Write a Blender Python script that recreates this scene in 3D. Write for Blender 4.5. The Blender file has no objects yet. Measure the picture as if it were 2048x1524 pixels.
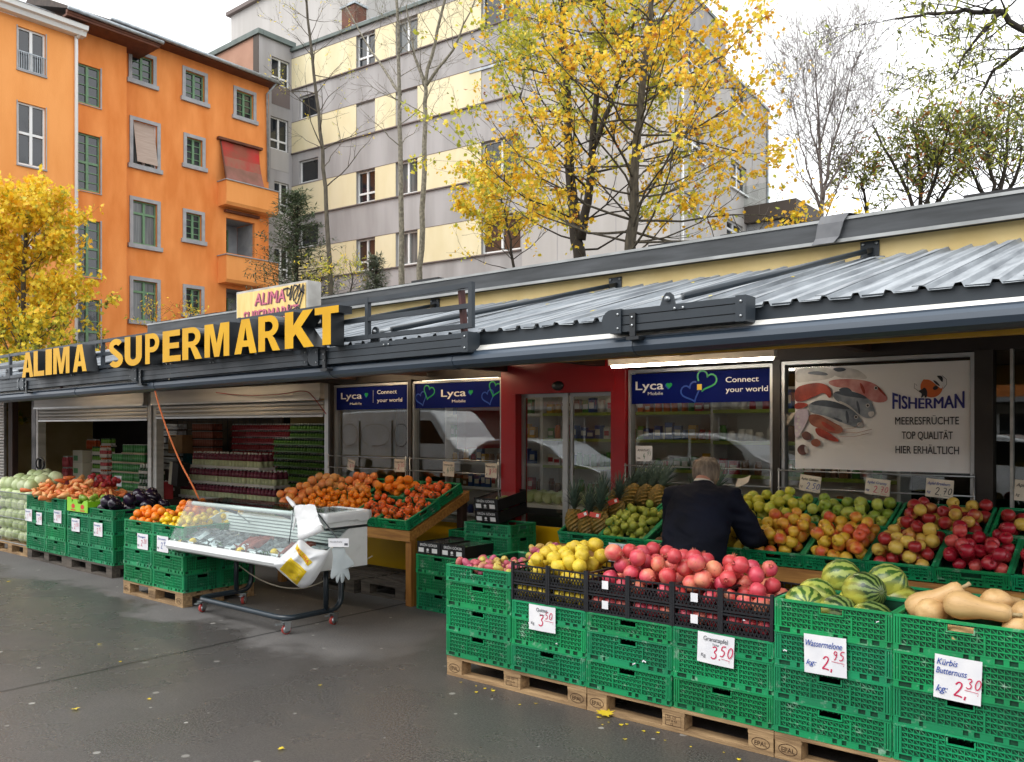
import bpy, bmesh, math, random
from mathutils import Vector, Matrix, Euler, noise
R = math.radians
PI = math.pi
sc = bpy.context.scene
COL = sc.collection
rnd = random.Random(7)
# ---------------------------------------------------------------- camera, sky, sun, exposure
cd = bpy.data.cameras.new("camera"); cam = bpy.data.objects.new("camera", cd); COL.objects.link(cam)
cam.location = (0, 0, 1.76); cam.rotation_euler = (R(90), 0, math.asin(.634))
cd.sensor_width = 36; cd.lens = 36 * 1700 / 2048; cd.shift_y = 93 / 2048; cd.clip_end = 500; cd.clip_start = .05
sc.camera = cam
w = bpy.data.worlds.new("World"); sc.world = w; w.use_nodes = True
nt = w.node_tree; nt.nodes.clear()
wo = nt.nodes.new("ShaderNodeOutputWorld"); bg = nt.nodes.new("ShaderNodeBackground")
sky = nt.nodes.new("ShaderNodeTexSky"); sky.sky_type = 'NISHITA'; sky.sun_disc = False
SUN_EL, SUN_RZ = R(52), R(205)
sky.sun_elevation = SUN_EL; sky.sun_rotation = SUN_RZ; sky.dust_density = 4; sky.air_density = 1.0; sky.ozone_density = 1
hs = nt.nodes.new("ShaderNodeHueSaturation"); hs.inputs['Saturation'].default_value = .12
tc = nt.nodes.new("ShaderNodeTexCoord"); nz = nt.nodes.new("ShaderNodeTexNoise"); nz.inputs['Scale'].default_value = 2.2; nz.inputs['Detail'].default_value = 5
cr = nt.nodes.new("ShaderNodeValToRGB"); cr.color_ramp.elements[0].position = .3; cr.color_ramp.elements[0].color = (9.6, 10.0, 10.6, 1)
cr.color_ramp.elements[1].position = .7; cr.color_ramp.elements[1].color = (12.4, 12.4, 12.4, 1)
mx = nt.nodes.new("ShaderNodeMixRGB"); mx.inputs['Fac'].default_value = .8
L = nt.links.new
L(tc.outputs['Generated'], nz.inputs['Vector']); L(nz.outputs['Fac'], cr.inputs['Fac'])
L(sky.outputs['Color'], hs.inputs['Color']); L(hs.outputs['Color'], mx.inputs['Color1']); L(cr.outputs['Color'], mx.inputs['Color2'])
L(mx.outputs['Color'], bg.inputs['Color']); bg.inputs['Strength'].default_value = .12
L(bg.outputs['Background'], wo.inputs['Surface'])
sd = bpy.data.lights.new("sun", 'SUN'); sun = bpy.data.objects.new("sun", sd); COL.objects.link(sun)
sd.energy = 1.0; sd.angle = R(40); sd.color = (1, .97, .93)
sun.rotation_euler = (R(90) - SUN_EL, 0, R(-25)); sun.location = (0, -5, 20)
sc.view_settings.view_transform = 'Standard'; sc.view_settings.look = 'None'
sc.view_settings.exposure = 0.78; sc.view_settings.gamma = 1
sc.cycles.max_bounces = 8; sc.cycles.transparent_max_bounces = 24; sc.cycles.use_denoising = True
sc.cycles.caustics_reflective = False; sc.cycles.caustics_refractive = False
# ---------------------------------------------------------------- measuring: photo pixel -> place on a real plane
F, U0, V0, H = 1700., 1024., 855., 1.76
FW = Vector((-.634, .77333, 0)); RT = Vector((.77333, .634, 0)); CAM = Vector((0, 0, H)); UP = Vector((0, 0, 1))
def ray(u, v): return RT * ((u - U0) / F) + FW + UP * ((V0 - v) / F)
def onY(u, v, Y): d = ray(u, v); return CAM + d * (Y / d.y)
def onX(u, v, X): d = ray(u, v); return CAM + d * (X / d.x)
def onZ(u, v, Z): d = ray(u, v); return CAM + d * ((Z - H) / d.z)
# ---------------------------------------------------------------- materials
MATS = {}
def lin(c):
    if isinstance(c, str):
        c = [int(c[i:i + 2], 16) / 255 for i in (1, 3, 5)]
        c = [x / 12.92 if x <= .04045 else ((x + .055) / 1.055) ** 2.4 for x in c]
    return (c[0], c[1], c[2], 1)
def M(name, c, c2=None, rough=.5, metal=0, scale=6, bump=0, bs=40, spec=.5, rmix=0, rval=0, rhue=0, lo=.35, hi=.65, spots=0, emit=0, stretch=None, trans=0, rr=0, coat=0, detail=4):
    m = bpy.data.materials.new(name); m.use_nodes = True; MATS[name] = m
    t = m.node_tree; b = t.nodes['Principled BSDF']; N = t.nodes.new; L = t.links.new
    b.inputs['Roughness'].default_value = rough; b.inputs['Metallic'].default_value = metal
    b.inputs['Specular IOR Level'].default_value = spec; b.inputs['Base Color'].default_value = lin(c)
    if coat: b.inputs['Coat Weight'].default_value = coat; b.inputs['Coat Roughness'].default_value = .15
    if emit: b.inputs['Emission Color'].default_value = lin(c); b.inputs['Emission Strength'].default_value = emit
    tc = N("ShaderNodeTexCoord"); oi = N("ShaderNodeObjectInfo"); ad = N("ShaderNodeVectorMath"); ad.operation = 'ADD'
    mp = N("ShaderNodeMapping"); mp.inputs['Scale'].default_value = stretch or (1, 1, 1)
    ml = N("ShaderNodeMath"); ml.operation = 'MULTIPLY'; ml.inputs[1].default_value = 37.
    L(oi.outputs['Random'], ml.inputs[0]); L(tc.outputs['Object'], mp.inputs['Vector']); L(mp.outputs['Vector'], ad.inputs[0]); L(ml.outputs[0], ad.inputs[1])
    out = None
    if c2 is not None:
        n = N("ShaderNodeTexNoise"); n.inputs['Scale'].default_value = scale; n.inputs['Detail'].default_value = detail
        L(ad.outputs[0], n.inputs['Vector']); fac = n.outputs['Fac']
        if rmix:
            a = N("ShaderNodeMath"); a.operation = 'MULTIPLY_ADD'; a.inputs[1].default_value = rmix; a.inputs[2].default_value = -rmix / 2
            L(oi.outputs['Random'], a.inputs[0]); s = N("ShaderNodeMath"); L(fac, s.inputs[0]); L(a.outputs[0], s.inputs[1]); fac = s.outputs[0]
        r = N("ShaderNodeMapRange"); r.inputs['From Min'].default_value = lo; r.inputs['From Max'].default_value = hi
        L(fac, r.inputs['Value']); mix = N("ShaderNodeMixRGB"); mix.inputs['Color1'].default_value = lin(c); mix.inputs['Color2'].default_value = lin(c2)
        L(r.outputs[0], mix.inputs['Fac']); out = mix.outputs['Color']
        if rr:
            q = N("ShaderNodeMapRange"); q.inputs['To Min'].default_value = rough; q.inputs['To Max'].default_value = min(1, rough + rr)
            L(r.outputs[0], q.inputs['Value']); L(q.outputs[0], b.inputs['Roughness'])
    if spots: # small darker blemishes and scuffs
        n = N("ShaderNodeTexNoise"); n.inputs['Scale'].default_value = scale * 4.3; n.inputs['Detail'].default_value = 6; n.inputs['Roughness'].default_value = .7; L(ad.outputs[0], n.inputs['Vector'])
        q = N("ShaderNodeMapRange"); q.inputs['From Min'].default_value = .57; q.inputs['From Max'].default_value = .7; q.inputs['To Max'].default_value = abs(spots); L(n.outputs['Fac'], q.inputs['Value'])
        mm = N("ShaderNodeMixRGB"); L(q.outputs[0], mm.inputs['Fac']); mm.inputs['Color2'].default_value = (.06, .045, .025, 1) if spots > 0 else (.55, .6, .55, 1)
        if out: L(out, mm.inputs['Color1'])
        else: mm.inputs['Color1'].default_value = lin(c)
        out = mm.outputs['Color']
    if rval or rhue:
        h = N("ShaderNodeHueSaturation")
        if out: L(out, h.inputs['Color'])
        else: h.inputs['Color'].default_value = lin(c)
        a = N("ShaderNodeMapRange"); a.inputs['To Min'].default_value = 1 - rval; a.inputs['To Max'].default_value = 1 + rval; L(oi.outputs['Random'], a.inputs['Value']); L(a.outputs[0], h.inputs['Value'])
        if rhue:
            k = N("ShaderNodeMath"); k.operation = 'FRACT'; k2 = N("ShaderNodeMath"); k2.operation = 'MULTIPLY'; k2.inputs[1].default_value = 7.13
            L(oi.outputs['Random'], k2.inputs[0]); L(k2.outputs[0], k.inputs[0])
            a = N("ShaderNodeMapRange"); a.inputs['To Min'].default_value = .5 - rhue; a.inputs['To Max'].default_value = .5 + rhue; L(k.outputs[0], a.inputs['Value']); L(a.outputs[0], h.inputs['Hue'])
        out = h.outputs['Color']
    if out: L(out, b.inputs['Base Color'])
    if bump:
        n = N("ShaderNodeTexNoise"); n.inputs['Scale'].default_value = bs; n.inputs['Detail'].default_value = 5; L(ad.outputs[0], n.inputs['Vector'])
        bm = N("ShaderNodeBump"); bm.inputs['Strength'].default_value = bump; bm.inputs['Distance'].default_value = .02; L(n.outputs['Fac'], bm.inputs['Height']); L(bm.outputs[0], b.inputs['Normal'])
    if trans:
        tr = N("ShaderNodeBsdfTranslucent"); ms = N("ShaderNodeMixShader"); ms.inputs[0].default_value = trans
        if out: L(out, tr.inputs['Color'])
        else: tr.inputs['Color'].default_value = lin(c)
        L(b.outputs[0], ms.inputs[1]); L(tr.outputs[0], ms.inputs[2]); L(ms.outputs[0], t.nodes['Material Output'].inputs['Surface'])
    return m
def glassmat(name, ior=1.6, tint=(1, 1, 1), rough=0.0, alpha=0, col=(.8, .8, .8)):
    m = bpy.data.materials.new(name); m.use_nodes = True; MATS[name] = m; t = m.node_tree; t.nodes.clear(); N = t.nodes.new; L = t.links.new
    o = N("ShaderNodeOutputMaterial"); a = N("ShaderNodeBsdfTransparent"); a.inputs['Color'].default_value = (*tint, 1)
    g = N("ShaderNodeBsdfGlossy"); g.inputs['Roughness'].default_value = rough; f = N("ShaderNodeFresnel"); ge = N("ShaderNodeNewGeometry"); ir = N("ShaderNodeMapRange"); ir.inputs['To Min'].default_value = ior; ir.inputs['To Max'].default_value = 1 / ior
    L(ge.outputs['Backfacing'], ir.inputs['Value']); L(ir.outputs[0], f.inputs['IOR'])
    x = N("ShaderNodeMixShader"); L(f.outputs[0], x.inputs[0]); L(a.outputs[0], x.inputs[1]); L(g.outputs[0], x.inputs[2]); out = x.outputs[0]
    if alpha:
        d = N("ShaderNodeBsdfDiffuse"); d.inputs['Color'].default_value = (*col, 1); y = N("ShaderNodeMixShader"); y.inputs[0].default_value = alpha
        L(out, y.inputs[1]); L(d.outputs[0], y.inputs[2]); out = y.outputs[0]
    L(out, o.inputs['Surface']); return m
# ---------------------------------------------------------------- mesh building
def frame_(O, s, n): # local (along, outward, up) -> world
    s = Vector(s).normalized(); n = Vector(n).normalized()
    m = Matrix.Identity(4); m.col[0] = (*s, 0); m.col[1] = (*n, 0); m.col[2] = (0, 0, 1, 0); m.col[3] = (*O, 1); return m
class MB:
    def __init__(s): s.v = []; s.f = []; s.m = []; s.s = []; s.mats = []
    def mi(s, m):
        if m not in s.mats: s.mats.append(m)
        return s.mats.index(m)
    def add(s, vs, fs, m, smooth=False, X=None):
        o = len(s.v); flip = False
        if X is not None: vs = [X @ Vector(v) for v in vs]; flip = X.determinant() < 0
        s.v += [tuple(v) for v in vs]; k = s.mi(m)
        for f in fs:
            f = [i + o for i in f]
            if flip: f.reverse()
            s.f.append(f); s.m.append(k); s.s.append(smooth)
        return s
    def box(s, a, b, m, X=None):
        x0, x1 = sorted((a[0], b[0])); y0, y1 = sorted((a[1], b[1])); z0, z1 = sorted((a[2], b[2]))
        return s.add([(x0, y0, z0), (x1, y0, z0), (x1, y1, z0), (x0, y1, z0), (x0, y0, z1), (x1, y0, z1), (x1, y1, z1), (x0, y1, z1)],
            [(0, 3, 2, 1), (4, 5, 6, 7), (0, 1, 5, 4), (1, 2, 6, 5), (2, 3, 7, 6), (3, 0, 4, 7)], m, False, X)
    def bar(s, p, q, wd, ht, m, up=(0, 0, 1), X=None):
        p = Vector(p); q = Vector(q); d = (q - p).normalized(); u = Vector(up); r = d.cross(u)
        if r.length < 1e-4: r = d.cross(Vector((0, 1, 0)))
        r.normalize(); u = r.cross(d); r *= wd / 2; u = u * (ht / 2)
        vs = [e + a * r + b * u for e in (p, q) for a, b in ((-1, -1), (1, -1), (1, 1), (-1, 1))]
        return s.add(vs, [(0, 1, 2, 3), (7, 6, 5, 4), (0, 4, 5, 1), (1, 5, 6, 2), (2, 6, 7, 3), (3, 7, 4, 0)], m, False, X)
    def tube(s, pts, r, m, n=8, cap=True, X=None, smooth=True):
        pts = [Vector(p) for p in pts]; k = len(pts); rs = r if isinstance(r, (list, tuple)) else [r] * k
        vs = []; fs = []; ref = None
        for i, p in enumerate(pts):
            d = (pts[min(i + 1, k - 1)] - pts[max(i - 1, 0)])
            d = d.normalized() if d.length > 1e-9 else Vector((0, 0, 1))
            if ref is None: ref = d.orthogonal().normalized()
            ref = (ref - d * ref.dot(d)); ref = ref.normalized() if ref.length > 1e-6 else d.orthogonal().normalized()
            b = d.cross(ref)
            vs += [p + (ref * math.cos(2 * PI * j / n) + b * math.sin(2 * PI * j / n)) * rs[i] for j in range(n)]
        for i in range(k - 1):
            for j in range(n):
                a, c = i * n + j, i * n + (j + 1) % n; fs.append((a, c, c + n, a + n))
        if cap: fs += [tuple(reversed(range(n))), tuple((k - 1) * n + j for j in range(n))]
        return s.add(vs, fs, m, smooth, X)
    def lathe(s, prof, m, n=16, X=None, smooth=True, fn=None):
        vs = []; fs = []
        for i, (r, z) in enumerate(prof):
            for j in range(n):
                a = 2 * PI * j / n; k = r * (fn(a, i) if fn else 1)
                vs.append((k * math.cos(a), k * math.sin(a), z))
        for i in range(len(prof) - 1):
            for j in range(n):
                a, c = i * n + j, i * n + (j + 1) % n; fs.append((a, c, c + n, a + n))
        if prof[0][0] > 1e-4: fs.append(tuple(reversed(range(n))))
        if prof[-1][0] > 1e-4: fs.append(tuple((len(prof) - 1) * n + j for j in range(n)))
        return s.add(vs, fs, m, smooth, X)
    def prism(s, poly, y0, y1, m, X=None, ms=None): # poly in (x,z), front at y0
        n = len(poly); vs = [(x, y0, z) for x, z in poly] + [(x, y1, z) for x, z in poly]
        ar = sum(poly[i][0] * poly[(i + 1) % n][1] - poly[(i + 1) % n][0] * poly[i][1] for i in range(n))
        front = tuple(range(n)); back = tuple(reversed(range(n, 2 * n))); sd = [(i, n + i, n + (i + 1) % n, (i + 1) % n) for i in range(n)]
        if (ar < 0) == (y1 > y0): front = tuple(reversed(front)); back = tuple(reversed(back)); sd = [tuple(reversed(f)) for f in sd]
        s.add(vs, [front, back] if ms else [front, back] + sd, m, False, X)
        if ms: s.add(vs, sd, ms, False, X)
        return s
    def extr(s, prof, p0, p1, m, smooth=False, X=None): # closed profile [(a,b)] swept along x from p0 to p1: list of (x, dy, dz)
        n = len(prof); vs = [(x, dy + a, dz + b) for x, dy, dz in (p0, p1) for a, b in prof]
        fs = [(i, (i + 1) % n, n + (i + 1) % n, n + i) for i in range(n)] + [tuple(range(n)), tuple(reversed(range(n, 2 * n)))]
        return s.add(vs, fs, m, smooth, X)
    def ribbon(s, pts, wd, m, y=0, X=None):
        pts = [Vector((p[0], 0, p[1])) for p in pts]; vs = []; fs = []
        for i, p in enumerate(pts):
            d = (pts[min(i + 1, len(pts) - 1)] - pts[max(i - 1, 0)]).normalized(); nrm = Vector((-d.z, 0, d.x)) * wd / 2
            a = p + nrm; b = p - nrm; vs += [(a.x, y, a.z), (b.x, y, b.z)]
        for i in range(len(pts) - 1): fs.append((2 * i, 2 * i + 1, 2 * i + 3, 2 * i + 2))
        return s.add(vs, fs, m, False, X)
    def wall(s, X, s0, s1, z0, z1, holes, m, depth=.12, n=0., mr=None):
        ss = sorted({s0, s1, *[h[0] for h in holes], *[h[1] for h in holes]}); zs = sorted({z0, z1, *[h[2] for h in holes], *[h[3] for h in holes]})
        ss = [a for a in ss if s0 <= a <= s1]; zs = [a for a in zs if z0 <= a <= z1]
        for i in range(len(ss) - 1):
            for j in range(len(zs) - 1):
                cx, cz = (ss[i] + ss[i + 1]) / 2, (zs[j] + zs[j + 1]) / 2
                if any(h[0] < cx < h[1] and h[2] < cz < h[3] for h in holes): continue
                s.add([(ss[i], n, zs[j]), (ss[i + 1], n, zs[j]), (ss[i + 1], n, zs[j + 1]), (ss[i], n, zs[j + 1])], [(0, 1, 2, 3)], m, False, X)
        for a, b, c, d in holes:
            v = [(a, n, c), (b, n, c), (b, n, d), (a, n, d)]; q = [(x, n - depth, z) for x, _, z in v]
            s.add(v + q, [(0, 4, 5, 1), (1, 5, 6, 2), (2, 6, 7, 3), (3, 7, 4, 0)], mr or m, False, X)
        return s
    def mesh(s, name):
        me = bpy.data.meshes.new(name); me.from_pydata(s.v, [], s.f)
        for m in s.mats: me.materials.append(MATS[m] if isinstance(m, str) else m)
        me.polygons.foreach_set("material_index", s.m); me.polygons.foreach_set("use_smooth", s.s); me.update(); return me
    def build(s, name, parent=None, label=None, cat=None, group=None, kind=None, loc=None, recentre=True):
        o = None
        if parent is None and recentre and kind is None and loc is None and s.v:
            xs = [v[0] for v in s.v]; ys = [v[1] for v in s.v]; z = min(v[2] for v in s.v)
            o = Vector(((min(xs) + max(xs)) / 2, (min(ys) + max(ys)) / 2, z)); s.v = [tuple(Vector(v) - o) for v in s.v]
        elif parent is not None:
            r_ = parent
            while r_.parent is not None: r_ = r_.parent
            pm = WORLD.get(r_.name)
            if pm is not None: s.v = [tuple(pm @ Vector(v)) for v in s.v]
        ob = bpy.data.objects.new(name, s.mesh(name)); COL.objects.link(ob)
        if o is not None: ob.location = o
        if loc is not None: ob.location = loc
        if parent is not None: ob.parent = parent
        tag(ob, label, cat, group, kind); return ob
WORLD = {} # things whose parts are given in world coordinates: name -> inverse matrix
def tag(o, label=None, cat=None, group=None, kind=None):
    if label: o['label'] = label
    if cat: o['category'] = cat
    if group: o['group'] = group
    if kind: o['kind'] = kind
    return o
def thing(name, label, cat, loc=(0, 0, 0), rz=0, group=None, world=False, mat=None):
    o = bpy.data.objects.new(name, None); COL.objects.link(o); o.empty_display_size = .1
    if mat is not None: o.matrix_world = mat
    else: o.location = loc; o.rotation_euler = (0, 0, rz)
    tag(o, label, cat, group)
    if world: WORLD[o.name] = (mat if mat is not None else Matrix.Translation(loc) @ Matrix.Rotation(rz, 4, 'Z')).inverted()
    return o
KIDS = {}
def copy_tree(o, mat, label=None, group=None, kids=None):
    r = o.copy(); COL.objects.link(r); r.matrix_world = mat
    if label: r['label'] = label
    if group: r['group'] = group
    for ch in kids if kids is not None else KIDS[o.name]:
        c = ch[0].copy(); COL.objects.link(c); c.parent = r
        for g in ch[1]:
            d = g.copy(); COL.objects.link(d); d.parent = c
    return r
def kids_of(o):
    al = list(bpy.data.objects)
    KIDS[o.name] = [(c, [g for g in al if g.parent == c]) for c in al if c.parent == o]
def inst(mesh, name, mat, label, cat, group=None, kids=()):
    o = bpy.data.objects.new(name, mesh); COL.objects.link(o); o.matrix_world = mat; tag(o, label, cat, group)
    for nm, me in kids:
        k = bpy.data.objects.new(nm, me); COL.objects.link(k); k.parent = o
    return o
def T(x=0, y=0, z=0): return Matrix.Translation((x, y, z))
def RX(a): return Matrix.Rotation(R(a), 4, 'X')
def RY(a): return Matrix.Rotation(R(a), 4, 'Y')
def RZ(a): return Matrix.Rotation(R(a), 4, 'Z')
def S(x, y=None, z=None): return Matrix.Diagonal((x, y if y is not None else x, z if z is not None else x, 1))
def rrot(rg, tilt=180): return RZ(rg.uniform(0, 360)) @ RX(rg.uniform(-tilt, tilt)) @ RY(rg.uniform(-tilt, tilt))
def ev_mesh(ob):
    dg = bpy.context.evaluated_depsgraph_get(); me = bpy.data.meshes.new_from_object(ob.evaluated_get(dg)); return me
def curve_geo(cu):
    ob = bpy.data.objects.new("tmp", cu); COL.objects.link(ob); me = ev_mesh(ob)
    vs = [tuple(v.co) for v in me.vertices]; fs = [tuple(p.vertices) for p in me.polygons]
    bpy.data.objects.remove(ob); bpy.data.meshes.remove(me); bpy.data.curves.remove(cu); return vs, fs
def text_geo(s, size=1, bold=0., xs=1, shear=0, align='CENTER', depth=0, sp=1):
    cu = bpy.data.curves.new("t", 'FONT'); cu.body = s; cu.size = size; cu.shear = shear; cu.align_x = align
    cu.extrude = depth; cu.resolution_u = 3; cu.space_character = sp
    vs, fs = curve_geo(cu); n = len(vs); out = []; ff = []
    for i, (dx, dz) in enumerate(((0, 0), (-.9, .35), (.9, -.35), (-.45, -.35), (.45, .35)) if bold else ((0, 0),)): # heavier strokes: the outline laid over itself
        out += [(x * xs + dx * bold * size, -z - i * .00015, y + dz * bold * size) for x, y, z in vs]; ff += [tuple(k + i * n for k in f) for f in fs]
    return out, ff   # upright, facing -Y
def put_text(mb, s, x, z, size, m, y=-.002, X=None, bend=None, **k):
    vs, fs = text_geo(s, size, **k)
    vs = [(a + x, b + y, c + z) for a, b, c in vs]
    if bend: vs = [bend(*v) for v in vs]
    return mb.add(vs, fs, m, False, X)
def outline_geo(loops, depth):
    cu = bpy.data.curves.new("o", 'CURVE'); cu.dimensions = '2D'; cu.fill_mode = 'BOTH'; cu.extrude = depth / 2
    for lp in loops:
        sp = cu.splines.new('POLY'); sp.points.add(len(lp) - 1); sp.use_cyclic_u = True
        for p, (x, y) in zip(sp.points, lp): p.co = (x, y, 0, 1)
    vs, fs = curve_geo(cu); return [(x, -z, y) for x, y, z in vs], fs
def arc(cx, cy, r, a0, a1, n=10, ry=None): return [(cx + r * math.cos(R(a0 + (a1 - a0) * i / n)), cy + (ry or r) * math.sin(R(a0 + (a1 - a0) * i / n))) for i in range(n + 1)]
def heart(cx, cy, s, a=0, n=28):
    o = []
    for i in range(n):
        t = 2 * PI * i / n; x = 16 * math.sin(t) ** 3; y = 13 * math.cos(t) - 5 * math.cos(2 * t) - 2 * math.cos(3 * t) - math.cos(4 * t)
        x, y = x * s / 32, y * s / 32; o.append((cx + x * math.cos(a) - y * math.sin(a), cy + x * math.sin(a) + y * math.cos(a)))
    return o
HW = {'0': [[(.1, .5), (.2, .9), (.4, 1), (.55, .7), (.5, .25), (.3, 0), (.12, .2), (.1, .5)]], '1': [[(.1, .7), (.3, 1), (.28, 0)]],
 '2': [[(.05, .78), (.2, 1), (.42, .92), (.42, .65), (.2, .25), (.03, .03), (.3, .08), (.55, 0)]], '3': [[(.05, .9), (.3, 1), (.45, .8), (.2, .55), (.45, .4), (.42, .1), (.2, 0), (.02, .12)]],
 '4': [[(.3, 1), (.05, .4), (.5, .42)], [(.4, .7), (.36, 0)]], '5': [[(.5, 1), (.15, .97), (.1, .58), (.35, .62), (.45, .35), (.3, .03), (.05, .08)]],
 '7': [[(.03, .95), (.5, 1), (.25, 0)], [(.12, .5), (.48, .52)]], '8': [[(.4, .85), (.2, 1), (.08, .75), (.42, .35), (.3, 0), (.08, .2), (.42, .75), (.4, .85)]],
 '9': [[(.42, .8), (.2, 1), (.07, .7), (.25, .5), (.42, .8), (.35, .3), (.2, 0)]], '6': [[(.4, 1), (.12, .5), (.12, .1), (.35, 0), (.42, .3), (.15, .42)]], ',': [[(.08, .1), (.05, -.15)]], '.': [[(.05, .08), (.1, 0)]], '-': [[(.0, .45), (.35, .48)]]}
def hand(mb, s, x, z, h, m, wd=None, y=-.003, X=None, adv=.66):
    for ch in s:
        for st in HW.get(ch, []):
            # smooth the stroke
            p = st
            for _ in range(2):
                q = [p[0]]
                for a, b in zip(p, p[1:]): q += [(a[0] * .75 + b[0] * .25, a[1] * .75 + b[1] * .25), (a[0] * .25 + b[0] * .75, a[1] * .25 + b[1] * .75)]
                p = q + [p[-1]]
            mb.ribbon([(x + a * h + b * h * .12, z + b * h) for a, b in p], wd or h * .1, m, y, X)
        x += h * (adv if ch not in ',.' else .3)
    return x
# ---------------------------------------------------------------- material list
M("yellow_paint", "#d8a400", "#cc9800", rough=.45, spec=.25, scale=3); M("navy_gutter", "#3b4856", "#34404d", rough=.28, scale=2, stretch=(.3, 6, 6), rr=.15)
M("anthracite", "#2c343b", "#262d33", rough=.4, scale=3, rr=.15); M("black_metal", "#1c1f22", "#24282b", rough=.4, scale=4); M("rust_brown", "#5b2e2a", "#43211f", rough=.6, scale=14)
M("white_pvc", "#ebe9e3", "#d0cdc4", rough=.5, scale=5, stretch=(.6, 4, 4)); M("sheet_metal", "#9ba1a6", "#70757a", lo=.4, hi=.7, rough=.5, metal=.35, scale=3, stretch=(4, .5, 1), rr=.25, bump=.04, bs=20)
M("sheet_under", "#3d4043", rough=.6, metal=.4); M("cream_wall", "#e5cd92", "#d8bd7e", rough=.8, scale=2.2, bump=.05); M("zinc_edge", "#a4a6a5", "#8b8d8c", rough=.5, metal=.2, scale=4); M("slate_fascia", "#46494c", "#2f3234", rough=.6, scale=3, stretch=(.5, 2, 4), bump=.05)
M("alu", "#b9bbbb", "#a7a9a9", rough=.35, metal=.7, scale=3); M("alu_dull", "#c2c0ba", "#aaa8a2", rough=.45, metal=.3, scale=2, stretch=(.4, 1, 6)); M("bronze_frame", "#3b352f", "#2d2823", rough=.45, metal=.3, scale=3)
M("red_paint", "#a01218", "#8a0d13", rough=.33, scale=1.5); M("felt_grey", "#77787a", "#66676a", rough=.8); M("yellow_panel", "#e3b512", "#c99c10", rough=.35, scale=1.5); M("yellow_edge", "#c79a1d", "#a97f18", rough=.5)
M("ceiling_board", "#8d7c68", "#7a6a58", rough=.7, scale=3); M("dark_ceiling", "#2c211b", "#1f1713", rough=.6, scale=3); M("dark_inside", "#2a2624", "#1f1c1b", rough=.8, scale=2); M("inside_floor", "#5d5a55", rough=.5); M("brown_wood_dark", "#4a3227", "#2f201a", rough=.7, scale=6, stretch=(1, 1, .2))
M("wood", "#b3803f", "#8d5e2a", rough=.55, scale=9, stretch=(.35, 5, 5), bump=.08); M("wood_leg", "#a87434", "#845524", rough=.55, scale=9, stretch=(5, 5, .35), bump=.08)
M("pallet_wood", "#a88a63", "#7d6345", rough=.85, scale=7, stretch=(.5, 4, 4), bump=.25, bs=25, rval=.15); M("pallet_grey", "#5d554c", "#3f3933", rough=.9, scale=7, stretch=(.5, 4, 4), bump=.25, bs=25, rval=.15); M("burn", "#3a2416", rough=.9)
M("crate_green", "#139158", "#0c784a", rough=.45, scale=3, rval=.16, rhue=.008, spots=-.4, rr=.15); M("crate_recess_shade", "#054a2f", "#033621", rough=.6, scale=7, rval=.07); M("crate_black", "#1d1e22", "#15161a", rough=.45, scale=6); M("crate_dark_inside", "#06180f", rough=.9)  # green recess: shade between the lattice bars is put into its darker colour
M("paper", "#e6e5e6", "#d9d9dd", rough=.7, scale=9, bump=.04, bs=9); M("paper_warm", "#e0d6c4", "#d2c6b2", rough=.7, scale=9); M("ink_red", "#c21f4f", rough=.6); M("ink_blue", "#26479c", rough=.6); M("ink_black", "#1c1c22", rough=.6); M("ink_grey", "#55565c", rough=.6); M("ink_green", "#176b4a", rough=.6)
M("clear_tape", "#cfd8d3", rough=.15)
M("black_card", "#17171a", "#101013", rough=.45); M("white_print", "#e8e8e6", rough=.5); M("lime_card", "#8fd022", "#7fc01b", rough=.4); M("red_print", "#c93a26", rough=.5); M("card_brown", "#a5825a", "#8f6d48", rough=.8)
M("navy_sign", "#0b1a63", "#0a1656", rough=.5, scale=1, spec=.06); M("lyca_green", "#15a04e", rough=.3); M("lyca_blue", "#1f4aa8", rough=.3); M("sign_white", "#efedeb", "#e8e6e4", rough=.35, scale=1); M("chip_yellow", "#e6c128", rough=.4); M("sign_indigo", "#27277a", rough=.4); M("sign_orange", "#d5671f", rough=.4)
M("box_yellow", "#e9c983", "#dcb86b", rough=.5, scale=5, stretch=(3, 1, .5)); M("letter_pink", "#c9697d", "#b95a6f", rough=.5); M("letter_shadow", "#6b3a45", rough=.5); M("box_grey", "#b7b4ae", "#9c9993", rough=.5)
M("orange_cable", "#d9743f", rough=.5); M("red_cable", "#8d2f28", rough=.5); M("beige_cable", "#b5ae98", rough=.5)
M("white_enamel", "#e3e5e4", "#cfd2d0", rough=.28, scale=3, spots=.12); M("steel", "#b8bcbe", "#9da1a3", rough=.3, metal=.85, scale=4); M("steel_dark", "#50565b", rough=.35, metal=.8); M("frame_blue", "#27323a", "#1e272e", rough=.32, scale=4); M("wheel_red", "#b5453f", rough=.5); M("rubber", "#2a2a2b", rough=.8); M("tray_black", "#23262a", rough=.35)
M("ice", "#d5dde0", "#b4bfc4", rough=.25, scale=14, bump=.3, bs=50); M("fish_skin", "#9aa0a2", "#54595c", rough=.22, scale=7, stretch=(1, 4, 4)); M("fish_red", "#b9756a", "#8c4a44", rough=.25, scale=7); M("parsley", "#3a6b22", "#234a17", rough=.7)
M("plastic_white", "#eceded", "#dedfe0", rough=.3, scale=5, trans=.25); M("bag_yellow", "#e2c216", "#cfae10", rough=.35, trans=.15); M("glove", "#c9d0d1", "#b8c0c2", rough=.35, trans=.5)
M("lamp", "#fff4e4", emit=14); M("lamp_inside", "#fff0d6", emit=3.2); M("lamp_canopy", "#ffe0b8", emit=20)
glassmat("glass", 1.72, (.9, .92, .91)); glassmat("glass_clear", 1.45, (.93, .97, .96)); glassmat("film", 1.4, (.95, .96, .96), .12, .05, (.8, .82, .84))
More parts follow.
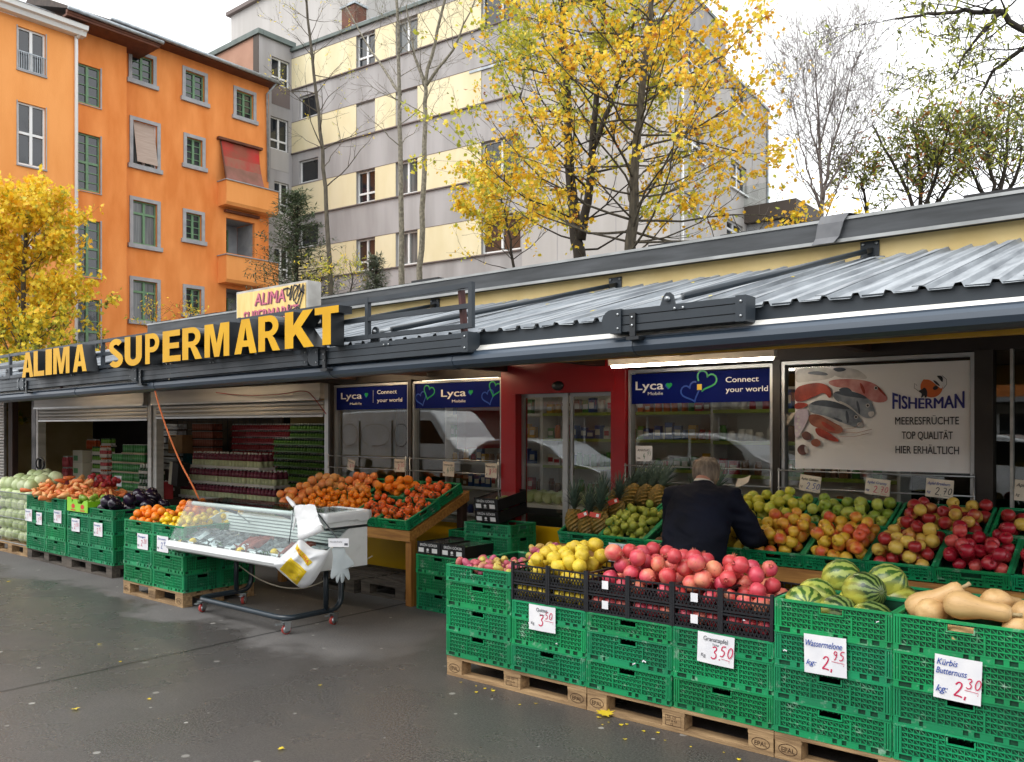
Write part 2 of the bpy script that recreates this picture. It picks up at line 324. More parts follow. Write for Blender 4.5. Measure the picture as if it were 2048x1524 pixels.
M("pane_dark", "#171b1f", "#22282d", rough=.06, scale=.8, spec=.9); M("pane_curtain", "#6f7372", "#494d4e", rough=.12, scale=2, stretch=(5, 5, .3), spec=.8); M("pane_brown", "#3a302b", "#4a3c34", rough=.08, scale=1, spec=.8); M("pane_sky", "#6f7f96", "#56647a", rough=.05, spec=.9)
# ---------------------------------------------------------------- ground: one sheet, wet outside the roof's drip line, dry below it
def ground_mat():
    m = bpy.data.materials.new("wet_asphalt"); m.use_nodes = True; t = m.node_tree; b = t.nodes['Principled BSDF']; N = t.nodes.new; L = t.links.new
    tc = N("ShaderNodeTexCoord"); sp = N("ShaderNodeSeparateXYZ"); L(tc.outputs['Object'], sp.inputs[0])
    def noi(s, d=6, v=None, r=.55):
        n = N("ShaderNodeTexNoise"); n.inputs['Scale'].default_value = s; n.inputs['Detail'].default_value = d; n.inputs['Roughness'].default_value = r; L(v or tc.outputs['Object'], n.inputs['Vector']); return n.outputs['Fac']
    def mth(op, a, c=None, d=None, cl=False):
        n = N("ShaderNodeMath"); n.operation = op; n.use_clamp = cl
        for i, x in enumerate((a, c, d)):
            if x is None: continue
            if isinstance(x, (int, float)): n.inputs[i].default_value = x
            else: L(x, n.inputs[i])
        return n.outputs[0]
    def rng(x, a, c, lo=0., hi=1.):
        n = N("ShaderNodeMapRange"); n.inputs['From Min'].default_value = a; n.inputs['From Max'].default_value = c; n.inputs['To Min'].default_value = lo; n.inputs['To Max'].default_value = hi; L(x, n.inputs['Value']); return n.outputs[0]
    def mix(f, a, c):
        n = N("ShaderNodeMixRGB"); L(f, n.inputs['Fac'])
        for k, x in (('Color1', a), ('Color2', c)):
            if isinstance(x, tuple): n.inputs[k].default_value = (*x, 1)
            else: L(x, n.inputs[k])
        return n.outputs['Color']
    edge = mth('ADD', mth('ADD', sp.outputs['Y'], mth('MULTIPLY', mth('SUBTRACT', noi(1.1, 8), .5), 1.5)), mth('MULTIPLY', mth('SUBTRACT', noi(7, 4), .5), .35))
    dry = rng(edge, 4.05, 4.32)                      # 1 = dry
    # the wet runs further in around the near stack of crates
    near = rng(mth('ADD', sp.outputs['X'], mth('MULTIPLY', noi(3, 6), .9)), -4.9, -4.3)
    dry = mth('MULTIPLY', dry, mth('SUBTRACT', 1., mth('MULTIPLY', near, .9)), cl=True)
    grain = noi(75, 6, None, .75); blotch = noi(.7, 6); stain = noi(2.6, 7)
    wetc = mix(rng(grain, .38, .64), (.022, .0205, .0195), (.125, .118, .111)); wetc = mix(rng(blotch, .35, .65, 0, .45), wetc, (.052, .048, .0445))
    dryc = mix(rng(grain, .38, .64), (.07, .066, .063), (.165, .158, .15)); dryc = mix(rng(stain, .4, .7, 0, .55), dryc, (.085, .081, .077))
    col = mix(dry, wetc, dryc)
    # gum spots
    v = N("ShaderNodeTexVoronoi"); v.voronoi_dimensions = '2D'; v.inputs['Scale'].default_value = 2.6; v.inputs['Randomness'].default_value = 1; L(tc.outputs['Object'], v.inputs['Vector'])
    rad = N("ShaderNodeSeparateColor"); L(v.outputs['Color'], rad.inputs[0])
    spot = rng(mth('SUBTRACT', v.outputs['Distance'], mth('MULTIPLY', rng(rad.outputs[0], .4, 1.), .06)), -.004, .004, 1, 0)
    col = mix(mth('MULTIPLY', spot, rng(rad.outputs[1], 0, 1, .25, .8)), col, (.36, .35, .32))
    # joint in the paving
    jx = mth('ADD', mth('ADD', sp.outputs['X'], 6.22), mth('MULTIPLY', mth('SUBTRACT', noi(3, 5), .5), .05))
    j = rng(mth('ABSOLUTE', jx), .012, .022, 1, 0)
    col = mix(mth('MULTIPLY', j, .8), col, (.008, .008, .008))
    L(col, b.inputs['Base Color'])
    wr = rng(noi(1.6, 5), .35, .65, .2, .36); ro = N("ShaderNodeMixRGB"); L(dry, ro.inputs['Fac']); L(wr, ro.inputs['Color1']); ro.inputs['Color2'].default_value = (.8, .8, .8, 1); L(ro.outputs[0], b.inputs['Roughness'])
    bm = N("ShaderNodeBump"); bm.inputs['Strength'].default_value = .4; bm.inputs['Distance'].default_value = .006; L(mth('SUBTRACT', grain, mth('MULTIPLY', j, .8)), bm.inputs['Height']); L(bm.outputs[0], b.inputs['Normal'])
    MATS["wet_asphalt"] = m
ground_mat()
g = MB(); g.add([(-160, -120, 0), (120, -120, 0), (120, 160, 0), (-160, 160, 0)], [(0, 1, 2, 3)], "wet_asphalt"); g.build("ground", kind="structure")
# ---------------------------------------------------------------- the market hall
YF = 6.85
shop = thing("supermarket", "long single storey supermarket pavilion with corrugated metal canopy and cream parapet", "building", (-8, YF, 0), world=True)
SL, SR = -20.5, 1.5
def fx(u, v=800, Y=YF): return onY(u, v, Y).x
# corrugated canopy
EY, EZ, WY, WZ = 4.3, 2.405, YF - .02, 3.06
b = MB(); p = .15; xs = []
n = int((SR - SL) / p)
for i in range(n + 1):
    x = SL + i * p; xs += [(x, 0), (x + .1, 0), (x + .112, .022), (x + .138, .022)]
def roofz(y): return EZ + (WZ - EZ) * (y - EY) / (WY - EY)
rows = [EY - .06, EY + .5, EY + 1.3, EY + 1.9, WY - .03]
vs = []; fs = []
rg = random.Random(3)
for k, y in enumerate(rows):
    for i, (x, h) in enumerate(xs): vs.append((x, y + (rg.uniform(-.02, .03) if k == 4 else 0), roofz(y) + h + (rg.uniform(-.004, .006))))
m_ = len(xs)
for k in range(len(rows) - 1):
    for i in range(m_ - 1): fs.append((k * m_ + i, k * m_ + i + 1, (k + 1) * m_ + i + 1, (k + 1) * m_ + i))
b.add(vs, fs, "sheet_metal"); b.build("canopy_roof", shop)
# overlap laps of the sheets: thin raised strips across near the eave
b = MB(); rg = random.Random(8)
for i in range(0, n, 3):
    x = SL + i * p + .1; b.bar((x + .004, EY - .058, roofz(EY - .058) + .027), (x + .012, WY - .2, roofz(WY - .2) + .027), .05, .004, "sheet_metal")
b.build("roof_sheet_lap", shop)
b = MB(); b.add([(SL, EY, EZ - .03), (SR, EY, EZ - .03), (SR, WY, 2.62), (SL, WY, 2.62)], [(0, 1, 2, 3)], "ceiling_board")
for i in range(int((SR - SL) / 1.2)): b.box((SL + .4 + i * 1.2, EY + .05, 2.34), (SL + .5 + i * 1.2, WY - .05, 2.40), "brown_wood_dark")
b.build("canopy_ceiling", shop)
b = MB(); b.box((SL, EY - .035, 2.20), (SR, EY - .01, EZ - .002), "anthracite"); b.build("eave_board", shop)
b = MB(); b.box((SL, EY - .008, 2.172), (SR, EY + .05, 2.36), "yellow_edge"); b.build("eave_beam", shop)
def gz(x): return 2.19 + (x + .61) * .0104   # gutter bottom, falling to the left
b = MB(); prof = [(-.0, .0), (-.05, .004), (-.085, .022), (-.1, .05), (-.094, .078), (-.075, .098), (-.075, .108), (-.06, .108), (.0, .104)]
xs_ = [SL, -15.5, -12.2, -9.6, -7.9, -5.24, -3.95, -2.55, SR]
for x0, x1 in zip(xs_, xs_[1:]): b.extr(prof, (x0 + .0015, EY - .055, gz(x0)), (x1 - .0015, EY - .055, gz(x1)), "navy_gutter", smooth=False)
b.build("gutter", shop)
for x in xs_[1:-1]:
    b = MB(); b.extr([(a * 1.03 - .001, c * 1.03 - .002) for a, c in prof], (x - .03, EY - .055, gz(x)), (x + .03, EY - .055, gz(x)), "navy_gutter")
    b.build("gutter_joint", shop)
ztrim = lambda x: 2.275 + (x + 8.5) * .0064
b = MB(); vs = []
for x in (SL, SR): vs += [(x, EY - .11, gz(x) + .1), (x, EY - .108, ztrim(x) - .035), (x, EY - .07, ztrim(x)), (x, EY - .036, ztrim(x)), (x, EY - .036, gz(x) + .1)]
b.add(vs, [(i, (i + 1) % 5, 5 + (i + 1) % 5, 5 + i) for i in range(5)] + [(4, 3, 2, 1, 0), (5, 6, 7, 8, 9)], "white_pvc"); b.build("white_trim", shop)
# parapet
PL = fx(312, 650)
b = MB(); b.box((PL, YF, 2.9), (SR, YF + .2, 3.212), "cream_wall"); b.build("parapet_wall", shop)
b = MB(); b.box((PL - .1, YF - .09, 3.215), (SR, YF + .25, 3.375), "slate_fascia"); b.build("parapet_fascia", shop)
b = MB(); b.box((PL - .1, YF - .105, 3.205), (SR, YF - .092, 3.232), "zinc_edge"); b.box((PL - .1, YF - .10, 3.377), (SR, YF + .3, 3.4), "zinc_edge"); b.build("fascia_strip", shop)
b = MB(); rg = random.Random(5); x = PL
while x < SR:
    l = rg.uniform(.25, .5); b.box((x, YF - .03 + rg.uniform(-.03, .05), 3.402), (x + l, YF + .4, 3.418 + rg.uniform(0, .02)), "rubber", T(0, 0, 0)); x += l + rg.uniform(-.05, .12)
b.build("roof_felt", shop)
# lap of loose roofing felt over the fascia
xx = fx(1690, 470); b = MB(); prof_f = [(0, 3.43), (-.11, 3.425), (-.13, 3.36), (-.125, 3.25), (-.15, 3.2)]
vs = []; fs = []
for i, (dy, z) in enumerate(prof_f): vs += [(xx - .13 - .02 * i, YF + dy, z), (xx + .1 - .035 * i, YF + dy, z), (xx + .1 - .035 * i, YF + dy + .012, z), (xx - .13 - .02 * i, YF + dy + .012, z)]
for i in range(4):
    for j in range(4): fs.append((4 * i + j, 4 * i + (j + 1) % 4, 4 * i + 4 + (j + 1) % 4, 4 * i + 4 + j))
b.add(vs, fs, "felt_grey"); b.build("felt_flap", shop)
b = MB(); b.box((PL, YF + .3, 3.3), (SR, 12.2, 3.36), "slate_fascia"); b.box((SL, YF, 3.0), (PL, 9.4, 3.06), "slate_fascia"); b.build("flat_roof", shop)
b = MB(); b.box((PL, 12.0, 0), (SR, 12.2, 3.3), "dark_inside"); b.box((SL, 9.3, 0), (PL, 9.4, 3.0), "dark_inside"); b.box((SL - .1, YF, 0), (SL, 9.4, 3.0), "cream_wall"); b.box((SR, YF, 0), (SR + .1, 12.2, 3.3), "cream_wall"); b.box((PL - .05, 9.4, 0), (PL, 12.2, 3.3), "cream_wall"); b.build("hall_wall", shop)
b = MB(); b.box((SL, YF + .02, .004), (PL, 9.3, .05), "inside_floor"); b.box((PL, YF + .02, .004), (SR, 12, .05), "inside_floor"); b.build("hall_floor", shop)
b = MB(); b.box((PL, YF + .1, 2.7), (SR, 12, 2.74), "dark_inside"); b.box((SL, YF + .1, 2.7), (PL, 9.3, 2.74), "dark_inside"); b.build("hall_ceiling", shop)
# head board above the openings
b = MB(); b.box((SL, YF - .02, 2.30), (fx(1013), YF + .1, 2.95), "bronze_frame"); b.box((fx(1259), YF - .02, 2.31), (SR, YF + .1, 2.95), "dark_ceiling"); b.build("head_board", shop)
# ---- shutter bays
def post(u0, u1, m, z1=2.3, y0=-.08, y1=.06): q = MB(); q.box((fx(u0), YF + y0, 0), (fx(u1), YF + y1, z1), m); return q.build("post", shop)
post(72, 80, "anthracite"); post(81, 85, "alu_dull"); post(305, 312, "alu_dull"); post(313, 320, "alu_dull", y0=-.06); post(659, 668, "alu"); post(669, 673, "bronze_frame", y0=-.1)
post(22, 30, "brown_wood_dark", y0=-.05); post(-60, -50, "alu_dull")
for u0, u1, zb in ((85, 305, 1.9), (320, 659, 1.925)):
    x0, x1 = fx(u0), fx(u1)
    q = MB(); q.box((x0, YF - .15, 2.12), (x1, YF - .01, 2.32), "alu_dull"); q.box((x0, YF - .165, 2.105), (x1, YF - .14, 2.135), "alu"); s_ = q.build("shutter_box", shop)
    q = MB(); z = zb
    while z < 2.1: q.extr([(-.07, 0), (-.078, .01), (-.08, .03), (-.075, .05), (-.07, .057), (-.06, .057), (-.06, 0)], (x0 + .02, YF, z), (x1 - .02, YF, z), "alu_dull"); z += .06
    q.box((x0 + .02, YF - .085, zb - .03), (x1 - .02, YF - .055, zb - .002), "alu"); q.build("shutter_curtain", shop)
q = MB(); x0, x1 = fx(-40), fx(15)
for i in range(38): q.extr([(-.03, 0), (-.045, .01), (-.05, .03), (-.045, .05), (-.03, .058), (0, .058), (0, 0)], (x0, YF - .02, .05 + i * .06), (x1, YF - .02, .05 + i * .06), "alu_dull")
q.build("shutter_curtain", shop)
# ---- shop windows: frame, pane, yellow base panel
def shopwin(u0, u1, z0, z1, pane=True, base=True):
    x0, x1 = fx(u0), fx(u1); t = .028
    q = MB()
    for a, c in (((x0, z0), (x0 + t, z1)), ((x1 - t, z0), (x1, z1)), ((x0 + t, z1 - t), (x1 - t, z1)), ((x0 + t, z0), (x1 - t, z0 + t))): q.box((a[0], YF - .05, a[1]), (c[0], YF + .03, c[1]), "alu")
    fr = q.build("window_frame", shop)
    q = MB(); q.box((x0 + t, YF - .004, z0 + t), (x1 - t, YF + .004, z1 - t), "glass"); q.build("window_pane", shop)
    if base: q = MB(); q.box((x0, YF - .03, .1), (x1, YF + .03, z0 - .004), "yellow_panel"); q.build("base_panel", shop)
shopwin(674, 824, .72, 2.285); shopwin(831, 1010, .72, 2.285); shopwin(1262, 1551, .72, 2.292); shopwin(1567, 1952, .72, 2.30)
for u0, u1 in ((824, 831), (1551, 1567), (1952, 1990)): q = MB(); q.box((fx(u0) + .002, YF - .07, 0), (fx(u1) - .002, YF + .05, 2.31), "bronze_frame"); q.build("mullion", shop)
q = MB(); q.box((fx(2022), YF - .04, 0), (fx(2028), YF + .02, 2.31), "alu_dull"); q.build("mullion", shop)
q = MB(); q.box((fx(1990), YF - .004, .3), (fx(2020), YF + .004, 2.31), "glass"); q.box((fx(2030), YF - .004, .3), (SR, YF + .004, 2.31), "glass"); q.build("window_pane", shop)
# ---- red entrance with sliding glass doors
x0, x1, x2, x3 = fx(1013), fx(1042), fx(1232), fx(1260)
q = MB(); q.box((x0, YF - .09, 0), (x1, YF + .1, 2.9), "red_paint"); q.box((x2, YF - .09, 0), (x3, YF + .1, 2.9), "red_paint"); q.box((x1, YF - .088, 2.115), (x2, YF + .1, 2.9), "red_paint"); q.box((x1 - .04, YF - .1, 2.10), (x2 + .04, YF - .085, 2.5), "red_paint"); ent = q.build("door_surround", shop)
q = MB(); q.lathe([(.0, .03), (.04, .028), (.055, .015), (.06, 0)], "black_metal", 16, T(fx(1128), YF - .1, 2.17) @ RX(90) @ S(1.2, .8, 1)); q.build("door_sensor", ent)
for u0, u1, yy in ((1043, 1135, .0), (1136, 1231, .03)):
    a, c = fx(u0), fx(u1); d = MB()
    d.box((a, YF + yy, .03), (a + .035, YF + yy + .03, 2.1), "alu"); d.box((c - .06, YF + yy, .03), (c, YF + yy + .03, 2.1), "alu"); d.box((a + .035, YF + yy, 2.065), (c - .06, YF + yy + .03, 2.1), "alu"); d.box((a + .035, YF + yy + .002, .03), (c - .06, YF + yy + .028, .76), "yellow_panel")
    dd = d.build("sliding_door", shop); d = MB(); d.box((a + .035, YF + yy + .012, .762), (c - .06, YF + yy + .018, 2.064), "glass"); d.build("door_pane", dd)
# rails before the windows
for u0, u1 in ((668, 826), (830, 1011), (1260, 1553), (1565, 1956)):
    q = MB()
    for z in (1.41, 1.27): q.tube([(fx(u0, 900), YF - .1, z), (fx(u1, 900), YF - .1, z)], .007, "alu", 6)
    for u in (u0 + 2, u1 - 2): q.tube([(fx(u, 900), YF - .1, .85), (fx(u, 900), YF - .1, 1.43)], .007, "alu", 6)
    q.build("window_rail", shop)
# lit tube below the canopy
def lamp(name, label, xa, xb, y, z, mt="lamp", r=.014, box=True):
    t_ = thing(name, label, "lamp", ((xa + xb) / 2, y, z), world=True)
    q = MB(); q.tube([(xa, y, z), (xb, y, z)], r, mt, 10); q.build("tube", t_)
    q = MB(); q.box((xa - .02, y - .03, z + r * .7), (xb + .02, y + .03, z + .06), "white_pvc"); q.box((xa - .02, y - .008, z + .06), (xa + .0, y + .008, 2.5), "black_metal"); q.box((xb, y - .008, z + .06), (xb + .02, y + .008, 2.5), "black_metal"); q.build("housing", t_)
a = onY(1224, 731, 6.2); c = onY(1546, 713, 6.2)
lamp("tube_lamp", "lit white tube lamp hanging under the canopy above the right blue sign", a.x, c.x, 6.2, a.z - .01)
for i, (x, y) in enumerate(((-3.4, 5.6), (-7.6, 6.25), (-6.2, 6.25), (-10.6, 5.9), (-14.6, 5.9))):
    lamp("batten_lamp", ("warm batten lamp under the canopy, hidden behind the gutter, before the entrance", "warm batten lamp under the canopy close above the left blue sign", "warm batten lamp under the canopy close above the blue sign by the door", "warm batten lamp under the canopy before the right open bay", "warm batten lamp under the canopy before the left open bay")[i], x - .5, x + .5, y, 2.36 if y < 6.2 else 2.42, "lamp_canopy", .018)
# ---------------------------------------------------------------- folded awning arms with their struts
def awning(label, u0, u1, plate, low, zt0):
    yb, yf = EY - .075, EY - .19
    x0 = onY(u0, 700, yf).x; x1 = onY(u1, 700, yf).x; xl = x0 + .07
    t_ = thing("awning_arm", label, "awning arm", (x0, yf, gz(x0) + .13), group="folded awning arms along the gutter", world=True)
    z0 = lambda x: gz(x) + zt0
    h = .125; q = MB()
    def seg(a, c, za, zc, y0, y1, m): # a beam strip following the slope
        q.add([(a, y0, z0(a) + za), (c, y0, z0(c) + za), (c, y1, z0(c) + za), (a, y1, z0(a) + za), (a, y0, z0(a) + zc), (c, y0, z0(c) + zc), (c, y1, z0(c) + zc), (a, y1, z0(a) + zc)],
            [(0, 3, 2, 1), (4, 5, 6, 7), (0, 1, 5, 4), (1, 2, 6, 5), (2, 3, 7, 6), (3, 0, 4, 7)], m)
    for za, zc, yy in ((0, .036, 0), (.036, .042, .012), (.042, .088, .003), (.088, .093, .012), (.093, h, .001)): seg(xl, x1, za, zc, yf + yy, yb, "anthracite")
    q.build("beam", t_)
    q = MB(); c = Vector((xl - .01, 0, z0(xl) + h / 2)); pr = [(-.075, .075)]
    pts = [(xl + .06, -h / 2 - .006)] + [(xl + .0 + .068 * math.cos(R(a)), .068 * math.sin(R(a))) for a in range(270, 89, -20)] + [(xl + .06, h / 2 + .006)]
    q.prism([(x, z0(xl) + h / 2 + z) for x, z in pts], yf - .012, yb + .01, "anthracite"); q.prism([(x - .012, z0(xl) + h / 2 + z * 1.0) for x, z in pts], yf + .03, yb + .05, "black_metal"); q.build("end_cap", t_)
    q = MB(); xb = xl + .12; q.box((xb, yf - .016, z0(xb) - .03), (xb + .035, yf - .0, z0(xb) + h * .8), "black_metal"); q.box((xb - .02, yf - .02, z0(xb) - .05), (xb + .06, yf + .09, z0(xb) - .032), "black_metal")
    q.build("bracket", t_); q = MB(); q.box((x1 - .05, yf - .006, z0(x1) - .004), (x1 + .006, yb, z0(x1) + h + .006), "anthracite"); q.build("end_plate", t_)
    q = MB()
    q = None
    for x, zz in ((xb + .017, .03), (xb + .017, .075), (xl + .04, .1), (xl + .04, .02), (x1 - .02, .025), (x1 - .02, .1), ((xl + x1) / 2, .1), ((xl + x1) / 2 + .05, .1)):
        q = MB(); q.lathe([(.0, .006), (.007, .004), (.008, 0)], "steel", 8, T(x, yf - (.018 if abs(x - xb - .017) < .001 else .012 if x < xb else .007), z0(x) + zz) @ RX(90)); q.build("bolt", t_)
    if low:
        a = onY(low[0], low[1], EY - .1); c = onY(plate[0], plate[1], YF - .03); d = (c - a).normalized()
        q = MB(); q.tube([a + d * .12, c - d * .05], .021, "frame_blue", 10); q.tube([a, a + d * .14], .013, "steel", 10); q.build("strut", t_)
        zt = z0(a.x) + h; q = MB(); q.prism([(a.x - .06, zt - .02), (a.x + .05, zt - .02), (a.x + .03, a.z + .02), (a.x + .012, a.z + .035), (a.x - .012, a.z + .035), (a.x - .03, a.z + .015)], a.y - .035, a.y - .022, "anthracite")
        q.tube([(a.x, a.y - .05, a.z), (a.x, a.y + .03, a.z)], .014, "steel", 10); q.build("strut_bracket", t_)
        q = MB(); q.box((c.x - .07, YF - .012, c.z - .075), (c.x + .07, YF - .001, c.z + .075), "anthracite"); q.bar(c - d * .1, c + d * .02, .05, .035, "black_metal")
        pl = q.build("wall_plate", t_)
        for i in (-1, 1):
            for j in (-1, 1): q = MB(); q.lathe([(0, .012), (.011, .01), (.012, 0)], "steel", 8, T(c.x + i * .05, YF - .013, c.z + j * .055) @ RX(90)); q.build("bolt", pl)
awning("rightmost dark awning arm, its strut bolted beside the grey felt flap", 1205, 1490, (1738, 501), (1342, 599), .13)
awning("dark awning arm below the empty frame end right of the letter T", 617, 935, (1228, 570), (757, 664), .1)
awning("folded dark awning arm under the letters E to R of the yellow lettering", 262, 615, (867, 611), (480, 682), .106)
awning("folded dark awning arm under the short yellow word ALIMA", 40, 264, (640, 640), (186, 733), .128)
awning("folded dark awning arm at the left picture edge", -190, 38, (360, 690), (20, 744), .128)
# ---------------------------------------------------------------- the big yellow lettering on its frame
def slope(x): return .0072 * (x + 5.3)
ls = thing("letter_sign", "big yellow channel letters ALIMA SUPERMARKT on a dark metal frame above the gutter", "sign", (-8, 4.1, 2.3), world=True)
b = MB(); xr = onY(942, 600, 4.12).x; xl = -13.4
for z in (2.68, 2.545, 2.415): b.bar((xl, 4.125, z + slope(xl)), (xr, 4.125, z + slope(xr)), .03, .032, "anthracite")
for u in (942, 735, 480, 205, 20): x = onY(u, 640, 4.12).x; b.box((x - .016, 4.108, 2.40 + slope(x)), (x + .016, 4.142, 2.70 + slope(x)), "anthracite")
b.build("frame", ls)
for u in (926, 586, 337, 119, -60):
    x = onY(u, 700, 4.16).x; b = MB(); b.bar((x, 4.19, gz(x) + .1), (x - .01, 4.155, 2.66 + slope(x)), .035, .035, "rust_brown"); b.build("post", ls)
sL = []
def ribbon_loop(pts, wd):
    l = []; r = []
    for i, p in enumerate(pts):
        a = pts[max(i - 1, 0)]; c = pts[min(i + 1, len(pts) - 1)]; dx, dz = c[0] - a[0], c[1] - a[1]; k = math.hypot(dx, dz) or 1; nx, nz_ = -dz / k * wd / 2, dx / k * wd / 2
        l.append((p[0] + nx, p[1] + nz_)); r.append((p[0] - nx, p[1] - nz_))
    return l + r[::-1]
bowl = [(.36, 1)] + arc(.36, .69, .31, 90, -90, 12)[1:]
GL = {'A': (.72, [[(0, 0), (.23, 1), (.49, 1), (.72, 0), (.5, 0), (.46, .2), (.26, .2), (.22, 0)], [(.3, .38), (.42, .38), (.36, .76)]]),
 'L': (.55, [[(0, 0), (0, 1), (.22, 1), (.22, .2), (.55, .2), (.55, 0)]]), 'I': (.22, [[(0, 0), (0, 1), (.22, 1), (.22, 0)]]),
 'M': (.85, [[(0, 0), (0, 1), (.3, 1), (.425, .4), (.55, 1), (.85, 1), (.85, 0), (.66, 0), (.66, .72), (.51, 0), (.34, 0), (.19, .72), (.19, 0)]]),
 'U': (.66, [[(0, 1)] + arc(.33, .33, .33, 180, 360, 14) + [(.66, 1), (.44, 1)] + arc(.33, .32, .11, 0, -180, 8) + [(.22, 1)]]),
 'P': (.67, [[(0, 0), (0, 1)] + bowl + [(.22, .38), (.22, 0)], [(.22, .83), (.22, .55)] + arc(.34, .69, .14, -90, 90, 8)]),
 'E': (.57, [[(0, 0), (0, 1), (.55, 1), (.55, .81), (.22, .81), (.22, .6), (.52, .6), (.52, .42), (.22, .42), (.22, .19), (.57, .19), (.57, 0)]]),
 'R': (.7, [[(0, 0), (0, 1), (.36, 1)] + arc(.36, .7, .3, 90, -70, 11)[1:] + [(.54, .33), (.71, 0), (.47, 0), (.3, .38), (.22, .38), (.22, 0)], [(.22, .83), (.22, .56)] + arc(.34, .695, .135, -90, 90, 8)]),
 'K': (.74, [[(0, 0), (0, 1), (.22, 1), (.22, .62), (.46, 1), (.72, 1), (.42, .56), (.74, 0), (.49, 0), (.28, .38), (.22, .3), (.22, 0)]]),
 'T': (.62, [[(0, 1), (.62, 1), (.62, .81), (.42, .81), (.42, 0), (.2, 0), (.2, .81), (0, .81)]]),
 'S': (.62, [ribbon_loop(arc(.31, .73, .2, 25, 90, 5, .17) + arc(.31, .73, .2, 100, 235, 8, .17) + arc(.31, .27, .21, 50, -90, 9, .17) + arc(.31, .27, .21, -100, -155, 5, .17), .2)])}
spans = [('A', 127, 193), ('L', 195, 257), ('I', 265, 302), ('M', 310, 405), ('A', 425, 505), ('S', 635, 718), ('U', 728, 828), ('P', 848, 930), ('E', 950, 1055), ('R', 1065, 1178), ('M', 1195, 1340), ('A', 1370, 1500), ('R', 1510, 1635), ('K', 1665, 1835), ('T', 1840, 1980)]
for ch, c0, c1 in spans:
    xa = onY(c0 * .3418, 700, 3.97).x; xb = onY(c1 * .3418, 700, 3.97).x; wd, loops = GL[ch]; h = .281; z0 = 2.368 + slope(xa)
    vs, fs = outline_geo([[(x / wd * (xb - xa), z * h) for x, z in lp] for lp in loops], .125)
    b = MB(); b.v = [(x + xa, y + 4.035, z + z0) for x, y, z in vs]
    b.mi("yellow_paint"); b.mi("black_metal")
    for f in fs:
        p = [Vector(b.v[i]) for i in f]; nn = (p[1] - p[0]).cross(p[2] - p[0]); face = abs(nn.normalized().y) > .8 if nn.length > 0 else False
        b.f.append(f); b.m.append(0 if face and p[0].y < 4.03 else 1); b.s.append(False)
    b.build("letter", ls)
# ---------------------------------------------------------------- old light box on the roof
SY = 6.3; a = onY(473, 588, SY); c = onY(615, 567, SY); x0, x1, zt = a.x, c.x, a.z + .02
bs_ = thing("light_box_sign", "weathered yellow light box with pink ALIMA SUPERMARKT and black graffiti on the roof", "sign", ((x0 + x1) / 2, SY + .1, 2.98), world=True)
b = MB(); b.box((x0, SY, 2.98), (x1, SY + .2, zt), "box_grey"); b.build("casing", bs_)
b = MB(); b.box((x0 + .03, SY - .012, 3.0), (x1 - .03, SY - .001, zt - .03), "box_yellow"); b.build("face", bs_)
b = MB()
for tx, zz, m, dx, y in (("ALIMA", zt - .225, "letter_shadow", .02, .005), ("ALIMA", zt - .215, "letter_pink", 0, .002), ("SUPERMARKT", zt - .435, "letter_shadow", .02, .005), ("SUPERMARKT", zt - .425, "letter_pink", 0, .002)):
    put_text(b, tx, (x0 + x1) / 2 + dx + (.0 if tx == "ALIMA" else .0), zz, .22, m, SY - .02 + y, bold=.014, xs=1.02 if tx == "ALIMA" else .86, shear=.12)
b.build("lettering", bs_)
b = MB(); rg = random.Random(12); gx, gz_ = x1 - .34, zt - .14
strokes = [[(-.12, .07), (-.02, .08), (.02, .06)], [(-.03, .09), (-.05, -.02), (.02, .0), (.05, .1)], [(.06, .1), (.0, -.1), (.06, -.02), (.1, .1)], [(.1, .1), (.2, .08), (.14, -.06), (.08, -.1), (.1, .02), (.22, .1)], [(.12, -.1), (.16, -.15), (.28, .1)], [(.2, .1), (.24, -.02), (.3, .08)], [(.18, -.05), (.24, .02), (.3, -.02)], [(.2, -.18), (.3, .04)], [(-.02, -.13), (.03, -.14), (-.01, -.19), (.05, -.2), (.02, -.23)], [(.05, -.2), (.16, -.17), (.22, -.2)]]
for st in strokes:
    pp = st
    for _ in range(2):
        q = [pp[0]]
        for e, f in zip(pp, pp[1:]): q += [(e[0] * .75 + f[0] * .25, e[1] * .75 + f[1] * .25), (e[0] * .25 + f[0] * .75, e[1] * .25 + f[1] * .75)]
        pp = q + [pp[-1]]
    b.ribbon([(gx + x, gz_ + z) for x, z in pp], .02, "ink_black", SY - .0195)
b.build("graffiti", bs_)
# small roof vent box left of it
b = MB(); a = onY(330, 668, 8.2); c = onY(398, 655, 8.2); b.box((a.x, 8.2, 3.06), (c.x, 8.9, a.z + .06), "box_grey"); b.box((a.x - .05, 8.15, a.z + .061), (c.x + .05, 8.95, a.z + .1), "slate_fascia"); b.build("roof_vent", label="grey roof vent box with dark lid behind the letters E and R", cat="roof vent")
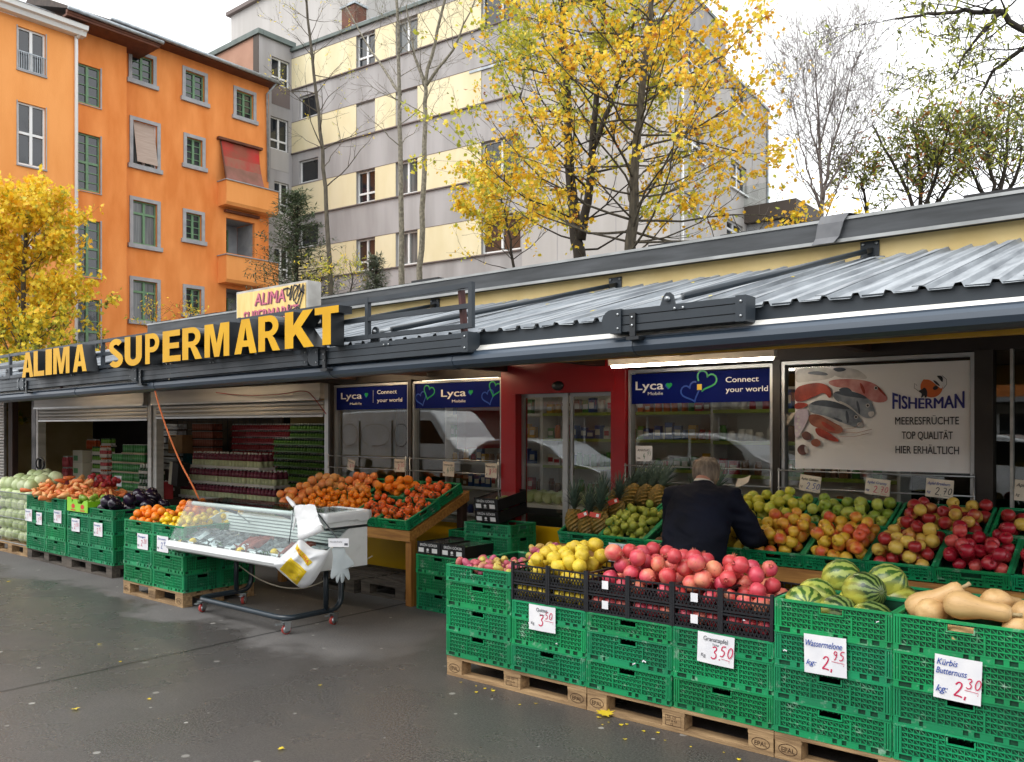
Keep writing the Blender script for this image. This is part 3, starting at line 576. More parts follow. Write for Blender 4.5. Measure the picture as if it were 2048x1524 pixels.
# ---------------------------------------------------------------- blue signs in the window tops
def px2(u, v, Y): p_ = onY(u, v, Y); return p_.x, p_.z
def fit_text(b, s, u0, u1, vb, cap, m, y, bold=.02, Y=YF, align='L', keep=False):
    x0, z = px2(u0, vb, Y); x1 = px2(u1, vb, Y)[0]; vs, fs = text_geo(s, cap / .727, bold, align='LEFT'); wd = max(v[0] for v in vs) - min(v[0] for v in vs); mn = min(v[0] for v in vs)
    k = (x1 - x0) / wd; b.add([((a - mn) * k + x0, y + e, c + z) for a, e, c in vs], fs, m)
def heart_ring(b, cx, cz, s, a, m, y, wd):
    h = heart(cx, cz, s, R(a)); b.ribbon(h + h[:2], wd, m, y)
def blue_sign(label, u0, u1, K, lyca, mob, hrt, conn=None, hearts=(), div=None, chip=None):
    y = YF - .03; x0, x1 = fx(u0) , fx(u1); z0, z1 = 1.978, 2.252
    t_ = thing("shop_sign", label, "sign", ((x0 + x1) / 2, y, z0), world=True)
    b = MB(); b.box((x0, y, z0), (x1, y + .006, z1), "navy_sign"); b.build("panel", t_)
    b = MB(); fit_text(b, "Lyca", *lyca, .082, "sign_white", y - .003, .016); b.build("lettering", t_)
    b = MB(); fit_text(b, "Mobile", *mob, .03, "sign_white", y - .003, 0)
    if conn:
        for s, u_0, u_1, v_ in conn: fit_text(b, s, u_0, u_1, v_, .048, "sign_white", y - .003, .012)
    if div: q0 = px2(*div[0], YF); q1 = px2(*div[1], YF); b.box((q0[0] - .002, y - .003, q1[1]), (q0[0] + .002, y - .002, q0[1]), "sign_white")
    b.build("lettering", t_)
    b = MB(); c = px2(*hrt, YF); b.prism(heart(c[0] - .012, c[1] - .006, .06), y - .0025, y - .0005, "lyca_blue"); b.prism(heart(c[0], c[1], .06), y - .0045, y - .003, "lyca_green")
    for u, v, s, a, m in hearts: c = px2(u, v, YF); heart_ring(b, c[0], c[1], s, a, m, y - (.003 if m == "lyca_green" else .002), .014)
    if chip: c = px2(*chip, YF); b.box((c[0] - .03, y - .006, c[1] - .035), (c[0] + .03, y - .004, c[1] + .05), "navy_sign"); b.box((c[0] - .022, y - .0075, c[1] - .03), (c[0] + .022, y - .0062, c[1] + .02), "chip_yellow")
    b.build("emblem", t_)
k5 = lambda x, y: (650 + x * .1953, 740 + y * .1953)
k6 = lambda x, y: (1000 + x * .2734, 720 + y * .2734)
def sp(k, x0, x1, y): a = k(x0, y); c = k(x1, y); return a[0], c[0], a[1]
blue_sign("leftmost blue window sign, a thin line dividing Lyca Mobile from Connect your world", 677, 821, k5, sp(k5, 185, 400, 300), sp(k5, 277, 397, 358), k5(447, 255), [("Connect", *sp(k5, 555, 757, 247)), ("your world", *sp(k5, 555, 812, 330))], (), (k5(514, 210), k5(514, 335)))
blue_sign("blue window sign with hearts left and right of Lyca Mobile, beside the red door frame", 834, 1007, k5, sp(k5, 1210, 1465, 275), sp(k5, 1322, 1460, 333), k5(1515, 228), None, [(*k5(1085, 225), .17, -18, "lyca_green"), (*k5(1005, 290), .17, 18, "lyca_blue"), (*k5(1760, 190), .17, -18, "lyca_green"), (*k5(1690, 275), .17, 18, "lyca_blue")])
blue_sign("blue window sign with a yellow SIM chip between two hearts, right of the red door", 1266, 1547, k6, sp(k6, 1005, 1210, 221), sp(k6, 1095, 1205, 258), k6(1250, 187), [("Connect", *sp(k6, 1663, 1905, 165)), ("your world", *sp(k6, 1663, 1972, 236))], [(*k6(1520, 150), .19, -22, "lyca_green"), (*k6(1410, 232), .19, 22, "lyca_blue")], None, k6(1473, 195))
# ---------------------------------------------------------------- fish poster
yP = YF - .04
def q8(x, y): return px2(1540 + x * .248, 660 + y * .248, YF)
x0, zt = q8(218, 305); x1, zb = q8(1622, 1118); zb = q8(218, 1112)[1]
ps = thing("fish_poster", "large pale poster with fish and seafood and the word FISHERMAN in the right window", "poster", ((x0 + x1) / 2, yP, zb), world=True)
b = MB(); b.box((x0, yP, zb), (x1, yP + .008, zt - .004), "sign_white"); b.build("panel", ps)
for n_, c_, c2 in (("fish_silver", "#9aa3ac", "#5a6470"), ("fish_back", "#4c5866", "#2f3945"), ("fish_pink", "#cf9a94", "#b2625f"), ("fish_belly", "#d9d6d2", "#b3b0ad"), ("crab_red", "#b8452f", "#7e2419"), ("shrimp", "#a9684f", "#7a4433"), ("octopus", "#cfc4cf", "#a596a6"), ("clam", "#7d5348", "#4f2e2b")): M(n_, c_, c2, rough=.3, scale=9)
def chaikin(p, k=2):
    for _ in range(k):
        o = []
        for i in range(len(p)): a, c = p[i], p[(i + 1) % len(p)]; o += [(a[0] * .75 + c[0] * .25, a[1] * .75 + c[1] * .25), (a[0] * .25 + c[0] * .75, a[1] * .25 + c[1] * .75)]
        p = o
    return p
LAY = [0]
def blob(b, pts, m): LAY[0] += 1; b.prism(chaikin([q8(*p) for p in pts]), yP - .0006 * LAY[0] - .001, yP - .0006 * LAY[0] - .0002, m)
b = MB()
blob(b, [(219, 330), (300, 305), (480, 300), (560, 350), (500, 400), (300, 420), (219, 430)], "fish_belly"); blob(b, [(300, 350), (380, 330), (470, 345), (490, 370), (380, 365)], "fish_back")
blob(b, [(500, 310), (600, 300), (720, 320), (790, 370), (800, 400), (700, 395), (540, 385)], "fish_belly"); blob(b, [(510, 310), (600, 303), (640, 325), (560, 345)], "fish_back")
blob(b, [(480, 410), (600, 395), (740, 400), (860, 430), (930, 500), (968, 555), (940, 585), (850, 585), (760, 530), (640, 480), (500, 450)], "fish_pink"); blob(b, [(540, 455), (650, 478), (760, 528), (850, 582), (760, 545), (640, 490)], "fish_belly"); blob(b, [(735, 420), (765, 445), (785, 500), (775, 525), (750, 480)], "crab_red"); blob(b, [(860, 435), (920, 490), (965, 550), (900, 500)], "crab_red")
blob(b, [(520, 500), (620, 490), (740, 510), (830, 570), (862, 650), (860, 690), (820, 715), (740, 700), (640, 620), (530, 560)], "fish_silver"); blob(b, [(520, 500), (620, 490), (740, 510), (820, 560), (700, 545), (600, 530)], "fish_back"); blob(b, [(545, 560), (650, 600), (740, 690), (800, 712), (740, 702), (640, 630)], "fish_belly"); blob(b, [(715, 560), (735, 600), (745, 660), (735, 690), (725, 640), (712, 600)], "fish_back"); blob(b, [(800, 660), (858, 655), (858, 690), (820, 708)], "fish_belly"); blob(b, [(690, 520), (660, 470), (600, 462), (560, 492), (640, 500)], "fish_back")
blob(b, [(320, 600), (420, 560), (560, 580), (680, 640), (750, 710), (770, 775), (720, 790), (600, 760), (480, 700), (340, 670)], "fish_silver"); blob(b, [(320, 600), (420, 560), (560, 580), (680, 640), (600, 640), (450, 615)], "fish_back"); blob(b, [(345, 668), (480, 695), (600, 752), (720, 786), (600, 770), (470, 712)], "fish_belly"); blob(b, [(632, 640), (652, 680), (655, 730), (642, 762), (632, 720), (626, 680)], "fish_back"); blob(b, [(715, 745), (765, 745), (768, 775), (725, 786)], "fish_belly"); blob(b, [(520, 700), (590, 720), (610, 745), (560, 735)], "fish_back")
for e in ((805, 610), (712, 702), (872, 470)):
    blob(b, [(e[0] + 17 * math.cos(i), e[1] + 17 * math.sin(i)) for i in (0, .9, 1.8, 2.7, 3.6, 4.5, 5.4)], "fish_belly"); blob(b, [(e[0] + 10 * math.cos(i), e[1] + 10 * math.sin(i)) for i in (0, .9, 1.8, 2.7, 3.6, 4.5, 5.4)], "ink_black")
blob(b, [(219, 470), (320, 435), (430, 425), (500, 460), (520, 520), (500, 560), (460, 500), (380, 540), (280, 580), (219, 580)], "crab_red"); blob(b, [(219, 590), (300, 585), (335, 605), (280, 635), (219, 640)], "crab_red")
blob(b, [(219, 650), (320, 625), (340, 690), (320, 740), (290, 800), (250, 870), (222, 870), (219, 760)], "octopus")
for i in range(6): blob(b, [(250 + 14 * math.cos(k) + i * 9 * (1 if i % 2 else -1) * .4, 700 + i * 28 + 13 * math.sin(k)) for k in (0, 1.2, 2.4, 3.6, 4.8)], "fish_belly")
blob(b, [(330, 680), (420, 680), (520, 740), (620, 790), (590, 840), (520, 830), (430, 800), (340, 760)], "shrimp"); blob(b, [(380, 780), (470, 810), (560, 870), (585, 905), (500, 890), (400, 850)], "crab_red"); blob(b, [(430, 730), (500, 760), (560, 810), (520, 815), (450, 775)], "crab_red")
blob(b, [(270, 840), (310, 810), (360, 840), (355, 885), (300, 890)], "clam"); blob(b, [(350, 890), (400, 870), (440, 910), (410, 945), (360, 930)], "shrimp"); blob(b, [(235, 960), (280, 915), (328, 940), (325, 1000), (270, 1012)], "clam"); blob(b, [(300, 930), (328, 945), (325, 995), (305, 985)], "fish_belly")
for pts in (((600, 820), (720, 830), (840, 800)), ((580, 860), (700, 860), (820, 830)), ((610, 800), (700, 790), (760, 740))): b.ribbon([q8(*p) for p in pts], .003, "shrimp", yP - .02)
b.build("fish_picture", ps)
b = MB()
def fitq(s, xa, xb, yb, cap, m, bold, bend=None):
    X0, z = q8(xa, yb); X1 = q8(xb, yb)[0]; z = z - 0; cp = q8(xa, yb - cap)[1] - z
    vs, fs = text_geo(s, cp / .727, bold, align='LEFT'); mn = min(v[0] for v in vs); k = (X1 - X0) / (max(v[0] for v in vs) - mn)
    vs = [((a - mn) * k + X0, yP - .003 + e, c + z) for a, e, c in vs]
    if bend:
        xc, hw = (X0 + X1) / 2, (X1 - X0) / 2; vs = [(x, y, z + (zz - z) * (1 + bend * ((x - xc) / hw) ** 2)) for x, y, zz in vs]
    b.add(vs, fs, m)
fitq("MEERESFRÜCHTE", 1022, 1535, 762, 62, "ink_black", .012); fitq("TOP QUALITÄT", 1075, 1485, 877, 62, "ink_black", .012); fitq("HIER ERHÄLTLICH", 1025, 1535, 992, 62, "ink_black", .012)
fitq("FISHERMAN", 1000, 1580, 636, 82, "sign_indigo", .035, .68); b.build("lettering", ps)
b = MB(); LAY[0] = 3
blob(b, [(1315 + 92 * math.cos(i * .5), 460 + 88 * math.sin(i * .5)) for i in range(13)], "sign_orange")
blob(b, [(1232, 385), (1270, 362), (1340, 362), (1400, 400), (1408, 450), (1395, 480), (1360, 450), (1300, 400), (1250, 402)], "sign_white"); blob(b, [(1350, 368), (1406, 372), (1406, 430), (1380, 400)], "ink_black"); blob(b, [(1320, 400), (1360, 420), (1390, 460), (1350, 440)], "ink_black")
blob(b, [(1240, 480), (1258, 462), (1276, 480), (1282, 510), (1276, 546), (1262, 548), (1256, 525), (1240, 548), (1228, 546), (1240, 515), (1212, 500), (1214, 490)], "ink_black"); blob(b, [(1320, 470), (1350, 445), (1375, 470), (1340, 490)], "ink_black")
b.ribbon([q8(*p) for p in ((1214, 495), (1178, 470), (1180, 432), (1200, 450))], .003, "ink_black", yP - .01); b.ribbon([q8(*p) for p in ((1400, 370), (1436, 400), (1438, 440), (1410, 475))], .003, "ink_black", yP - .01)
b.build("emblem", ps)
b = MB(); fit_text(b, "y", 1566, 1592, 842, .11, "paper_warm", YF - .006, .03); b.build("window_letter", shop)
# ---------------------------------------------------------------- crates
def side_mesh(name, W, h, green=True, hole=True):
    b = MB(); g = "crate_green" if green else "crate_black"; rc = "crate_recess_shade" if green else "crate_black"; hw = W / 2 - .004; band = .036 if h > .14 else .03
    hz0, hz1, hh = h - .048, h - .02, .056
    def seg(s0, s1, z0, z1, y0, y1, m): # box that leaves the hand hole free
        if hole and z1 > hz0 and z0 < hz1 and s1 > -hh and s0 < hh:
            if s0 < -hh: b.box((s0, y0, z0), (-hh, y1, z1), m)
            if s1 > hh: b.box((hh, y0, z0), (s1, y1, z1), m)
            a, c = max(s0, -hh), min(s1, hh)
            if z0 < hz0: b.box((a, y0, z0), (c, y1, hz0), m)
            if z1 > hz1: b.box((a, y0, hz1), (c, y1, z1), m)
        else: b.box((s0, y0, z0), (s1, y1, z1), m)
    if green:
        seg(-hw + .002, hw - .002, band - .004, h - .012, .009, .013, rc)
        b.box((-hw, -.002, h - .012), (hw, .018, h), g)
        z0, z1 = band, h - .012; nr = 5 if h > .14 else 3; nc = max(6, int(W / .03)); e = .034
        for i in range(1, nr): z = z0 + (z1 - z0) * i / nr; seg(-hw + e, hw - e, z - .0022, z + .0022, .001, .009, g)
        for i in range(nc + 1):
            s = -hw + e + (2 * hw - 2 * e) * i / nc
            seg(s - .0016, s + .0016, z0, z1, .003, .009, g)
            if i < nc:
                s2 = -hw + e + (2 * hw - 2 * e) * (i + 1) / nc
                for j in range(nr):
                    a, c = z0 + (z1 - z0) * j / nr, z0 + (z1 - z0) * (j + 1) / nr
                    if hole and c > hz0 and a < hz1 and s2 > -hh and s < hh: continue
                    b.bar((s, .0065, c), (s2, .0065, a), .004, .0022, g, (0, 1, 0))
        for sg in (-1, 1):
            for k in range(3): s = sg * (hw - .004 - k * .012); b.box((s - .004, -.001, z0), (s + .004, .009, z1), g)
            b.box((sg * W * .17 - .003, -.002, z0), (sg * W * .17 + .003, .009, z0 + (z1 - z0) * .72), g)
        if hole: b.box((-hh - .006, -.003, hz0 - .006), (hh + .006, .009, hz0), g); b.box((-hh - .006, -.003, hz0), (-hh, .009, hz1), g); b.box((hh, -.003, hz0), (hh + .006, .009, hz1), g)
        cuts = [-.46, -.36, -.3, -.27, -.2, -.02, .02, .06, .1, .14, .24, .3, .34, .4, .46]; q = [-.5] + cuts + [.5]; on = True
        for i in range(len(q) - 1):
            w0, w1 = q[i] * 2 * hw, q[i + 1] * 2 * hw; low = (i % 2) == 1 and w1 - w0 < .1 * W
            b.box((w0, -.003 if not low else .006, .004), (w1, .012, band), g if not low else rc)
        b.box((-hw, -.004, band - .005), (hw, .004, band), g); b.box((-hw, -.004, .0), (hw, .004, .006), g)
    else:
        n = 7; b.box((-hw, -.002, h - .016), (hw, .008, h - .006), g); b.box((-hw, -.001, .0), (hw, .008, .012), g); b.box((-hw, -.001, h * .52), (hw, .008, h * .62), g)
        for sg in (-1, 1): b.box((sg * hw - .009, -.004, 0), (sg * hw + .009, .014, h + .008), g)
        for i in range(1, n): s = -hw + 2 * hw * i / n; b.box((s - .003, 0, h * .6), (s + .003, .007, h - .01), g)
        m2 = 12
        for i in range(m2):
            s = -hw + 2 * hw * i / m2; s2 = -hw + 2 * hw * (i + 1) / m2
            b.bar((s, .004, .01), (s2, .004, h * .53), .005, .006, g, (0, 1, 0)); b.bar((s2, .004, .01), (s, .004, h * .53), .005, .006, g, (0, 1, 0))
        b.box((-hw, .006, .02), (hw, .008, .03), g)
    return b
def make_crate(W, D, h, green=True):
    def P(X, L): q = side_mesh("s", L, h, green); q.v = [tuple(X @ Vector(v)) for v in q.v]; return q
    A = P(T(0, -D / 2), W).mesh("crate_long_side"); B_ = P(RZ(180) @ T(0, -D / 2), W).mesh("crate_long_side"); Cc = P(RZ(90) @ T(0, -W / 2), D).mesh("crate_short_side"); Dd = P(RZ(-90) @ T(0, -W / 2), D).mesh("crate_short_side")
    f = MB(); f.box((-W / 2 + .014, -D / 2 + .014, .004), (W / 2 - .014, D / 2 - .014, .012), "crate_recess_shade" if green else "crate_black")
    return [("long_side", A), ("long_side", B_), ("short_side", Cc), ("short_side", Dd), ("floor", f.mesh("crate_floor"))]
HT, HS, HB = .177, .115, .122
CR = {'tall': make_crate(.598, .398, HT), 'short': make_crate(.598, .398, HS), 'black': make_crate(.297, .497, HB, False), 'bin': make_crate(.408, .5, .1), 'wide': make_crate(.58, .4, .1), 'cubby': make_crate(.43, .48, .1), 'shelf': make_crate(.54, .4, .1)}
def crate(kind, mat, label, group):
    return inst(None, "plastic_crate", mat, label, "crate", group, CR[kind])
ORD = ["bottom", "second", "third", "topmost"]
def stack(cx, cy, z, kinds, where, rz=0, group="green crates stacked on pallets", jit=.004):
    n = len(kinds)
    for i, k in enumerate(kinds):
        if k:
            nm = "lowest" if i == 0 else "uppermost" if i == n - 1 else ["", "second", "third", "fourth"][i]
            crate(k, T(cx + rnd.uniform(-jit, jit), cy + rnd.uniform(-jit, jit), z) @ RZ(rz + rnd.uniform(-.4, .4)), ("%s green crate %s" % (nm, where)) if i in (0, n - 1) else ("%s green crate from the ground %s" % (nm, where)), group)
        z += HT if k == 'tall' or not k else HS
    return z
# ---------------------------------------------------------------- pallets
def pallet(cx, cy, label, wood="pallet_wood", epal=True, L_=1.2, D_=.8, rz=0):
    t_ = thing("pallet", label, "pallet", (cx, cy, 0), R(rz), "wooden pallets under the crates")
    for i in range(5):
        wd = .145 if i % 2 == 0 else .1; y = -D_ / 2 + [.0725, .24, .4, .56, .7275][i]
        b = MB(); b.box((-L_ / 2, y - wd / 2, .122), (L_ / 2, y + wd / 2, .144), wood); b.build("deck_board", t_)
    for x in (-L_ / 2 + .0725, 0, L_ / 2 - .0725):
        b = MB(); b.box((x - .0725, -D_ / 2 + .001, .1), (x + .0725, D_ / 2 - .001, .1215), wood); b.build("stringer_board", t_)
        for y in (-D_ / 2 + .051, 0, D_ / 2 - .051):
            b = MB(); b.box((x - .07, y - .05, .0225), (x + .07, y + .05, .0995), wood); bl = b.build("block", t_)
            if epal and y < -.2:
                q = MB(); yy = y - .0515
                if abs(x) > .1: put_text(q, "EPAL", x, .045, .036, "burn", yy, bold=.004, xs=.95); e = [(x + .05 * math.cos(k * PI / 12), .059 + .029 * math.sin(k * PI / 12)) for k in range(25)]; q.ribbon(e, .0035, "burn", yy)
                else:
                    for k in range(3): put_text(q, ["DE 127", "HT-0 43", "12"][k], x - .01, .075 - .02 * k, .02, "burn", yy)
                    e = [(x - .05, .035), (x + .05, .035), (x + .05, .092), (x - .05, .092), (x - .05, .035)]; q.ribbon(e, .003, "burn", yy)
                q.build("stamp", bl)
    for y in (-D_ / 2 + .051, 0, D_ / 2 - .051): b = MB(); b.box((-L_ / 2, y - .05, 0.001), (L_ / 2, y + .05, .022), wood); b.build("bottom_board", t_)
for i, s in enumerate(("light wooden pallet stamped EPAL under the prickly pears and quinces", "light wooden pallet stamped EPAL under the pomegranates", "light wooden pallet stamped EPAL under the watermelons and butternut squashes")): pallet(-3.6 + 1.205 * i, 4.79, s)
pallet(-8.33, 4.77, "wooden pallet under the crates of oranges and lemons"); pallet(-10.48, 5.1, "grey wooden pallet under the aubergines", "pallet_grey", False); pallet(-11.72, 5.12, "dark wooden pallet under the bagged onions", "pallet_grey", False); pallet(-13.0, 5.15, "wooden pallet under the cabbage cage at the left edge", "pallet_wood", False, 1.2)
pallet(-7.6, 6.3, "dark empty pallet below the left end of the orange table", "pallet_grey", False); pallet(-6.35, 6.35, "dark empty pallet below the right end of the orange table", "pallet_grey", False)
# ---------------------------------------------------------------- fruit meshes
def fmat(*a, **k): return M(*a, **k)
fmat("apple_yellowred", "#dfb63a", "#c4502f", rough=.36, spots=.35, scale=9, rmix=.5, lo=.42, hi=.72, rval=.12); fmat("apple_gold", "#c9bf3a", "#a9b23c", rough=.32, scale=9, rmix=.3, rval=.1); fmat("apple_green", "#8fa63a", "#a8b04a", rough=.3, scale=9, rmix=.3, rval=.12)
fmat("apple_redyellow", "#a32a2c", "#cbab4c", rough=.34, spots=.3, scale=8, rmix=.75, lo=.42, hi=.68, rval=.12); fmat("apple_red", "#a0172b", "#c0534a", rough=.34, spots=.3, scale=11, rmix=.4, lo=.5, hi=.75, rval=.15); fmat("stem", "#5a4a2a", rough=.8)
fmat("pomegranate", "#cc4753", "#d98c6c", rough=.42, spots=.45, scale=11, rmix=.3, lo=.48, hi=.75, rval=.15, rhue=.008, bump=.08, bs=30); fmat("pom_crown", "#8a3a2c", "#c2785a", rough=.7, scale=30)
fmat("quince", "#dfc53a", "#c6a92e", rough=.55, spots=.5, scale=14, rmix=.3, rval=.1, bump=.1, bs=35); fmat("pear", "#a3a83c", "#7f8a30", rough=.5, spots=.5, scale=20, rmix=.4, rval=.15); fmat("kiwi", "#7a5636", "#5e4026", rough=.85, scale=40, rval=.15, bump=.2, bs=90)
fmat("orange", "#f08a12", "#e57508", rough=.45, spots=.15, scale=12, rmix=.5, rval=.08, bump=.12, bs=160); fmat("lemon", "#eec722", "#e3b81c", rough=.4, scale=12, rmix=.5, rval=.08, bump=.1, bs=120); fmat("clementine", "#f08c1c", "#e57f14", rough=.38, scale=12, rval=.08, bump=.1, bs=160)
fmat("grapefruit", "#e99a4a", "#e27f45", rough=.4, scale=8, rmix=.5, rval=.08, bump=.08, bs=140); fmat("pomelo", "#dba05a", "#d88a50", rough=.35, scale=8, rmix=.6, rval=.12); fmat("persimmon", "#ea6f22", "#d8571f", rough=.3, scale=8, rmix=.5, rval=.15); fmat("leaf_dark", "#3f4a2a", "#5b4f33", rough=.6, scale=20)
fmat("prickly", "#b8566a", "#b5a04f", rough=.5, scale=7, rmix=.9, lo=.4, hi=.62, rval=.15, rhue=.02); fmat("butternut", "#d1ab76", "#b9935e", rough=.5, spots=.3, scale=5, stretch=(5, 5, .6), rval=.07); fmat("gourd_stem", "#a8946e", rough=.8)
fmat("pine_body", "#93702f", "#57501f", rough=.6, scale=60, rval=.15); fmat("pine_leaf", "#55685a", "#384a3e", rough=.5, scale=30); fmat("cabbage", "#d6dfb4", "#b3c586", rough=.45, scale=5, stretch=(1, 1, 2), rval=.1, bump=.25, bs=14); fmat("avocado", "#8aa83c", "#6f8f2e", rough=.4, scale=10, rval=.15)
fmat("aubergine", "#2c1c33", "#1a1220", rough=.2, scale=5, rval=.2); fmat("net_orange", "#e3904c", "#d56a3a", rough=.55, scale=26, rmix=.2, rval=.1, bump=.3, bs=60); fmat("net_red", "#a8222a", "#7c151d", rough=.55, scale=30, bump=.3, bs=60); fmat("carrot_pale", "#ecb478", "#e09a58", rough=.5, scale=20, rval=.1)
def melon_mat(name, dark, light, n, tilt=0):
    m = bpy.data.materials.new(name); m.use_nodes = True; MATS[name] = m; t = m.node_tree; b = t.nodes['Principled BSDF']; N = t.nodes.new; L = t.links.new
    tc = N("ShaderNodeTexCoord"); oi = N("ShaderNodeObjectInfo"); sp = N("ShaderNodeSeparateXYZ"); L(tc.outputs['Object'], sp.inputs[0])
    at = N("ShaderNodeMath"); at.operation = 'ARCTAN2'; L(sp.outputs[0], at.inputs[0]); L(sp.outputs[1], at.inputs[1])
    nz = N("ShaderNodeTexNoise"); nz.inputs['Scale'].default_value = 19; nz.inputs['Detail'].default_value = 4; nz.inputs['Roughness'].default_value = .7; L(tc.outputs['Object'], nz.inputs['Vector'])
    a = N("ShaderNodeMath"); a.operation = 'MULTIPLY_ADD'; a.inputs[1].default_value = n; L(at.outputs[0], a.inputs[0]); k = N("ShaderNodeMath"); k.operation = 'MULTIPLY'; k.inputs[1].default_value = 8; L(nz.outputs['Fac'], k.inputs[0]); L(k.outputs[0], a.inputs[2])
    s = N("ShaderNodeMath"); s.operation = 'SINE'; L(a.outputs[0], s.inputs[0]); r = N("ShaderNodeMapRange"); r.inputs['From Min'].default_value = -.35; r.inputs['From Max'].default_value = .25; L(s.outputs[0], r.inputs['Value'])
    mx = N("ShaderNodeMixRGB"); mx.inputs['Color1'].default_value = lin(dark); mx.inputs['Color2'].default_value = lin(light); L(r.outputs[0], mx.inputs['Fac'])
    n2 = N("ShaderNodeTexNoise"); n2.inputs['Scale'].default_value = 4; L(tc.outputs['Object'], n2.inputs['Vector']); r2 = N("ShaderNodeMapRange"); r2.inputs['From Min'].default_value = .52; r2.inputs['From Max'].default_value = .75; L(n2.outputs['Fac'], r2.inputs['Value'])
    m2 = N("ShaderNodeMixRGB"); m2.inputs['Color2'].default_value = lin("#cfc84f"); L(r2.outputs[0], m2.inputs['Fac']); L(mx.outputs[0], m2.inputs['Color1']); L(m2.outputs[0], b.inputs['Base Color']); b.inputs['Roughness'].default_value = .3
melon_mat("melon_dark", "#1f3618", "#6a7d42", 14); melon_mat("melon_light", "#3b5c26", "#9aa853", 10)
def lathe_mesh(name, prof, r, m, n=16, fn=None, stem=None, extra=None):
    b = MB(); b.lathe([(a * r, z * r) for a, z in prof], m, n, fn=fn)
    if stem: b.tube([(0, 0, stem[0] * r), (.05 * r, .02 * r, stem[1] * r)], stem[2] * r, "stem", 6)
    if extra: extra(b)
    return b.mesh(name)
AP = [(0, -.72), (.18, -.8), (.45, -.84), (.75, -.62), (.95, -.2), (1, .15), (.9, .55), (.66, .8), (.38, .84), (.15, .7), (0, .58)]
SPH = [(0, -1), (.35, -.93), (.66, -.75), (.88, -.47), (1, 0), (.88, .47), (.66, .75), (.35, .93), (.08, .98), (0, .95)]
def app(m): return lathe_mesh("apple_mesh", AP, 1, m, 16, stem=(.55, .95, .035))
U = {k: lathe_mesh(k + "_mesh", AP, .0435, k, 22, fn=lambda a, i: 1 + .014 * math.cos(5 * a) * (1 if i < 4 else .3), stem=(.55, .98, .04)) for k in ("apple_yellowred", "apple_gold", "apple_green", "apple_redyellow", "apple_red")}
def crown(b):
    r = .051
    for i in range(6):
        a = i * PI / 3; c, s = math.cos(a), math.sin(a)
        b.add([(c * .2 * r - s * .1 * r, s * .2 * r + c * .1 * r, .92 * r), (c * .2 * r + s * .1 * r, s * .2 * r - c * .1 * r, .92 * r), (c * .3 * r, s * .3 * r, 1.3 * r), (c * .1 * r, s * .1 * r, .95 * r)], [(0, 1, 2), (1, 3, 2), (3, 0, 2)], "pom_crown")
U["pomegranate"] = lathe_mesh("pomegranate_mesh", [(0, -.9), (.3, -.92), (.66, -.75), (.9, -.4), (1, .05), (.9, .48), (.66, .76), (.4, .88), (.24, .93), (.2, 1.05), (.14, .96), (0, .9)], .051, "pomegranate", 18, fn=lambda a, i: 1 + .035 * math.cos(6 * a + .5) * (1 if 2 < i < 8 else .2), extra=crown)
U["quince"] = lathe_mesh("quince_mesh", [(0, -.8), (.15, -.9), (.5, -.85), (.85, -.55), (1, -.1), (.93, .35), (.7, .75), (.45, 1.0), (.22, 1.12), (0, 1.05)], .049, "quince", 18, fn=lambda a, i: 1 + .075 * math.cos(5 * a + 1) + .03 * math.sin(3 * a), stem=(1.0, 1.2, .08))
U["pear"] = lathe_mesh("pear_mesh", [(0, -.92), (.4, -.95), (.82, -.65), (1, -.2), (.86, .25), (.58, .7), (.42, 1.1), (.25, 1.32), (0, 1.36)], .033, "pear", 14, stem=(1.3, 1.75, .05))
U["kiwi"] = lathe_mesh("kiwi_mesh", [(a, z * 1.25) for a, z in SPH], .027, "kiwi", 12)
for nm, rr_, sq in (("orange", .042, .96), ("clementine", .0355, .86), ("grapefruit", .05, .95), ("pomelo", .06, .9)): U[nm] = lathe_mesh(nm + "_mesh", [(a, z * sq) for a, z in SPH], rr_, nm, 16, stem=(.9 * sq, .97 * sq, .06))
U["mango"] = lathe_mesh("mango_mesh", [(a, z * 1.25) for a, z in SPH], .043, "orange", 16)
U["lemon"] = lathe_mesh("lemon_mesh", [(0, -1.35), (.12, -1.3), (.22, -1.12), (.58, -.88), (.9, -.45), (1, 0), (.9, .45), (.58, .88), (.2, 1.15), (.1, 1.3), (0, 1.32)], .032, "lemon", 16)
def calyx(b):
    r = .04; rg = random.Random(4)
    for i in range(4):
        a = i * PI / 2 + .3; c, s = math.cos(a), math.sin(a); b.add([(0, 0, .8 * r), (c * .5 * r - s * .3 * r, s * .5 * r + c * .3 * r, .82 * r), (c * 1.0 * r, s * 1.0 * r, .62 * r), (c * .5 * r + s * .3 * r, s * .5 * r - c * .3 * r, .82 * r)], [(0, 1, 2, 3)], "leaf_dark")
    for i in range(0):
        a = rg.uniform(0, 6.3); c, s = math.cos(a), math.sin(a); l = rg.uniform(1.6, 2.6) * r; b.add([(0, 0, .8 * r), (c * l * .5 - s * .4 * r, s * l * .5 + c * .4 * r, 1.15 * r), (c * l, s * l, .8 * r), (c * l * .5 + s * .4 * r, s * l * .5 - c * .4 * r, 1.05 * r)], [(0, 1, 2, 3)], "leaf_dark")
U["persimmon"] = lathe_mesh("persimmon_mesh", [(a, z * .85) for a, z in SPH], .04, "persimmon", 14, extra=calyx)
U["prickly_pear"] = lathe_mesh("prickly_pear_mesh", [(0, -1.6), (.3, -1.5), (.72, -1.1), (1, -.2), (1, .4), (.8, 1.1), (.55, 1.5), (.45, 1.55), (.3, 1.47), (0, 1.45)], .026, "prickly", 12)
U["avocado"] = lathe_mesh("avocado_mesh", [(0, -1), (.5, -.9), (.95, -.4), (1, 0), (.8, .6), (.5, 1.1), (.2, 1.35), (0, 1.38)], .036, "avocado", 14)
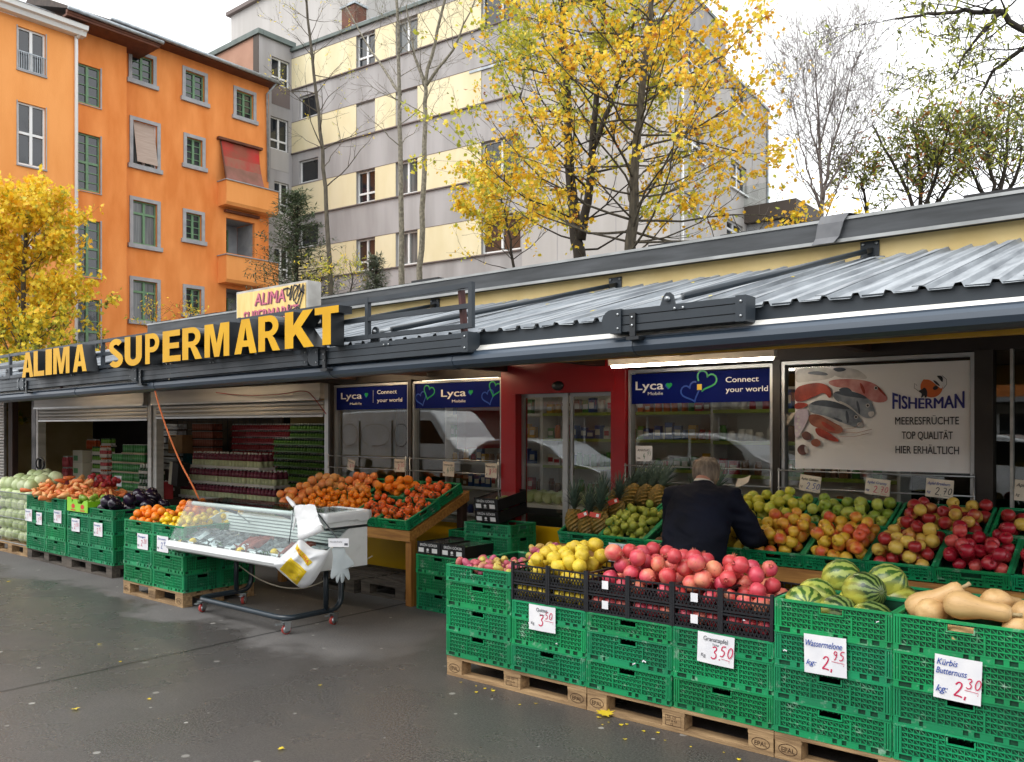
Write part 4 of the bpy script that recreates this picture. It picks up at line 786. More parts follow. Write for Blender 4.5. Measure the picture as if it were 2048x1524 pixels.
U["aubergine"] = lathe_mesh("aubergine_mesh", [(a, z * 1.15) for a, z in SPH], .075, "aubergine", 16, fn=lambda a, i: 1 + .05 * math.cos(3 * a))
U["watermelon"] = lathe_mesh("watermelon_mesh", [(a, z * 1.12) for a, z in SPH[:-2]] + [(.12, 1.09), (0, 1.07)], .105, "melon_dark", 28); U["pale_watermelon"] = lathe_mesh("pale_watermelon_mesh", SPH, .108, "melon_light", 28)
def bstem(b): b.tube([(0, 0, .15), (.004, .002, .172), (.012, .004, .192)], [.012, .009, .011], "gourd_stem", 6)
U["butternut_squash"] = lathe_mesh("butternut_mesh", [(0, -.13), (.022, -.133), (.05, -.118), (.066, -.085), (.068, -.05), (.058, -.01), (.047, .03), (.043, .08), (.044, .12), (.036, .145), (.014, .155), (0, .154)], 1, "butternut", 20, fn=lambda a, i: 1 + .015 * math.cos(5 * a), extra=bstem)
def cab(b):
    rg = random.Random(9)
U["cabbage"] = lathe_mesh("cabbage_mesh", [(a, z * .88) for a, z in SPH], .1, "cabbage", 20, fn=lambda a, i: 1 + .04 * math.cos(3 * a + i) + .02 * math.sin(7 * a - i * 2))
def carrot_bag():
    b = MB(); rg = random.Random(2)
    for i in range(70):
        a = Vector((rg.gauss(0, .09), rg.gauss(0, .07), abs(rg.gauss(0, .06)))); d = Vector((rg.gauss(0, 1), rg.gauss(0, 1), rg.gauss(0, .35))).normalized() * .055
        b.tube([a - d, a, a + d, a + d * 1.12], [.008, .022, .026, .012], "net_orange" if rg.random() < .45 else "carrot_pale", 7)
    return b.mesh("vegetable_net_mesh")
U["net"] = carrot_bag()
def onion_bag():
    b = MB(); rg = random.Random(5)
    for i in range(34):
        a = Vector((rg.gauss(0, .1), rg.gauss(0, .07), abs(rg.gauss(0, .05)))); b.lathe([(x * .034, z * .034) for x, z in SPH], "net_red", 10, T(*a))
    return b.mesh("onion_net_mesh")
U["onions"] = onion_bag()
def pineapple():
    b = MB(); n, k = 18, 10; vs = []; fs = []
    for i in range(k + 1):
        t = i / k; z = .17 * t; r = .067 * (math.sin(PI * (.12 + .76 * t)) ** .5)
        for j in range(n):
            a = 2 * PI * j / n; bump = .0055 * (1 if (i + j) % 2 else -1); rr_ = r + bump; vs.append((rr_ * math.cos(a), rr_ * math.sin(a), z))
    for i in range(k):
        for j in range(n): fs.append((i * n + j, i * n + (j + 1) % n, (i + 1) * n + (j + 1) % n, (i + 1) * n + j))
    fs += [tuple(reversed(range(n))), tuple(k * n + j for j in range(n))]
    b.add(vs, fs, "pine_body"); body = b.mesh("pineapple_mesh"); c = MB(); rg = random.Random(6)
    for i in range(46):
        a = i * 2.4; lv = i / 46; l = .1 + .14 * lv; tilt = R(72 - 62 * lv); w = .012; o = Vector((0, 0, .165 + .03 * lv)); dr = Vector((math.cos(a), math.sin(a), 0)); pr = [o]; p = o.copy(); th = tilt * .6
        pts = []
        for s in range(5):
            pts.append(p.copy()); p += (dr * math.sin(th) + UP * math.cos(th)) * l / 4; th += tilt * .18
        sd = Vector((-dr.y, dr.x, 0)); vv = []; ff = []
        for s, q in enumerate(pts): ww = w * [1, .95, .75, .45, .06][s]; vv += [q - sd * ww + UP * .003, q - dr * .003, q + sd * ww + UP * .003]
        for s in range(4): ff += [(3 * s, 3 * s + 1, 3 * s + 4, 3 * s + 3), (3 * s + 1, 3 * s + 2, 3 * s + 5, 3 * s + 4)]
        c.add(vv, ff, "pine_leaf")
    return body, c.mesh("pineapple_crown_mesh")
PB, PC = pineapple()
def heap(W, D, r, n, seed, h0=0, mound=0, cand=18):
    rg = random.Random(seed); pts = []
    for i in range(n):
        best = None; k = 1 - mound * i / n
        for _ in range(cand):
            x = rg.uniform(-1, 1) * (W / 2 - r * .8) * k; y = rg.uniform(-1, 1) * (D / 2 - r * .8) * k; z = h0 + r
            for p in pts:
                d2 = (x - p[0]) ** 2 + (y - p[1]) ** 2
                if d2 < 3.7 * r * r: z = max(z, p[2] + math.sqrt(max(0, 3.7 * r * r - d2)))
            if best is None or z < best[2]: best = (x, y, z)
        pts.append(best)
    return pts
def fill(mesh, name, base, W, D, r, n, seed, label, cat, group, h0=0, mound=0, tilt=180, cand=18, vary=.1):
    rg = random.Random(seed + 100)
    for p in heap(W, D, r, n, seed, h0, mound, cand): inst(U[mesh], name, base @ T(*p) @ rrot(rg, tilt) @ S(*[k_ * rg.uniform(.95, 1.05) for k_ in [rg.uniform(1 - vary, 1 + vary * .6)] * 3]), label, cat, group)
# ---------------------------------------------------------------- near row of crates
X0, FY = -4.205, 4.39
cols = ["under the prickly pears", "under the quinces", "below the left pomegranates", "below the right pomegranates", "under the watermelons", "under the butternut squashes"]
for i, wv in enumerate(cols):
    cx = X0 + .3 + .6 * i + (.0025 * i); kinds = ['tall'] * 3 + ['short'] if i == 0 else ['tall', 'tall', 'short'] if i < 4 else ['tall'] * 4
    stack(cx, FY + .2, .1445, kinds, wv + ", front row")
    if i in (0, 4, 5): stack(cx, FY + .605, .1445, kinds, wv + ", second row behind")
ZB = .1445 + 2 * HT + HS
for i in range(6):
    cx = X0 + .6 + .15 + .3 * i + .004
    for k in range(2):
        nm = ("left black crate", "right black crate")[i] + " of quinces" if i < 2 else ["first", "second", "third", "fourth"][i - 2] + " black crate from the left of pomegranates"
        crate('black', T(cx, FY + .25, ZB + k * (HB + .001)) @ RZ(rnd.uniform(-.5, .5)), nm + (", upper layer" if k else ", lower layer"), "black crates of quinces and pomegranates")
    if i in (2, 4):
        for k in range(2): b = MB(); b.box((cx - .03, FY - .0055, ZB + k * HB + .035), (cx + .015, FY - .0045, ZB + k * HB + .085), "paper"); b.build("crate_tag", label=("small white tag on the %s black pomegranate crate, %s layer" % ("first" if i == 2 else "third", "upper" if k else "lower")), cat="tag", group="white tags on the black crates")
top = ZB + 2 * HB
fill("prickly_pear", "prickly_pear", T(X0 + .3, FY + .2, .1445 + 3 * HT + HS - .07), .54, .36, .029, 62, 1, "pink and yellow prickly pear heaped in the leftmost near crate", "prickly pear", "prickly pears in the near green crate", .005)
fill("prickly_pear", "prickly_pear", T(X0 + .42, FY + .6, .1445 + 3 * HT + HS - .06), .4, .34, .029, 46, 2, "pink and yellow prickly pear heaped in the leftmost near crate", "prickly pear", "prickly pears in the near green crate", .005, .5)
fill("quince", "quince", T(X0 + .6 + .29, FY + .25, top - .12), .56, .47, .046, 42, 3, "yellow quince heaped in the black crates", "quince", "quinces in the black crates", .0, .25)
fill("pomegranate", "pomegranate", T(X0 + 1.8, FY + .25, top - .13), 1.16, .47, .052, 80, 4, "pink pomegranate heaped in the black crates", "pomegranate", "pomegranates in the black crates", .0, .16, 120)
for i in range(6):
    cx = X0 + .75 + .3 * i
    for k in range(3):
        inst(U["quince" if i < 2 else "pomegranate"], "quince" if i < 2 else "pomegranate", T(cx - .09 + .09 * k, FY + .065, ZB + .062) @ rrot(rnd, 90), ("yellow quince behind the slats of the lower black crates" if i < 2 else "pomegranate behind the slats of the lower black crates"), "quince" if i < 2 else "pomegranate", "fruit in the lower black crates")
# watermelons
wz = .1445 + 4 * HT; wm = [(1683, 1156, 4.93, "pale", "pale striped watermelon on top of the heap, upper left"), (1774, 1166, 4.93, "pale2", "yellowish striped watermelon on top of the heap, at the right"), (1728, 1183, 4.66, "dark", "dark striped watermelon lying in front on top of the heap")]
for u, v, y, k, lab in wm:
    p_ = onY(u, v, y); inst(U["watermelon" if k == "dark" else "pale_watermelon"], "watermelon", T(*p_) @ (RZ(-25) @ RY(82) if k == "dark" else RZ(20 if k == "pale" else 15) @ RX(35 if k == "pale" else 10) @ RY(70 if k == "pale" else 50)), lab, "watermelon", "watermelons in the near crate")
cx = X0 + 2.7
for i, (dx, dy, dz, mk) in enumerate(((-.18, .145, -.05, "pale_watermelon"), (.0, .14, -.075, "watermelon"), (.17, .14, -.085, "watermelon"), (-.17, .3, -.03, "pale_watermelon"), (.05, .3, -.05, "pale_watermelon"), (.2, .55, -.05, "watermelon"), (-.03, .55, -.05, "watermelon"), (-.2, .55, -.06, "watermelon"))):
    inst(U[mk], "watermelon", T(cx + dx, FY + dy, wz + dz) @ RZ(-60 + 25 * i) @ RY(75 + 6 * i), "striped watermelon half sunk below the rim of the near crate", "watermelon", "sunken watermelons in the near crate")
cx = X0 + 3.3; bz = wz
for bx, by, bz_, ax, lab in ((-.2, .2, .02, (.8, .1, .48), "butternut squash at the left of the heap, stem pointing up"), (-.15, .15, -.0, (.25, 1, -.1), "butternut squash at the front left, its round end towards the pavement"), (.0, .1, .06, (1, .03, -.08), "big butternut squash lying flat across the front of the heap"), (-.045, .26, .04, (-.4, .8, -.15), "butternut squash lying behind the big flat one, to the left"), (.11, .3, .055, (.35, .9, -.2), "round ended butternut squash at the back of the heap"), (.245, .23, .03, (.1, 1, .1), "butternut squash at the right picture edge, behind the stem of the flat one"), (.225, .155, -.03, (.15, 1, .0), "butternut squash at the front right, sunk in the crate"), (-.0, .075, -.085, (1, .1, 0), "butternut squash behind the hand hole of its crate")):
    a_ = Vector(ax).normalized(); q_ = a_.to_track_quat('Z', 'Y').to_matrix().to_4x4(); inst(U["butternut_squash"], "butternut_squash", T(cx + bx, FY + by, bz + bz_) @ q_ @ T(0, 0, .05), lab, "squash", "butternut squashes in the near crate")
for i in range(9): inst(U["butternut_squash"], "butternut_squash", T(cx - .17 + .17 * (i % 3), FY + .11 + .24 * (i // 3), wz - .15) @ RZ(90 + 8 * i) @ RX(90), "butternut squash buried in the lower layer of the near crate", "squash", "buried butternut squashes")
# ---------------------------------------------------------------- tables with tilted crates
def table(name, label, xa, xb, yf, yb, zf, zb, legs):
    t_ = thing(name, label, "table", ((xa + xb) / 2, yf, 0), world=True)
    b = MB(); b.box((xa, yf, zf - .11), (xb, yf + .03, zf - .005), "wood"); b.build("apron", t_)
    b = MB(); b.add([(xa, yf + .03, zf - .03), (xb, yf + .03, zf - .03), (xb, yb, zb - .03), (xa, yb, zb - .03), (xa, yf + .03, zf - .008), (xb, yf + .03, zf - .008), (xb, yb, zb - .008), (xa, yb, zb - .008)], [(0, 3, 2, 1), (4, 5, 6, 7), (0, 1, 5, 4), (1, 2, 6, 5), (2, 3, 7, 6), (3, 0, 4, 7)], "wood"); b.build("sloping_top", t_)
    for x in (xa + .002, xb - .032):
        b = MB(); b.prism([(yf + .031, zf - .11), (yb, zb - .11), (yb, zb - .009), (yf + .031, zf - .009)], x, x + .03, "wood", frame_((0, 0, 0), (0, 1, 0), (1, 0, 0))); b.build("side_rail", t_)
    for x in legs:
        for y, z in ((yf + .031, zf - .02), (yb - .1, zb - .12)): b = MB(); b.box((x - .04, y, 0), (x + .04, y + .07, z), "wood_leg" if y < yf + .1 else "brown_wood_dark"); b.build("leg", t_)
TY, TZ, BY, BZ = 5.72, .80, 6.62, 1.16
table("fruit_table", "wooden table carrying the tilted crates of apples and pears before the right window", -4.19, .1, TY, BY, TZ, BZ, (-4.13, -3.0, -1.9, -.8, .05))
ang = math.degrees(math.atan2(BZ - TZ, BY - TY))
def bin_(kind, xa, row, table_):
    yf, zf = (TY, TZ) if table_ == 'r' else (5.79, .75); d = .5 if kind == 'bin' else .48 if kind == 'cubby' else .4; w_ = {'bin': .41, 'wide': .6, 'cubby': .44, 'shelf': .55}[kind]; off = d / 2 + (.455 if row else .0) + .005
    return T(xa + w_ / 2, yf, zf) @ RX(ang if table_ == 'r' else 22) @ T(0, off, .002 + (.012 if row else 0)), w_ - .03, d - .03
lowr = [(-4.18, "pineapple", None), (-3.77, "pear", ("pear", .034, 62, "pear", "green pear in the tilted crate right of the pineapples", "pears in the tilted crate beside the pineapples")), (-3.36, "kiwi", ("kiwi", .03, 22, "kiwi", "brown kiwi in the tilted crate beside the man's left hand", "kiwis in the tilted crate")), (-2.95, "pear", ("quince", .044, 24, "quince", "yellow quince in the tilted crate below the man's right arm", "quinces in the tilted crate")),
 (-2.54, "apple", ("apple_yellowred", .04, 40, "apple", "yellow red apple in the low tilted crate right of the man", "apples in the low crate right of the man")), (-2.13, "apple", ("apple_yellowred", .041, 40, "apple", "yellow orange apple in the low tilted crate behind the watermelons", "apples in the low crate behind the watermelons")), (-1.72, "apple", ("apple_redyellow", .041, 38, "apple", "red and yellow apple in the low tilted crate between yellow ones and deep red ones", "red and yellow apples in the low crate")), (-1.31, "apple", ("apple_red", .042, 32, "apple", "deep red apple in the low tilted crate above the squashes", "deep red apples in the low crate")), (-.9, "apple", ("apple_red", .042, 22, "apple", "deep red apple in the low tilted crate at the right picture edge", "deep red apples at the right picture edge"))]
names = ["pineapples", "pears", "kiwis", "quinces below the man's arm", "yellow red apples right of the man", "yellow orange apples behind the watermelons", "red and yellow apples", "deep red apples above the squashes", "deep red apples at the right picture edge"]
for i, (x, nm, fr) in enumerate(lowr):
    mt, w_, d_ = bin_('bin', x, 0, 'r'); crate('bin', mt, "low tilted green crate of " + names[i], "tilted crates on the fruit tables")
    if fr: fill(fr[0], fr[3], mt, w_, d_, fr[1], fr[2], 20 + i, fr[4], fr[3] if fr[3] != "kiwi" else "kiwi", fr[5], .035 if fr[3] != "kiwi" else .03, .08)
upr = [(-4.09, None), (-3.49, None), (-2.89, ("apple_gold", .043, 34, "golden apple in the upper crate right of the man", "golden apples in the upper crate")), (-2.29, ("apple_green", .047, 26, "green apple in the upper crate under the fish poster", "green apples in the upper crate")), (-1.69, ("apple_redyellow", .042, 32, "red apple with yellow cheeks in the upper crate under the fish poster", "red apples in the upper crate")), (-1.09, ("apple_redyellow", .042, 22, "red apple in the upper crate at the right picture edge", "red apples in the upper right crate"))]
for i, (x, fr) in enumerate(upr):
    mt, w_, d_ = bin_('wide', x, 1, 'r'); crate('wide', mt, "upper tilted green crate of " + ["pineapples, left one", "pineapples, right one behind the man", "golden apples", "green apples", "red apples under the fish poster", "red apples at the right picture edge"][i], "tilted crates on the fruit tables")
    if fr: fill(fr[0], "apple", mt, w_, d_, fr[1], fr[2], 40 + i, fr[3], "apple", fr[4], .035, .05)
mt, w_, d_ = bin_('bin', -4.18, 0, 'r')
pines = [(mt @ T(-.13, -.13, .05) @ RX(-ang - 4), "pineapple standing at the left in the low crate"), (mt @ T(0, -.15, .04) @ RX(-ang - 8) @ RY(4), "pineapple standing in the middle of the low crate with an orange tag"), (mt @ T(.12, -.12, .05) @ RX(-ang + 4) @ RY(6), "pineapple standing at the right in the low crate"), (mt @ T(.0, .1, .05) @ RX(-ang - 8), "tall pineapple standing behind in the low crate"), (mt @ T(.14, .12, .05) @ RX(-ang) @ RY(8), "pineapple at the back right of the low crate with a red tag")]
mu, w_, d_ = bin_('wide', -4.09, 1, 'r'); mv, _, _ = bin_('wide', -3.49, 1, 'r')
for i in range(4): pines.append((mu @ T(-.24 + .14 * i, -.02, .06) @ RZ(-35 + 12 * i) @ RX(-62), ["pineapple lying at the left of the upper crate", "large orange pineapple lying second in the upper crate", "pineapple lying third in the upper crate", "pineapple lying at the right of the upper crate"][i]))
for i in range(3): pines.append((mv @ T(-.2 + .15 * i, -.02, .06) @ RZ(-25 + 15 * i) @ RX(-60), ["pineapple in the right upper crate nearest its left wall", "pineapple in the middle of the right upper crate behind the man", "pineapple in the right upper crate behind the man's head"][i]))
for i, (mm, lab) in enumerate(pines): inst(PB, "pineapple", mm @ S(rnd.uniform(.95, 1.12)), lab, "pineapple", "pineapples beside the door", [("leaf_crown", PC)])
for i in (1, 2, 4):
    b = MB(); b.box((-.045, -.002, -.02), (.045, .002, .02), "red_print"); b.box((.01, -.0035, -.012), (.032, -.0021, .012), "white_print"); o = b.build("fruit_tag", label="orange tag tied to the pineapple " + {1: "in the middle of the low crate", 2: "at the right of the low crate", 4: "at the back of the low crate"}[i], cat="tag", group="orange tags on the pineapples", loc=(pines[i][0] @ Vector((0, -.075, .16)))); o.rotation_euler = (R(-10), R(-20 + 30 * (i == 2)), R(25))
# left table
TY2 = 5.79
table("orange_table", "wooden table with tilted crates of oranges and persimmons before the left windows", -8.27, -6.04, TY2, 6.66, .75, 1.10, (-8.2, -6.09))
l2 = [("grapefruit", .05, 24, "pinkish grapefruit in the low crate at the left of the orange table", "grapefruit"), ("clementine", .0365, 50, "small clementine in the low crate next to the grapefruits", "clementine"), ("clementine", .0365, 50, "small clementine in the low crate next to the persimmons", "clementine"), ("persimmon", .041, 26, "persimmon with brown leaves in the low crate second from the table's right end", "persimmon"), ("persimmon", .041, 26, "persimmon with brown leaves in the low crate at the table's right end", "persimmon")]
for i, (k, r_, n_, lab, nm) in enumerate(l2):
    mt, w_, d_ = bin_('cubby', -8.26 + .443 * i, 0, 'l'); crate('cubby', mt, "low tilted green crate of %s on the orange table" % ["grapefruits", "clementines beside the grapefruits", "clementines beside the persimmons", "persimmons, inner one", "persimmons at the right end"][i], "tilted crates on the fruit tables"); fill(k, nm, mt, w_, d_, r_, n_, 60 + i, lab, nm, lab.split(" in ")[0].split(" with")[0] + "s of that low crate", .035, .05, 180 if nm != "persimmon" else 100)
l3 = [("pomelo", .058, 14, "shiny wrapped pomelo in the upper crate at the left of the orange table", "pomelo"), ("grapefruit", .05, 20, "grapefruit in the upper crate of the orange table", "grapefruit"), ("mango", .048, 22, "large yellow orange in the upper crate of the orange table", "orange"), ("persimmon", .041, 26, "persimmon in the upper crate at the right end of the orange table", "persimmon")]
for i, (k, r_, n_, lab, nm) in enumerate(l3):
    mt, w_, d_ = bin_('shelf', -8.26 + .553 * i, 1, 'l'); crate('shelf', mt, "upper tilted green crate of %s on the orange table" % ["pomelos", "grapefruits", "large oranges", "persimmons"][i], "tilted crates on the fruit tables"); fill(k, nm, mt, w_, d_, r_, n_, 70 + i, lab, nm, lab.split(" in ")[0] + "s of the upper crate", .04, .05, 180 if nm != "persimmon" else 100)
# ---------------------------------------------------------------- left stacks
for i in range(2):
    for j in range(2):
        stack(-8.92 + .3 + .6 * i, 4.37 + .2 + .402 * j, .1445, ['tall'] * 3 + ['short'], "under the %s, %s" % (("oranges", "lemons")[i], ("front", "rear")[j]))
zt = .1445 + 3 * HT + HS
fill("orange", "orange", T(-8.62, 4.57, zt - .05), .56, .37, .041, 42, 80, "round orange heaped in the crate left of the fish counter", "orange", "oranges left of the fish counter", 0, .1)
fill("orange", "orange", T(-8.55, 5.0, zt - .03), .56, .37, .041, 40, 81, "round orange heaped in the crate left of the fish counter", "orange", "oranges left of the fish counter", 0, .25)
fill("lemon", "lemon", T(-8.02, 4.57, zt - .05), .56, .37, .036, 48, 82, "yellow lemon heaped in the crate left of the fish counter", "lemon", "lemons left of the fish counter", 0, .1)
fill("lemon", "lemon", T(-7.98, 5.0, zt - .04), .56, .37, .036, 44, 83, "yellow lemon heaped in the crate left of the fish counter", "lemon", "lemons left of the fish counter", 0, .25)
for i, (x, kk, wv) in enumerate(((-12.02, ['tall'] * 4, "under the vegetable nets, left stack"), (-11.42, ['tall'] * 4, "under the vegetable nets, right stack"), (-10.78, ['tall'] * 3 + ['short'], "behind the lime green carton"), (-10.18, ['tall'] * 3 + ['short'], "under the aubergines"))):
    for j in range(2): stack(x, 4.71 + .2 + .402 * j, .1445, kk, wv + (", front row", ", rear row")[j])
zl = .1445 + 4 * HT; za = .1445 + 3 * HT + HS
for i, (x, y, s_) in enumerate(((-12.1, 4.92, 1.0), (-11.75, 4.9, .95), (-11.38, 4.93, 1.05), (-12.0, 5.25, 1.1), (-11.45, 5.3, 1.0), (-11.15, 5.0, .8))): inst(U["net"], "vegetable_net", T(x, y, zl - .015) @ RZ(57 * i) @ S(s_ * 1.22), ["orange net of pale roots at the left front of the crates", "orange net of pale roots in the front middle of the crates", "orange net of pale roots at the right front of the crates", "orange net of pale roots in the left rear of the heap", "orange net of pale roots in the right rear of the heap", "small orange net of roots hanging over towards the lime carton"][i], "vegetable net", "orange nets of vegetables")
inst(U["onions"], "onion_net", T(-11.5, 5.35, zl + .13) @ S(1.1), "dark red net of onions on top of the orange nets", "onion net")
fill("aubergine", "aubergine", T(-10.18, 4.92, za - .08), .58, .38, .07, 9, 90, "dark aubergine in film in the crate left of the oranges", "aubergine", "aubergines left of the oranges", 0, .1); fill("aubergine", "aubergine", T(-10.3, 5.32, za - .06), .7, .38, .07, 12, 91, "dark aubergine in film in the crate left of the oranges", "aubergine", "aubergines left of the oranges", 0, .1)
b = MB(); xa, xb, ya = -11.03, -10.47, 4.70
fr_ = [(xa, za - .08), (xb, za - .08), (xb, za + .06), (xb - .1, za + .06), (xb - .16, za + .02), (xb - .26, za + .02), (xb - .3, za + .07), (xa + .18, za + .07), (xa + .14, za + .03), (xa + .1, za + .09), (xa, za + .09)]
b.prism([(x, z + .015) for x, z in fr_], ya - .012, ya - .006, "lime_card"); b.box((xa, ya - .005, za + .001), (xa + .006, ya + .37, za + .07), "lime_card"); b.box((xb - .006, ya - .005, za + .001), (xb, ya + .37, za + .07), "lime_card"); b.box((xa, ya + .36, za + .001), (xb, ya + .366, za + .07), "lime_card"); b.box((xa + .007, ya, za + .001), (xb - .007, ya + .359, za + .006), "lime_card")
for dx in (.17, .42):
    LAYx = xa + dx; b.prism([(LAYx + .05 * math.cos(k), za - .0 + .03 * math.sin(k)) for k in (0, .6, 1.2, 1.9, 2.5, 3.1, 3.7, 4.3, 5, 5.6)], ya - .0135, ya - .0125, "red_print"); b.box((LAYx - .06, ya - .0135, za - .055), (LAYx + .06, ya - .0125, za - .04), "red_print")
b.build("fruit_carton", label="lime green carton of avocados with red print left of the aubergines", cat="carton"); fill("avocado", "avocado", T(-10.75, 4.88, za + .006), .5, .33, .037, 26, 92, "green avocado in the lime green carton", "avocado", "avocados in the lime carton", 0, .1)
# cabbage cage
M("wire", "#8b8f90", rough=.4, metal=.6)
cg = thing("wire_cage", "grey wire mesh pallet cage full of cabbages at the left picture edge", "cage", (-13.0, 5.1, .1445), world=True)
for yy in (4.76, 5.52):
    b = MB()
    for i in range(25): b.tube([(-13.58 + .0475 * i, yy, .15), (-13.58 + .0475 * i, yy, .86)], .0022, "wire", 4)
    for k in range(11): b.tube([(-13.58, yy - .003, .15 + .07 * k), (-12.44, yy - .003, .15 + .07 * k)], .0026 if k not in (0, 5, 10) else .007, "wire", 5)
    b.build("mesh_wall", cg)
for xx in (-13.58, -12.44):
    b = MB()
    for i in range(16): b.tube([(xx, 4.76 + .05 * i, .15), (xx, 4.76 + .05 * i, .86)], .0022, "wire", 4)
    for k in range(11): b.tube([(xx, 4.76, .15 + .07 * k), (xx, 5.52, .15 + .07 * k)], .0026 if k not in (0, 5, 10) else .007, "wire", 5)
    b.build("mesh_wall", cg)
for k in range(6):
    for i in range(5):
        for j in range(2):
            inst(U["cabbage"], "cabbage", T(-13.44 + .22 * i + rnd.uniform(-.02, .02), 4.87 + .2 * j, .25 + .14 * k + rnd.uniform(-.01, .02)) @ rrot(rnd, 180), "pale green cabbage inside the wire cage" if k < 5 else "pale green cabbage heaped above the wire cage", "cabbage", "cabbages in the wire cage" if k < 5 else "cabbages above the wire cage")
for i in range(9): inst(U["cabbage"], "cabbage", T(-13.3 + .24 * (i % 4) + rnd.uniform(-.03, .03), 5.0 + .18 * (i // 4) , .99 + .03 * (i // 4) + rnd.uniform(0, .04)) @ rrot(rnd, 180), "pale green cabbage heaped above the wire cage", "cabbage", "cabbages above the wire cage")
# ---------------------------------------------------------------- crates and black cartons beside the orange table
zz = stack(-5.66, 6.0, .004, ['tall'] * 3, "standing on the ground right of the orange table", group="green crates beside the orange table")
zr = stack(-5.42, 6.42, .004, ['tall'] * 4 + ['short'], "in the stack by the red door post", group="green crates beside the orange table")
def carton(mat, label):
    t_ = thing("fruit_carton", label, "carton", mat=mat, group="black cartons with white lettering")
    b = MB(); w_, d_, h_ = .31, .46, .12
    b.box((-w_ / 2, -d_ / 2, 0), (w_ / 2, -d_ / 2 + .006, h_), "black_card"); b.box((-w_ / 2, d_ / 2 - .006, 0), (w_ / 2, d_ / 2, h_), "black_card"); b.box((-w_ / 2, -d_ / 2 + .006, 0), (-w_ / 2 + .006, d_ / 2 - .006, h_ * .92), "black_card"); b.box((w_ / 2 - .006, -d_ / 2 + .006, 0), (w_ / 2, d_ / 2 - .006, h_ * .92), "black_card"); b.box((-w_ / 2 + .006, -d_ / 2 + .006, .002), (w_ / 2 - .006, d_ / 2 - .006, .008), "black_card"); b.build("box", t_)
    b = MB(); put_text(b, "ERSİN GÖKER", 0, .078, .034, "white_print", -d_ / 2 - .0015, bold=.012, xs=1.08)
    for x, k in ((-.1, "white_print"), (.08, "white_print")): b.box((x - .035, -d_ / 2 - .0015, .018), (x + .035, -d_ / 2 - .0005, .06), k)
    b.prism([(-.012 + .018 * math.cos(k), .044 + .014 * math.sin(k)) for k in (0, 1, 2, 3, 4, 5)], -d_ / 2 - .0015, -d_ / 2 - .0005, "white_print"); b.box((-.03, -d_ / 2 - .0015, .02), (.006, -d_ / 2 - .0005, .026), "white_print"); b.build("print", t_)
    b = MB(); b.add([(-w_ / 2 + .01, -d_ / 2 + .01, h_ * .8), (w_ / 2 - .01, -d_ / 2 + .01, h_ * .8), (w_ / 2 - .01, d_ / 2 - .01, h_ * .85), (-w_ / 2 + .01, d_ / 2 - .01, h_ * .85)], [(0, 1, 2, 3)], "film"); b.build("film", t_)
    rg = random.Random(5); b = MB()
    for i in range(16): a = Vector((rg.uniform(-.1, .1), rg.uniform(-.17, .17), .05)); d = Vector((rg.gauss(0, 1), rg.gauss(0, 1), .1)).normalized() * .07; b.tube([a - d, a, a + d], [.006, .015, .004], "avocado", 7)
    b.build("peppers", t_)
carton(T(-5.81, 6.05, zz + .002), "left black carton on the low stack of green crates"); carton(T(-5.49, 6.05, zz + .002), "right black carton on the low stack of green crates, green peppers under film")
mt = T(-5.62, 6.47, zr - .13) ; carton(T(-5.56, 6.62, zr + .02) @ RX(9), "lower black carton of the pair leaning by the window"); carton(T(-5.57, 6.62, zr + .145) @ RX(9), "upper black carton of the pair leaning by the window")
stack(-5.75, 6.55, .004, ['tall'] * 4, "hidden below the leaning black cartons", group="green crates beside the orange table")
# ---------------------------------------------------------------- price cards
def card(label, u, v, Y, w_, h_, items, mat="paper", rz=0, ry=0, rx=0, clip=False, name="price_card"):
    p_ = onY(u, v, Y); t_ = thing(name, label, "price card", mat=T(*p_) @ RZ(rz) @ RX(rx) @ RY(ry), group="price cards")
    b = MB(); n = 6; vs = []; fs = []
    for y_ in (0, .001):
        for i in range(n + 1): x = -w_ / 2 + w_ * i / n; c = .004 * math.sin(PI * i / n); vs += [(x, -c + y_, -h_ / 2), (x, -c + y_, h_ / 2)]
    o = 2 * (n + 1)
    for i in range(n): fs += [(2 * i, 2 * i + 2, 2 * i + 3, 2 * i + 1), (o + 2 * i, o + 2 * i + 1, o + 2 * i + 3, o + 2 * i + 2)]
    b.add(vs, fs, mat); b.build("paper", t_)
    groups = {}
    for it in items:
        q = groups.setdefault(it[-1], MB()); yy = -.0055
        if it[0] == 't':
            _, s, x, z, cap, wd, sh, m = it; vs, fs = text_geo(s, cap * h_ / .727, .006, shear=sh, align='LEFT'); mn = min(a[0] for a in vs); k = wd * w_ / (max(a[0] for a in vs) - mn); q.add([((a - mn) * k + x * w_ - w_ / 2, yy + e, c + z * h_ - h_ / 2) for a, e, c in vs], fs, m)
        elif it[0] == 'h': _, s, x, z, hh, m = it; hand(q, s, x * w_ - w_ / 2, z * h_ - h_ / 2, hh * h_, m, y=yy)
        else: _, pts, m = it; q.ribbon([(x * w_ - w_ / 2, z * h_ - h_ / 2) for x, z in pts], .012 * w_, m, yy)
    for m, q in groups.items(): q.build("writing" if m != "ink_red" else "price_figures", t_)
    if clip: b = MB(); b.box((-.03, -.007, -h_ / 2 - .012), (.03, .004, -h_ / 2 + .012), "film"); b.tube([(0, 0, -h_ / 2 - .01), (0, .01, -h_ / 2 - .1)], .006, "film", 6); b.build("clip", t_)
    return t_
und = lambda x0, x1, z: ('l', ((x0, z + .02), (x1, z), (x1 - .02, z - .07)), "ink_red")
